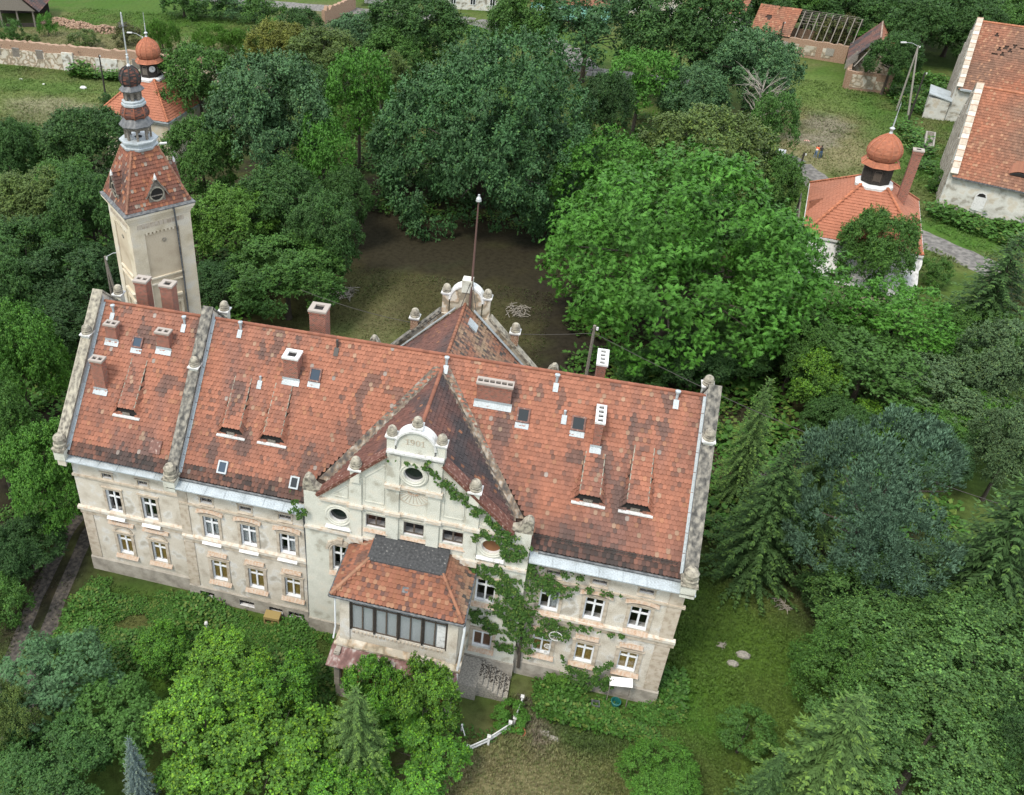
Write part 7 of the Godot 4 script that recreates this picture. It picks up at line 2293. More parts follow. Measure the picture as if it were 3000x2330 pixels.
func build_ivy() -> void:
	rng.seed = 321
	ivy("climbing_ivy", "dense dark ivy climbing the front wall right of the porch up to the gable", [[27.68, 6.09, 0.80, 0.42, 1.00], [28.03, 4.63, 0.75, 0.15, 1.00], [27.74, 7.09, 1.00, 0.42, 1.00], [26.75, 8.10, 0.80, 0.42, 1.00], [25.90, 8.44, 0.60, 0.42, 1.00], [25.07, 8.54, 0.40, 0.42, 0.80], [28.32, 8.30, 0.90, 0.15, 1.00], [29.00, 8.63, 0.60, 0.15, 1.00], [29.73, 7.91, 0.60, 0.15, 1.00], [29.30, 8.13, 0.55, 0.15, 1.00], [30.12, 7.91, 0.35, 0.15, 1.00], [27.06, 7.36, 0.70, 0.42, 1.00], [26.92, 6.21, 0.70, 0.42, 1.00], [28.17, 5.81, 0.70, 0.15, 1.00], [28.00, 9.02, 0.60, 0.15, 1.00], [28.27, 9.45, 0.50, 0.15, 1.00], [28.30, 3.68, 0.60, 0.15, 0.80], [27.70, 4.06, 0.60, 0.42, 0.80], [28.60, 3.25, 0.50, 0.15, 1.00], [28.58, 2.58, 0.35, 0.15, 1.00], [27.34, 5.22, 0.60, 0.42, 0.80], [26.80, 5.67, 0.50, 0.42, 1.00], [26.22, 5.48, 0.35, 0.42, 1.00], [25.60, 4.77, 0.60, 0.42, 1.00], [25.32, 4.99, 0.45, 0.42, 1.00], [26.59, 4.07, 0.55, 0.42, 1.00], [27.05, 2.78, 0.50, 0.42, 1.00], [27.57, 2.69, 0.40, 0.42, 1.00], [26.24, 4.21, 0.45, 0.42, 1.00], [29.22, 5.28, 0.40, 0.15, 1.00], [29.56, 5.15, 0.35, 0.15, 1.00], [30.05, 5.19, 0.45, 0.15, 1.00], [30.62, 5.25, 0.35, 0.15, 1.00], [31.26, 5.34, 0.30, 0.15, 1.00], [31.66, 5.36, 0.25, 0.15, 1.00], [28.99, 4.31, 0.45, 0.15, 1.00], [29.50, 4.23, 0.40, 0.15, 1.00], [30.32, 4.38, 0.40, 0.15, 1.00], [30.59, 4.54, 0.30, 0.15, 1.00], [29.95, 4.64, 0.40, 0.15, 1.00], [32.14, 5.40, 0.20, 0.15, 1.00], [32.86, 5.39, 0.18, 0.15, 1.00], [33.41, 5.46, 0.16, 0.15, 1.00], [30.45, 8.49, 0.30, 0.15, 1.00], [31.23, 8.50, 0.25, 0.15, 1.00], [32.01, 8.51, 0.20, 0.15, 1.00], [30.04, 9.24, 0.35, 0.15, 1.00], [30.73, 9.33, 0.25, 0.15, 1.00], [32.36, 8.51, 0.20, 0.15, 1.00], [32.92, 8.63, 0.12, 0.15, 1.00], [26.42, 9.06, 0.35, 0.42, 1.00], [25.62, 8.94, 0.30, 0.42, 1.00], [28.63, 2.06, 0.25, 0.15, 1.00], [27.48, 4.63, 0.50, 0.42, 0.70], [27.81, 5.51, 0.80, 0.42, 1.00]], [[Vector2(28.24, 0.74), Vector2(28.20, 2.04), Vector2(28.17, 3.63), Vector2(28.07, 5.15), Vector2(27.83, 6.69), Vector2(27.93, 8.18)], [Vector2(28.20, 1.77), Vector2(28.05, 2.26), Vector2(27.74, 3.22), Vector2(27.23, 4.09)]], 0.12)
	ivy("gable_ivy", "ragged ivy trailing down the right slope of the front gable", [[22.06, 15.27, 0.18, 0.45, 1.00], [22.31, 15.17, 0.21, 0.45, 1.00], [22.62, 14.97, 0.24, 0.45, 1.00], [22.85, 14.53, 0.28, 0.45, 1.00], [22.99, 14.23, 0.20, 0.45, 1.00], [23.19, 14.39, 0.26, 0.45, 1.00], [23.46, 14.18, 0.27, 0.45, 1.00], [23.72, 13.91, 0.29, 0.45, 1.00], [23.70, 13.51, 0.18, 0.45, 0.70], [23.99, 13.76, 0.29, 0.45, 1.00], [24.30, 13.50, 0.30, 0.45, 1.00], [24.48, 13.21, 0.27, 0.45, 1.00], [24.74, 13.22, 0.24, 0.45, 1.00], [24.93, 12.81, 0.34, 0.45, 1.00], [25.19, 12.77, 0.29, 0.45, 1.00], [25.50, 12.56, 0.32, 0.45, 1.00], [25.77, 12.35, 0.34, 0.45, 1.00], [26.00, 12.12, 0.30, 0.45, 1.00], [26.27, 11.90, 0.34, 0.45, 1.00], [26.62, 11.76, 0.36, 0.45, 1.00], [22.33, 15.71, 0.16, 0.45, 1.00], [22.26, 15.48, 0.14, 0.45, 1.00], [25.46, 11.44, 0.32, 0.45, 1.00], [25.17, 11.30, 0.28, 0.45, 1.00], [25.77, 11.23, 0.30, 0.45, 1.00], [25.03, 10.84, 0.20, 0.45, 1.00], [26.18, 11.40, 0.34, 0.45, 1.00], [26.50, 11.14, 0.44, 0.45, 1.00], [26.86, 11.36, 0.40, 0.45, 1.00], [27.14, 11.08, 0.44, 0.45, 1.00], [26.89, 10.59, 0.40, 0.45, 1.00], [27.31, 10.65, 0.40, 0.45, 1.00], [26.65, 10.46, 0.28, 0.45, 1.00], [27.54, 10.48, 0.32, 0.45, 1.00], [27.23, 10.14, 0.40, 0.45, 1.00], [26.82, 10.02, 0.32, 0.45, 1.00], [27.99, 11.03, 0.16, 0.45, 1.00], [26.60, 10.08, 0.16, 0.45, 1.00], [20.20, 15.26, 0.10, 0.50, 1.00], [20.70, 15.30, 0.10, 0.50, 1.00], [21.19, 15.30, 0.13, 0.50, 1.00], [21.69, 15.26, 0.15, 0.50, 1.00], [22.12, 15.21, 0.17, 0.50, 1.00]], [], 0.42)
	ivy("gutter_ivy", "small ivy hanging from the gutter left of the gable", [[14.94, 11.62, 0.20, 0.55, 1.00], [14.92, 10.99, 0.28, 0.55, 1.00], [15.03, 10.49, 0.24, 0.55, 1.00], [15.30, 10.29, 0.26, 0.55, 1.00], [15.51, 10.35, 0.25, 0.55, 1.00], [14.67, 10.21, 0.15, 0.55, 1.00], [15.15, 9.89, 0.15, 0.55, 1.00]], [], 0.45)
	ivy("wall_creeper", "bright creeper spreading over the plinth below a ground-floor window", [[30.66, 2.50, 0.15, 0.30, 0.70], [30.98, 2.08, 0.25, 0.30, 1.00], [31.33, 1.90, 0.30, 0.30, 1.00], [31.80, 1.86, 0.40, 0.30, 1.00], [32.23, 1.59, 0.55, 0.30, 1.00], [32.54, 2.14, 0.40, 0.30, 1.00], [32.73, 2.63, 0.30, 0.30, 1.00], [33.06, 3.06, 0.25, 0.30, 1.00], [31.88, 1.24, 0.40, 0.30, 1.00], [31.36, 1.15, 0.25, 0.30, 1.00], [32.71, 1.45, 0.50, 0.30, 1.00], [33.06, 1.69, 0.40, 0.30, 1.00], [33.37, 1.38, 0.30, 0.30, 1.00], [33.42, 1.94, 0.20, 0.30, 1.00], [33.21, 3.33, 0.15, 0.30, 1.00], [31.17, 1.62, 0.20, 0.30, 1.00], [30.55, 2.87, 0.12, 0.30, 1.00], [31.68, 0.73, 0.30, 0.30, 1.00], [32.20, 0.82, 0.40, 0.30, 1.00], [33.09, 1.06, 0.35, 0.30, 1.00]], [], 0.2)

func build_trees() -> void:
	rng.seed = 7
	tree(["oak", 15.15, -63.23, 20.00, 13.03, 13.03, L(0.044, 0.112, 0.037), 0.65, "huge blue-green oak spreading over the shaded rear lawn", ""])
	tree(["walnut", 35.91, -38.75, 17.00, 11.46, 8.65, L(0.056, 0.168, 0.018), 0.97, "very large bright green walnut tree beside the rear lawn", ""])
	tree(["ash", 29.11, -57.59, 12.17, 5.49, 5.18, L(0.054, 0.160, 0.017), 2.52, "bright green walnut top rising between the oak and the large walnut", ""])
	tree(["ash", 44.27, -40.23, 12.96, 3.80, 5.51, L(0.060, 0.180, 0.019), 5.03, "bright green leafy tree joining the large walnut near the right gatehouse", ""])
	tree(["round0", -8.08, -56.29, 18.14, 6.80, 7.72, L(0.056, 0.125, 0.048), 3.37, "rounded bluish maple in the group right of the stair tower", ""])
	tree(["round1", -23.86, -71.60, 13.81, 5.52, 5.88, L(0.054, 0.133, 0.023), 5.19, "dark green tree hiding the right side of the clock gatehouse", ""])
	tree(["ash", -1.70, -70.33, 15.39, 4.52, 6.55, L(0.055, 0.164, 0.017), 5.92, "fresh green tree with drooping sprays left of the oak", ""])
	tree(["ash", -0.98, -53.75, 12.57, 3.69, 5.35, L(0.053, 0.159, 0.017), 4.02, "bright green slender tree in front of the bluish maple", ""])
	tree(["round1", 3.99, -38.23, 11.11, 3.61, 4.73, L(0.040, 0.100, 0.022), 1.21, "dark green tree at the left edge of the rear lawn", ""])
	tree(["round1", -6.23, -40.58, 9.33, 4.58, 3.97, L(0.066, 0.153, 0.019), 5.45, "yellow-green tree just right of the stair tower shaft", ""])
	tree(["round1", -14.96, -52.32, 11.77, 4.38, 5.01, L(0.049, 0.121, 0.021), 3.80, "mid green tree between the tower roof and the bluish maple", ""])
	tree(["round2", 1.85, -33.38, 7.98, 5.48, 3.40, L(0.051, 0.126, 0.022), 1.56, "deep green maple with large leaves above the rear ridge", ""])
	tree(["round0", -2.76, -44.91, 10.29, 4.68, 4.38, L(0.038, 0.096, 0.021), 0.56, "dark filler tree behind the yellow-green tree", ""])
	tree(["round2", -4.46, -33.52, 5.25, 3.18, 2.24, L(0.030, 0.078, 0.020), 0.05, "low dark tree touching the palace rear wall right of the tower", ""])
	tree(["round1", -22.62, -98.20, 10.41, 5.02, 4.43, L(0.126, 0.146, 0.027), 5.54, "yellowish brown tree at the back right of the clock dome", ""])
	tree(["round2", -14.62, -95.98, 10.08, 6.36, 4.29, L(0.077, 0.123, 0.029), 2.66, "olive yellow tree in the back row left of the oak", ""])
	tree(["round1", -11.99, -107.60, 10.01, 6.00, 4.26, L(0.057, 0.129, 0.050), 1.01, "light green tree in the back row behind the olive one", ""])
	tree(["round1", -2.52, -104.97, 14.31, 7.34, 6.09, L(0.037, 0.093, 0.020), 5.01, "dark wide tree in the back row near the pale cottage", ""])
	tree(["round0", -24.82, -114.46, 8.39, 3.84, 3.57, L(0.036, 0.090, 0.020), 3.93, "small dark bush at the end of the crumbling pink wall", ""])
	tree(["round1", -4.47, -99.44, 10.42, 5.25, 4.43, L(0.052, 0.128, 0.022), 4.07, "dark green tree behind the oak at its upper left", ""])
	tree(["round2", -2.39, -84.48, 11.25, 4.05, 4.79, L(0.078, 0.125, 0.029), 6.26, "shadowed tree under the street lamp left of the oak", ""])
	tree(["round0", 13.41, -114.08, 14.19, 6.04, 6.04, L(0.049, 0.120, 0.021), 5.74, "airy green street tree left before the turquoise house", ""])
	tree(["ash", 23.28, -113.91, 14.85, 7.60, 6.32, L(0.047, 0.118, 0.039), 2.77, "open-branched street tree right before the turquoise house", ""])
	tree(["round0", 37.19, -107.48, 18.78, 8.81, 7.99, L(0.037, 0.094, 0.021), 4.69, "dense very dark tree near the cream house", ""])
	tree(["spruce0", 5.88, -143.10, 6.47, 2.51, 3.23, L(0.029, 0.074, 0.019), 2.01, "dark conical evergreen beside the low white house", ""])
	tree(["ash", 31.91, -91.51, 12.15, 5.17, 5.17, L(0.057, 0.171, 0.018), 5.68, "bright green rounded tree at the oak's upper right", ""])
	tree(["round0", 39.08, -91.43, 10.53, 4.71, 4.48, L(0.061, 0.136, 0.052), 4.45, "pale grey-green leafy tree right of the bright rounded one", ""])
	tree(["round1", 46.07, -96.63, 14.36, 6.11, 6.11, L(0.060, 0.135, 0.052), 3.86, "bluish tree at the right edge of the park by the worn lawn", ""])
	tree(["round0", 43.79, -109.64, 10.92, 5.50, 4.65, L(0.044, 0.110, 0.036), 5.87, "second bluish tree at the lawn edge, nearer the ruined range", ""])
	tree(["round1", 39.05, -63.76, 14.00, 6.92, 5.96, L(0.080, 0.127, 0.030), 0.27, "olive dark tree above the large walnut crown", ""])
	tree(["ash", 48.05, -82.70, 10.71, 3.14, 4.56, L(0.053, 0.132, 0.023), 5.63, "mid green tree reaching the lawn edge above the right gatehouse", ""])
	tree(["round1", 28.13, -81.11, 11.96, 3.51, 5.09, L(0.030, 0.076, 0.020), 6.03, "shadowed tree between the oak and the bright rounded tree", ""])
	tree(["round0", 45.79, -63.84, 10.11, 3.66, 4.30, L(0.051, 0.125, 0.021), 2.02, "dim tree under the olive dark one near the track", ""])
	tree(["round0", 45.16, -60.55, 5.84, 3.86, 2.49, L(0.039, 0.100, 0.022), 2.58, "dark green tree between the walnut and the olive one", ""])
	tree(["dead", 46.80, -88.66, 10.10, 3.47, 5.05, L(0.052, 0.128, 0.022), 5.92, "bare dead tree with pale branches among the olive crowns", ""])
	tree(["round0", 54.60, -50.68, 10.21, 3.47, 4.34, L(0.053, 0.130, 0.022), 5.14, "tree growing through the collapsed roof of the right gatehouse", ""])
	tree(["shrub1", 59.61, -68.83, 3.51, 1.59, 2.01, L(0.053, 0.130, 0.022), 5.61, "narrow leafy top of the tree against the gatehouse roof", ""])
	tree(["ash", 49.34, -40.74, 7.28, 3.71, 3.10, L(0.055, 0.165, 0.017), 1.57, "bright shrubby tree below the collapsed lean-to, left one", ""])
	tree(["ash", 54.19, -38.66, 8.47, 4.82, 3.60, L(0.058, 0.172, 0.018), 1.00, "broad bright tree below the collapsed lean-to, right one", ""])
	tree(["round2", 46.30, -34.26, 7.59, 3.23, 3.23, L(0.048, 0.119, 0.020), 0.28, "mixed green tree beneath the walnut's right edge", ""])
	tree(["ash", 51.15, -32.75, 6.91, 4.74, 2.94, L(0.050, 0.122, 0.021), 4.92, "tangled green thicket tree in the middle right", ""])
	tree(["round1", 56.87, -31.81, 6.06, 4.16, 2.58, L(0.073, 0.130, 0.053), 3.59, "grey-green willow-like tree near the right edge", ""])
	tree(["round1", 60.51, -33.01, 9.80, 3.33, 4.17, L(0.073, 0.130, 0.053), 2.66, "silvery grey tree at the far right edge", ""])
	tree(["spruce1", 62.09, -42.74, 13.19, 4.77, 6.60, L(0.042, 0.090, 0.026), 1.31, "tall dark spruce right of the right gatehouse", ""])
	tree(["round0", 65.97, -48.89, 6.31, 2.37, 2.69, L(0.080, 0.089, 0.030), 4.63, "dark reddish bush at the right edge by the lane", ""])
	tree(["linden0", 61.33, -40.99, 6.49, 3.39, 2.76, L(0.053, 0.130, 0.022), 6.10, "green elder bush with white flowers below the tall spruce", ""])
	tree(["linden1", 59.13, -29.57, 5.06, 3.48, 2.15, L(0.056, 0.152, 0.018), 3.43, "elder bush with white blossoms near the right edge", ""])
	tree(["maple0", 47.53, -30.74, 6.09, 2.31, 2.59, L(0.069, 0.160, 0.020), 2.02, "yellow-green young tree by the bare earth right of the palace", ""])
	tree(["maple1", 51.61, -28.18, 3.65, 2.51, 1.56, L(0.064, 0.148, 0.019), 5.24, "bright shrub behind the bluish pine", ""])
	tree(["round1", 42.58, -34.73, 5.00, 3.03, 1.88, L(0.039, 0.100, 0.022), 2.57, "dark shrub under the walnut near the palace end", ""])
	tree(["round0", 38.35, -31.82, 5.00, 3.12, 1.94, L(0.029, 0.074, 0.019), 1.52, "dense dark shrub behind the palace's right ridge end", ""])
	tree(["shrub1", 34.45, -31.48, 3.00, 2.29, 1.42, L(0.038, 0.096, 0.021), 1.38, "shadowed bush right of the grey pole behind the ridge", ""])
	tree(["spruce0", 41.26, -18.43, 11.53, 2.05, 5.77, L(0.065, 0.125, 0.032), 2.79, "young spruce with pale tips rising behind the right gable", ""])
	tree(["spruce1", 41.75, -11.29, 12.21, 3.29, 6.11, L(0.042, 0.090, 0.026), 4.07, "broad spruce beside the right palace wall", ""])
	tree(["spruce0", 45.03, -15.02, 11.09, 3.09, 5.55, L(0.065, 0.125, 0.032), 2.69, "full dark spruce between the palace spruce and the pine", ""])
	tree(["spruce1", 48.16, -25.16, 5.32, 0.98, 2.66, L(0.029, 0.074, 0.019), 1.35, "narrow dark columnar conifer behind the spruces", ""])
	tree(["pine", 46.98, -10.44, 15.26, 4.81, 6.49, L(0.077, 0.143, 0.088), 0.23, "large bluish pine with open crown right of the lawn", ""])
	tree(["spruce1", 52.92, -8.20, 16.63, 4.40, 8.31, L(0.042, 0.090, 0.026), 1.59, "large brown-green spruce right of the pine", ""])
	tree(["round2", 55.46, -23.54, 5.00, 1.69, 1.86, L(0.056, 0.125, 0.048), 1.45, "small bluish tree between the pine and the brown-green spruce", ""])
	tree(["round1", 46.48, -8.77, 4.00, 2.35, 1.67, L(0.028, 0.070, 0.018), 0.32, "dark leafy thicket at the pine's foot by the lawn", ""])
	tree(["round1", 58.83, -23.85, 8.30, 2.44, 3.53, L(0.069, 0.123, 0.050), 6.22, "grey-green thicket tree at the right edge behind the spruce", ""])
	tree(["round1", 43.06, -13.01, 6.35, 1.88, 2.70, L(0.040, 0.102, 0.022), 4.10, "dark undergrowth tree beneath the broad palace spruce", ""])
	tree(["linden0", 48.92, -5.87, 7.05, 4.84, 3.00, L(0.063, 0.139, 0.034), 4.50, "flowering linden at the lower right, rearmost of three", ""])
	tree(["linden1", 50.82, -2.33, 8.40, 5.77, 3.58, L(0.056, 0.124, 0.030), 2.43, "big flowering linden filling the lower right, middle of three", ""])
	tree(["linden0", 48.09, 2.17, 7.30, 5.01, 3.11, L(0.059, 0.131, 0.032), 5.84, "flowering linden at the bottom right corner, nearest of three", ""])
	tree(["linden1", 55.05, -10.23, 8.85, 2.60, 3.77, L(0.081, 0.141, 0.045), 5.93, "tall linden with cream flowers cut by the right edge", ""])
	tree(["linden1", 52.46, 2.13, 9.19, 2.70, 3.91, L(0.028, 0.071, 0.018), 1.86, "dark tree at the bottom right corner edge", ""])
	tree(["linden0", 45.41, -2.22, 6.47, 2.75, 2.75, L(0.052, 0.127, 0.022), 5.66, "darker linden branches facing the right lawn", ""])
	tree(["spruce0", 43.17, 5.13, 11.10, 3.40, 5.55, L(0.065, 0.125, 0.032), 1.98, "spruce with light shoots at the bottom right of the lawn", ""])
	tree(["spruce1", 40.60, 6.35, 7.38, 1.73, 3.69, L(0.042, 0.090, 0.026), 2.64, "small spruce at the lawn's lower edge beside the larger one", ""])
	tree(["linden0", 36.22, 5.45, 3.06, 2.10, 1.30, L(0.053, 0.144, 0.017), 5.03, "small round green tree at the bottom on the lawn", ""])
	tree(["shrub1", 40.46, 1.78, 3.00, 1.47, 1.05, L(0.051, 0.125, 0.022), 2.46, "dark shrub with post left of the light-shooted spruce", ""])
	tree(["round1", -30.08, -53.74, 10.90, 5.32, 4.64, L(0.036, 0.090, 0.020), 6.10, "dark tree just left of the tower roof", ""])
	tree(["round2", -29.02, -40.39, 8.92, 5.11, 3.80, L(0.082, 0.131, 0.031), 0.28, "light olive tree at the left edge beside the lane", ""])
	tree(["round2", -36.57, -54.08, 8.42, 4.29, 3.58, L(0.049, 0.121, 0.021), 6.08, "dark leafy tree between the lane and the tower", ""])
	tree(["round2", -18.20, -33.97, 12.88, 4.06, 5.48, L(0.040, 0.101, 0.022), 5.46, "deep green tree left of the tower shaft", ""])
	tree(["round2", -21.50, -27.65, 9.73, 4.44, 4.14, L(0.039, 0.098, 0.021), 3.57, "dark tree below the light olive one at the left edge", ""])
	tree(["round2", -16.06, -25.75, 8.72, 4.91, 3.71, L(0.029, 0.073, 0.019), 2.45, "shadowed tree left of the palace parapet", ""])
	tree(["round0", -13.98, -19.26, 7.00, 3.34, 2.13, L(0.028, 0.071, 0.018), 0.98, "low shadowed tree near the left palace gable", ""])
	tree(["round2", -38.51, -49.59, 10.05, 3.60, 4.27, L(0.040, 0.101, 0.022), 0.73, "dark tree at the left edge by the grey lane", ""])
	tree(["round0", -11.41, -11.34, 12.02, 3.59, 5.11, L(0.057, 0.157, 0.019), 4.92, "fresh green tree at the left edge, upper crown", ""])
	tree(["round1", -3.37, -2.13, 9.89, 2.90, 4.21, L(0.058, 0.158, 0.019), 3.46, "fresh green tree hanging over the palace's left eaves", ""])
	tree(["round2", -9.15, -4.73, 10.23, 3.00, 4.35, L(0.055, 0.135, 0.023), 1.27, "bright tree left of the palace half out of frame", ""])
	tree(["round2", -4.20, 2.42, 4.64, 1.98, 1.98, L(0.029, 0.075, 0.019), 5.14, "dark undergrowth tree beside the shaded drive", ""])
	tree(["shrub2", -2.85, 4.87, 3.39, 1.62, 1.94, L(0.054, 0.133, 0.023), 2.96, "dark green bush left of the rutted drive", ""])
	tree(["ash", 3.68, 9.88, 4.87, 3.34, 2.07, L(0.058, 0.130, 0.050), 0.17, "dark glossy-leaved walnut at the lower left", ""])
	tree(["linden1", 2.98, 12.81, 5.79, 1.70, 2.47, L(0.075, 0.120, 0.028), 3.73, "olive leafy tree at the lower left edge", ""])
	tree(["ash", 7.70, 10.80, 4.10, 2.81, 1.74, L(0.052, 0.128, 0.022), 5.43, "green tree below the glossy walnut", ""])
	tree(["round2", 6.23, 14.07, 4.43, 3.04, 1.89, L(0.039, 0.100, 0.022), 0.26, "dark tree in the bottom left corner", ""])
	tree(["maple1", 8.11, 5.59, 3.47, 1.71, 1.48, L(0.052, 0.141, 0.017), 5.52, "young maple bush on the leafy slope left of the porch", ""])
	tree(["maple0", 12.32, 6.09, 3.95, 2.71, 1.68, L(0.072, 0.167, 0.021), 1.86, "bright young maple clump in front of the left wing", ""])
	tree(["maple1", 15.83, 6.44, 4.19, 2.23, 1.78, L(0.054, 0.147, 0.018), 0.47, "leafy maple sapling right of the bright clump", ""])
	tree(["maple0", 13.12, 10.29, 5.30, 3.24, 2.25, L(0.072, 0.168, 0.021), 2.85, "large yellow-tipped maple at the bottom left of centre", ""])
	tree(["maple1", 16.97, 10.18, 5.03, 3.45, 2.14, L(0.065, 0.151, 0.019), 6.13, "yellow-tipped maple at the bottom beside the spruce", ""])
	tree(["maple0", 20.37, 10.62, 3.85, 2.64, 1.64, L(0.054, 0.148, 0.018), 4.76, "dark-shaded maple at the bottom edge", ""])
	tree(["maple1", 21.05, 5.91, 5.74, 1.68, 2.44, L(0.058, 0.157, 0.019), 2.51, "maple growing against the left of the rusty porch roof", ""])
	tree(["maple0", 23.78, 6.06, 6.56, 1.93, 2.79, L(0.064, 0.149, 0.019), 5.75, "yellow-tipped maple covering the front of the porch roof", ""])
	tree(["maple1", 24.13, 7.93, 3.73, 2.56, 1.59, L(0.057, 0.156, 0.019), 2.30, "leafy maple at the bottom right of the spruce", ""])
	tree(["spruce0", 20.99, 9.38, 8.62, 2.35, 4.31, L(0.065, 0.125, 0.032), 6.28, "light green young spruce among the maples before the porch", ""])
	tree(["spruce1", 10.95, 13.66, 6.79, 1.06, 3.40, L(0.085, 0.125, 0.118), 2.61, "small blue spruce at the bottom left among maples", ""])
	tree(["maple0", 13.40, 12.36, 3.15, 2.16, 1.34, L(0.057, 0.154, 0.019), 2.79, "low maple at the bottom edge beside the blue spruce", ""])
	tree(["shrub2", 30.67, -0.03, 1.20, 0.90, 0.55, L(0.072, 0.166, 0.021), 1.23, "weedy bush beside the porch steps", ""])
	tree(["shrub1", 28.16, 3.40, 1.13, 1.04, 0.64, L(0.058, 0.159, 0.019), 3.01, "leafy weeds under the white garden rail", ""])
	tree(["shrub0", 36.33, -0.38, 0.89, 0.36, 0.51, L(0.057, 0.156, 0.019), 1.05, "small bush at the palace's lower right corner", ""])
	tree(["willow", -40.52, -112.85, 4.30, 3.96, 2.46, L(0.072, 0.166, 0.021), 1.11, "light willow scrub right of the clock dome", ""])
	tree(["willow", -35.33, -113.13, 4.10, 3.49, 2.34, L(0.065, 0.150, 0.019), 3.10, "pale willow scrub beyond the ruined wall", ""])
	tree(["willow", -49.07, -110.12, 5.43, 3.10, 3.10, L(0.066, 0.154, 0.020), 3.40, "yellow-green willow scrub left of the clock dome", ""])
	tree(["shrub0", -74.63, -114.28, 4.44, 1.75, 2.54, L(0.059, 0.175, 0.019), 0.03, "young tree standing before the rubble heaps", ""])
	tree(["shrub1", -77.05, -106.07, 4.97, 2.84, 2.84, L(0.049, 0.121, 0.021), 0.70, "bush before the barn at the far left", ""])
	tree(["shrub2", -73.61, -106.29, 2.54, 2.35, 1.45, L(0.081, 0.130, 0.030), 3.31, "low scrub just above the ruined wall at left", ""])
	tree(["shrub2", -57.68, -113.23, 3.98, 2.77, 2.27, L(0.082, 0.092, 0.031), 5.32, "brownish scrub by the pale rubble heap", ""])
	tree(["shrub1", -64.21, -109.63, 3.10, 2.77, 1.77, L(0.077, 0.123, 0.029), 1.13, "olive scrub behind the middle of the ruined wall", ""])
	tree(["shrub2", -56.37, -134.18, 5.49, 5.06, 3.14, L(0.048, 0.119, 0.020), 0.33, "leafy tree at the top edge above the dome", ""])
	tree(["shrub1", -49.65, -134.92, 5.07, 4.50, 2.90, L(0.038, 0.097, 0.021), 5.71, "dark conical bush at the top edge", ""])
	tree(["shrub2", -37.18, -128.34, 6.50, 4.72, 3.71, L(0.051, 0.125, 0.021), 5.45, "green scrub beside the crumbling pink wall, left", ""])
	tree(["shrub1", -30.86, -121.23, 4.73, 2.70, 2.70, L(0.058, 0.173, 0.018), 2.78, "bright scrub beside the crumbling pink wall, right", ""])
	tree(["shrub0", -43.85, -135.30, 4.71, 3.96, 2.69, L(0.056, 0.125, 0.048), 3.75, "bluish scrub at the top edge left of centre", ""])
	tree(["shrub2", -45.51, -83.48, 1.58, 1.07, 0.90, L(0.037, 0.094, 0.021), 2.72, "dark bush at the foot of the ruined wall, left one", ""])
	tree(["shrub2", -42.11, -82.61, 1.63, 1.50, 0.93, L(0.049, 0.122, 0.021), 5.08, "green bush at the foot of the ruined wall, right one", ""])
	tree(["shrub0", 64.76, -142.39, 6.81, 3.69, 3.89, L(0.082, 0.092, 0.031), 5.90, "rusty green shrub growing inside the ruined range", ""])
	tree(["shrub0", 69.17, -140.67, 5.45, 2.71, 3.12, L(0.058, 0.172, 0.018), 2.20, "light green shrub in front of the ruined wing", ""])
	tree(["round2", 68.91, -120.38, 9.77, 3.88, 4.16, L(0.040, 0.101, 0.022), 0.48, "dark round tree beside the ruined wing", ""])
	tree(["round2", 53.63, -149.27, 9.04, 5.95, 3.85, L(0.037, 0.094, 0.020), 2.34, "dark wood tree at the top right, left end", ""])
	tree(["round0", 60.00, -150.87, 10.27, 7.03, 4.37, L(0.055, 0.135, 0.023), 3.79, "dark wood tree at the top right, second from left", ""])
	tree(["round2", 65.18, -148.57, 10.36, 5.99, 4.41, L(0.040, 0.100, 0.022), 5.07, "dark wood tree at the top right, third from left", ""])
	tree(["round0", 70.70, -154.53, 10.74, 6.20, 4.57, L(0.036, 0.092, 0.020), 6.20, "dark wood tree at the top right, behind the bare rafters", ""])
	tree(["round2", 72.80, -144.17, 10.29, 5.41, 4.38, L(0.041, 0.103, 0.022), 0.48, "dark wood tree at the top right, behind the ruined wing's ridge", ""])
	tree(["round0", 75.86, -138.29, 11.14, 5.75, 4.74, L(0.039, 0.098, 0.021), 4.24, "dark wood tree at the top right, behind the dark round tree", ""])
	tree(["round2", 81.03, -153.98, 10.70, 7.30, 4.55, L(0.039, 0.098, 0.021), 5.22, "dark wood tree at the top right, high above the lamp pole", ""])
	tree(["round1", 83.06, -145.53, 11.62, 6.53, 4.94, L(0.038, 0.095, 0.021), 3.76, "dark wood tree at the top right, left of the hall's far gable", ""])
	tree(["round1", 84.43, -138.32, 10.22, 4.86, 4.35, L(0.037, 0.092, 0.020), 2.31, "dark wood tree at the top right, beside the hall's far gable", ""])
	tree(["round2", 92.24, -160.67, 10.02, 6.56, 4.27, L(0.052, 0.129, 0.022), 3.33, "dark wood tree at the top right, above the hall's far gable", ""])
	tree(["round1", 89.87, -140.85, 10.44, 4.96, 4.44, L(0.052, 0.128, 0.022), 6.09, "dark wood tree at the top right, behind the cables", ""])
	tree(["round1", 94.86, -151.81, 11.09, 5.27, 4.72, L(0.052, 0.127, 0.022), 3.69, "dark wood tree at the top right, at the right corner", ""])
	tree(["shrub1", 68.69, -82.26, 3.05, 1.51, 1.74, L(0.050, 0.122, 0.021), 3.39, "weedy bush along the hall's gable foot", ""])
	tree(["shrub2", 67.84, -73.97, 1.27, 1.17, 0.72, L(0.052, 0.129, 0.022), 5.19, "green bush at the hall's front corner", ""])
	tree(["shrub1", 62.31, -57.14, 2.95, 1.68, 1.68, L(0.055, 0.136, 0.023), 3.91, "leafy shrub by the lane right of the gatehouse", ""])
	tree(["round2", -14.00, -29.11, 7.77, 2.73, 3.31, L(0.028, 0.070, 0.018), 0.43, "dark tree filling the gap left of the tower foot", ""])
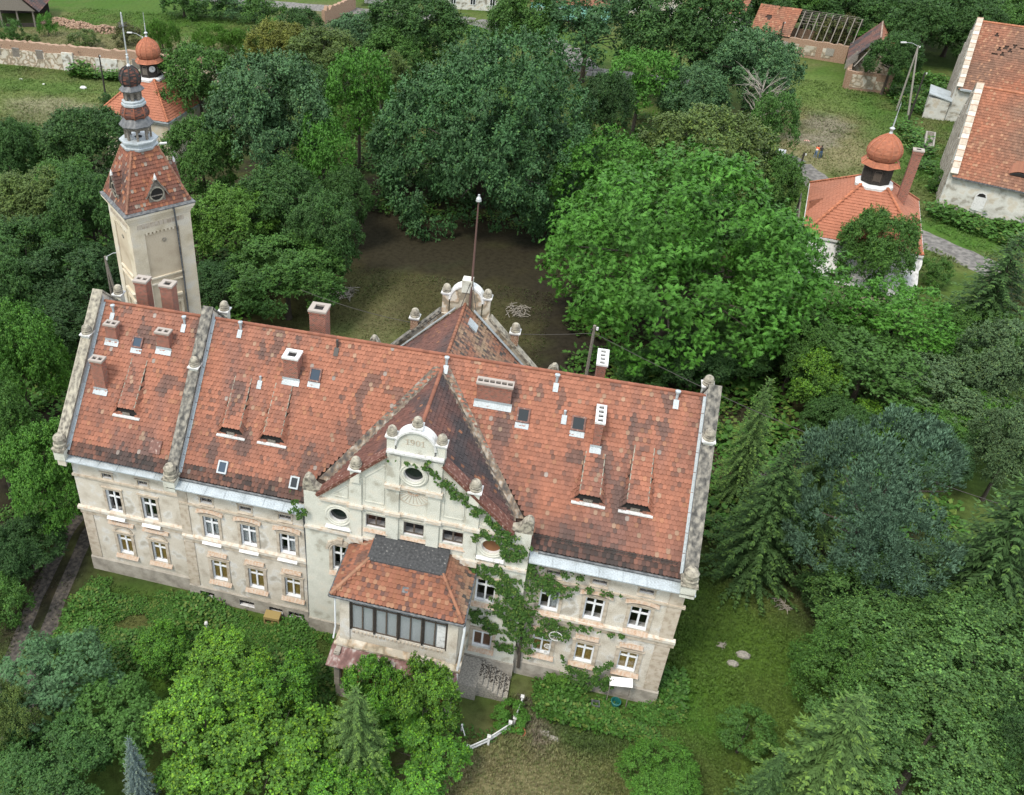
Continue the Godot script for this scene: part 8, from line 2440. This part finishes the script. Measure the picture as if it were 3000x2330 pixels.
	tree(["round0", -26.82, -43.06, 9.00, 3.78, 3.13, L(0.055, 0.136, 0.023), 6.20, "dim tree between the lane and the dark left wood", ""])
	tree(["round1", -19.91, -21.51, 9.00, 3.09, 3.65, L(0.040, 0.102, 0.022), 3.79, "deep green tree at the left edge under the olive one", ""])
	tree(["round0", 2.85, -48.99, 9.00, 2.77, 3.67, L(0.037, 0.093, 0.020), 0.57, "shaded tree between the bluish maple and the oak", ""])
	tree(["round2", -11.75, -78.80, 10.00, 4.63, 3.89, L(0.037, 0.093, 0.020), 1.40, "dark tree right behind the bluish maple", ""])
	tree(["round1", 43.60, -39.50, 6.02, 3.17, 2.56, L(0.040, 0.102, 0.022), 5.61, "dark tree between the walnut and the lean-to thicket", ""])
	tree(["round2", 50.42, -11.00, 5.00, 2.42, 1.79, L(0.030, 0.077, 0.020), 0.93, "dim tree below the pine's right side", ""])
	tree(["round0", 48.70, -27.16, 4.30, 2.45, 1.83, L(0.037, 0.092, 0.020), 1.88, "dark tree behind the yellow-green young tree", ""])
	tree(["round1", 55.71, -27.98, 4.31, 2.96, 1.84, L(0.055, 0.136, 0.023), 1.03, "mid green thicket behind the elder bushes", ""])
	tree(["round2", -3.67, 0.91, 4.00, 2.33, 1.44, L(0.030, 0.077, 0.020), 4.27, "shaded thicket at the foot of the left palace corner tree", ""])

func _ready() -> void:
	# camera: a drone's lens, cropped off centre
	var cam := Camera3D.new()
	cam.name = "camera"
	cam.projection = Camera3D.PROJECTION_FRUSTUM
	cam.near = 0.5; cam.far = 1500.0
	cam.size = 2.0 * 0.5 * 1165.0 / 2631.75
	cam.frustum_offset = Vector2(0.5 * (1500.0 - 1057.067) / 2631.75, -0.5 * (1165.0 - 997.294) / 2631.75)
	cam.position = V(28.42834, 46.01722, 34.66724)
	cam.rotation = V(-0.5887045, 0.2770428, 0)
	add_child(cam)
	cam.current = true
	# sky: bright even overcast, with a soft sun behind it
	var sky := ProceduralSkyMaterial.new()
	sky.sky_top_color = Color(0.86, 0.89, 0.93); sky.sky_horizon_color = Color(0.94, 0.95, 0.96); sky.sky_curve = 0.2
	sky.ground_bottom_color = Color(0.16, 0.19, 0.12); sky.ground_horizon_color = Color(0.55, 0.58, 0.55)
	sky.sun_angle_max = 20.0
	var S := Sky.new()
	S.sky_material = sky
	var env := Environment.new()
	env.background_mode = Environment.BG_SKY
	env.sky = S
	env.background_energy_multiplier = 1.0
	env.tonemap_mode = Environment.TONE_MAPPER_LINEAR
	env.tonemap_exposure = EXPOSURE
	env.sdfgi_enabled = true; env.ssao_enabled = true; env.ssil_enabled = true
	var we := WorldEnvironment.new()
	we.name = "environment"; we.environment = env
	add_child(we)
	var sun := DirectionalLight3D.new()
	sun.name = "sun"
	sun.light_color = Color(1.0, 0.965, 0.91); sun.light_energy = 0.5; sun.light_angular_distance = 14.0
	sun.shadow_enabled = true
	sun.rotation_degrees = V(-58, -32, 0)
	add_child(sun)
	rng.seed = 12345
	fn.seed = 3; fn.frequency = 0.01; fn.fractal_octaves = 3
	make_materials()
	build_ground()
	build_palace()
	build_tower()
	build_gatehouse("orange-roofed gatehouse with clock and onion dome behind the stair tower", V(-29.55, 0, -69.6), -0.101, 5.24, 5.24, true)
	build_gatehouse("orange-roofed gatehouse with onion dome, brick chimney and collapsed white lean-to", V(54.66, 0, -58.53), -0.17, 5.2, 6.75, false)
	build_hall()
	build_ruins()
	build_small()
	make_crowns()
	build_trees()
	build_ivy()
	scatter_grass()
const EXPOSURE := 2.3
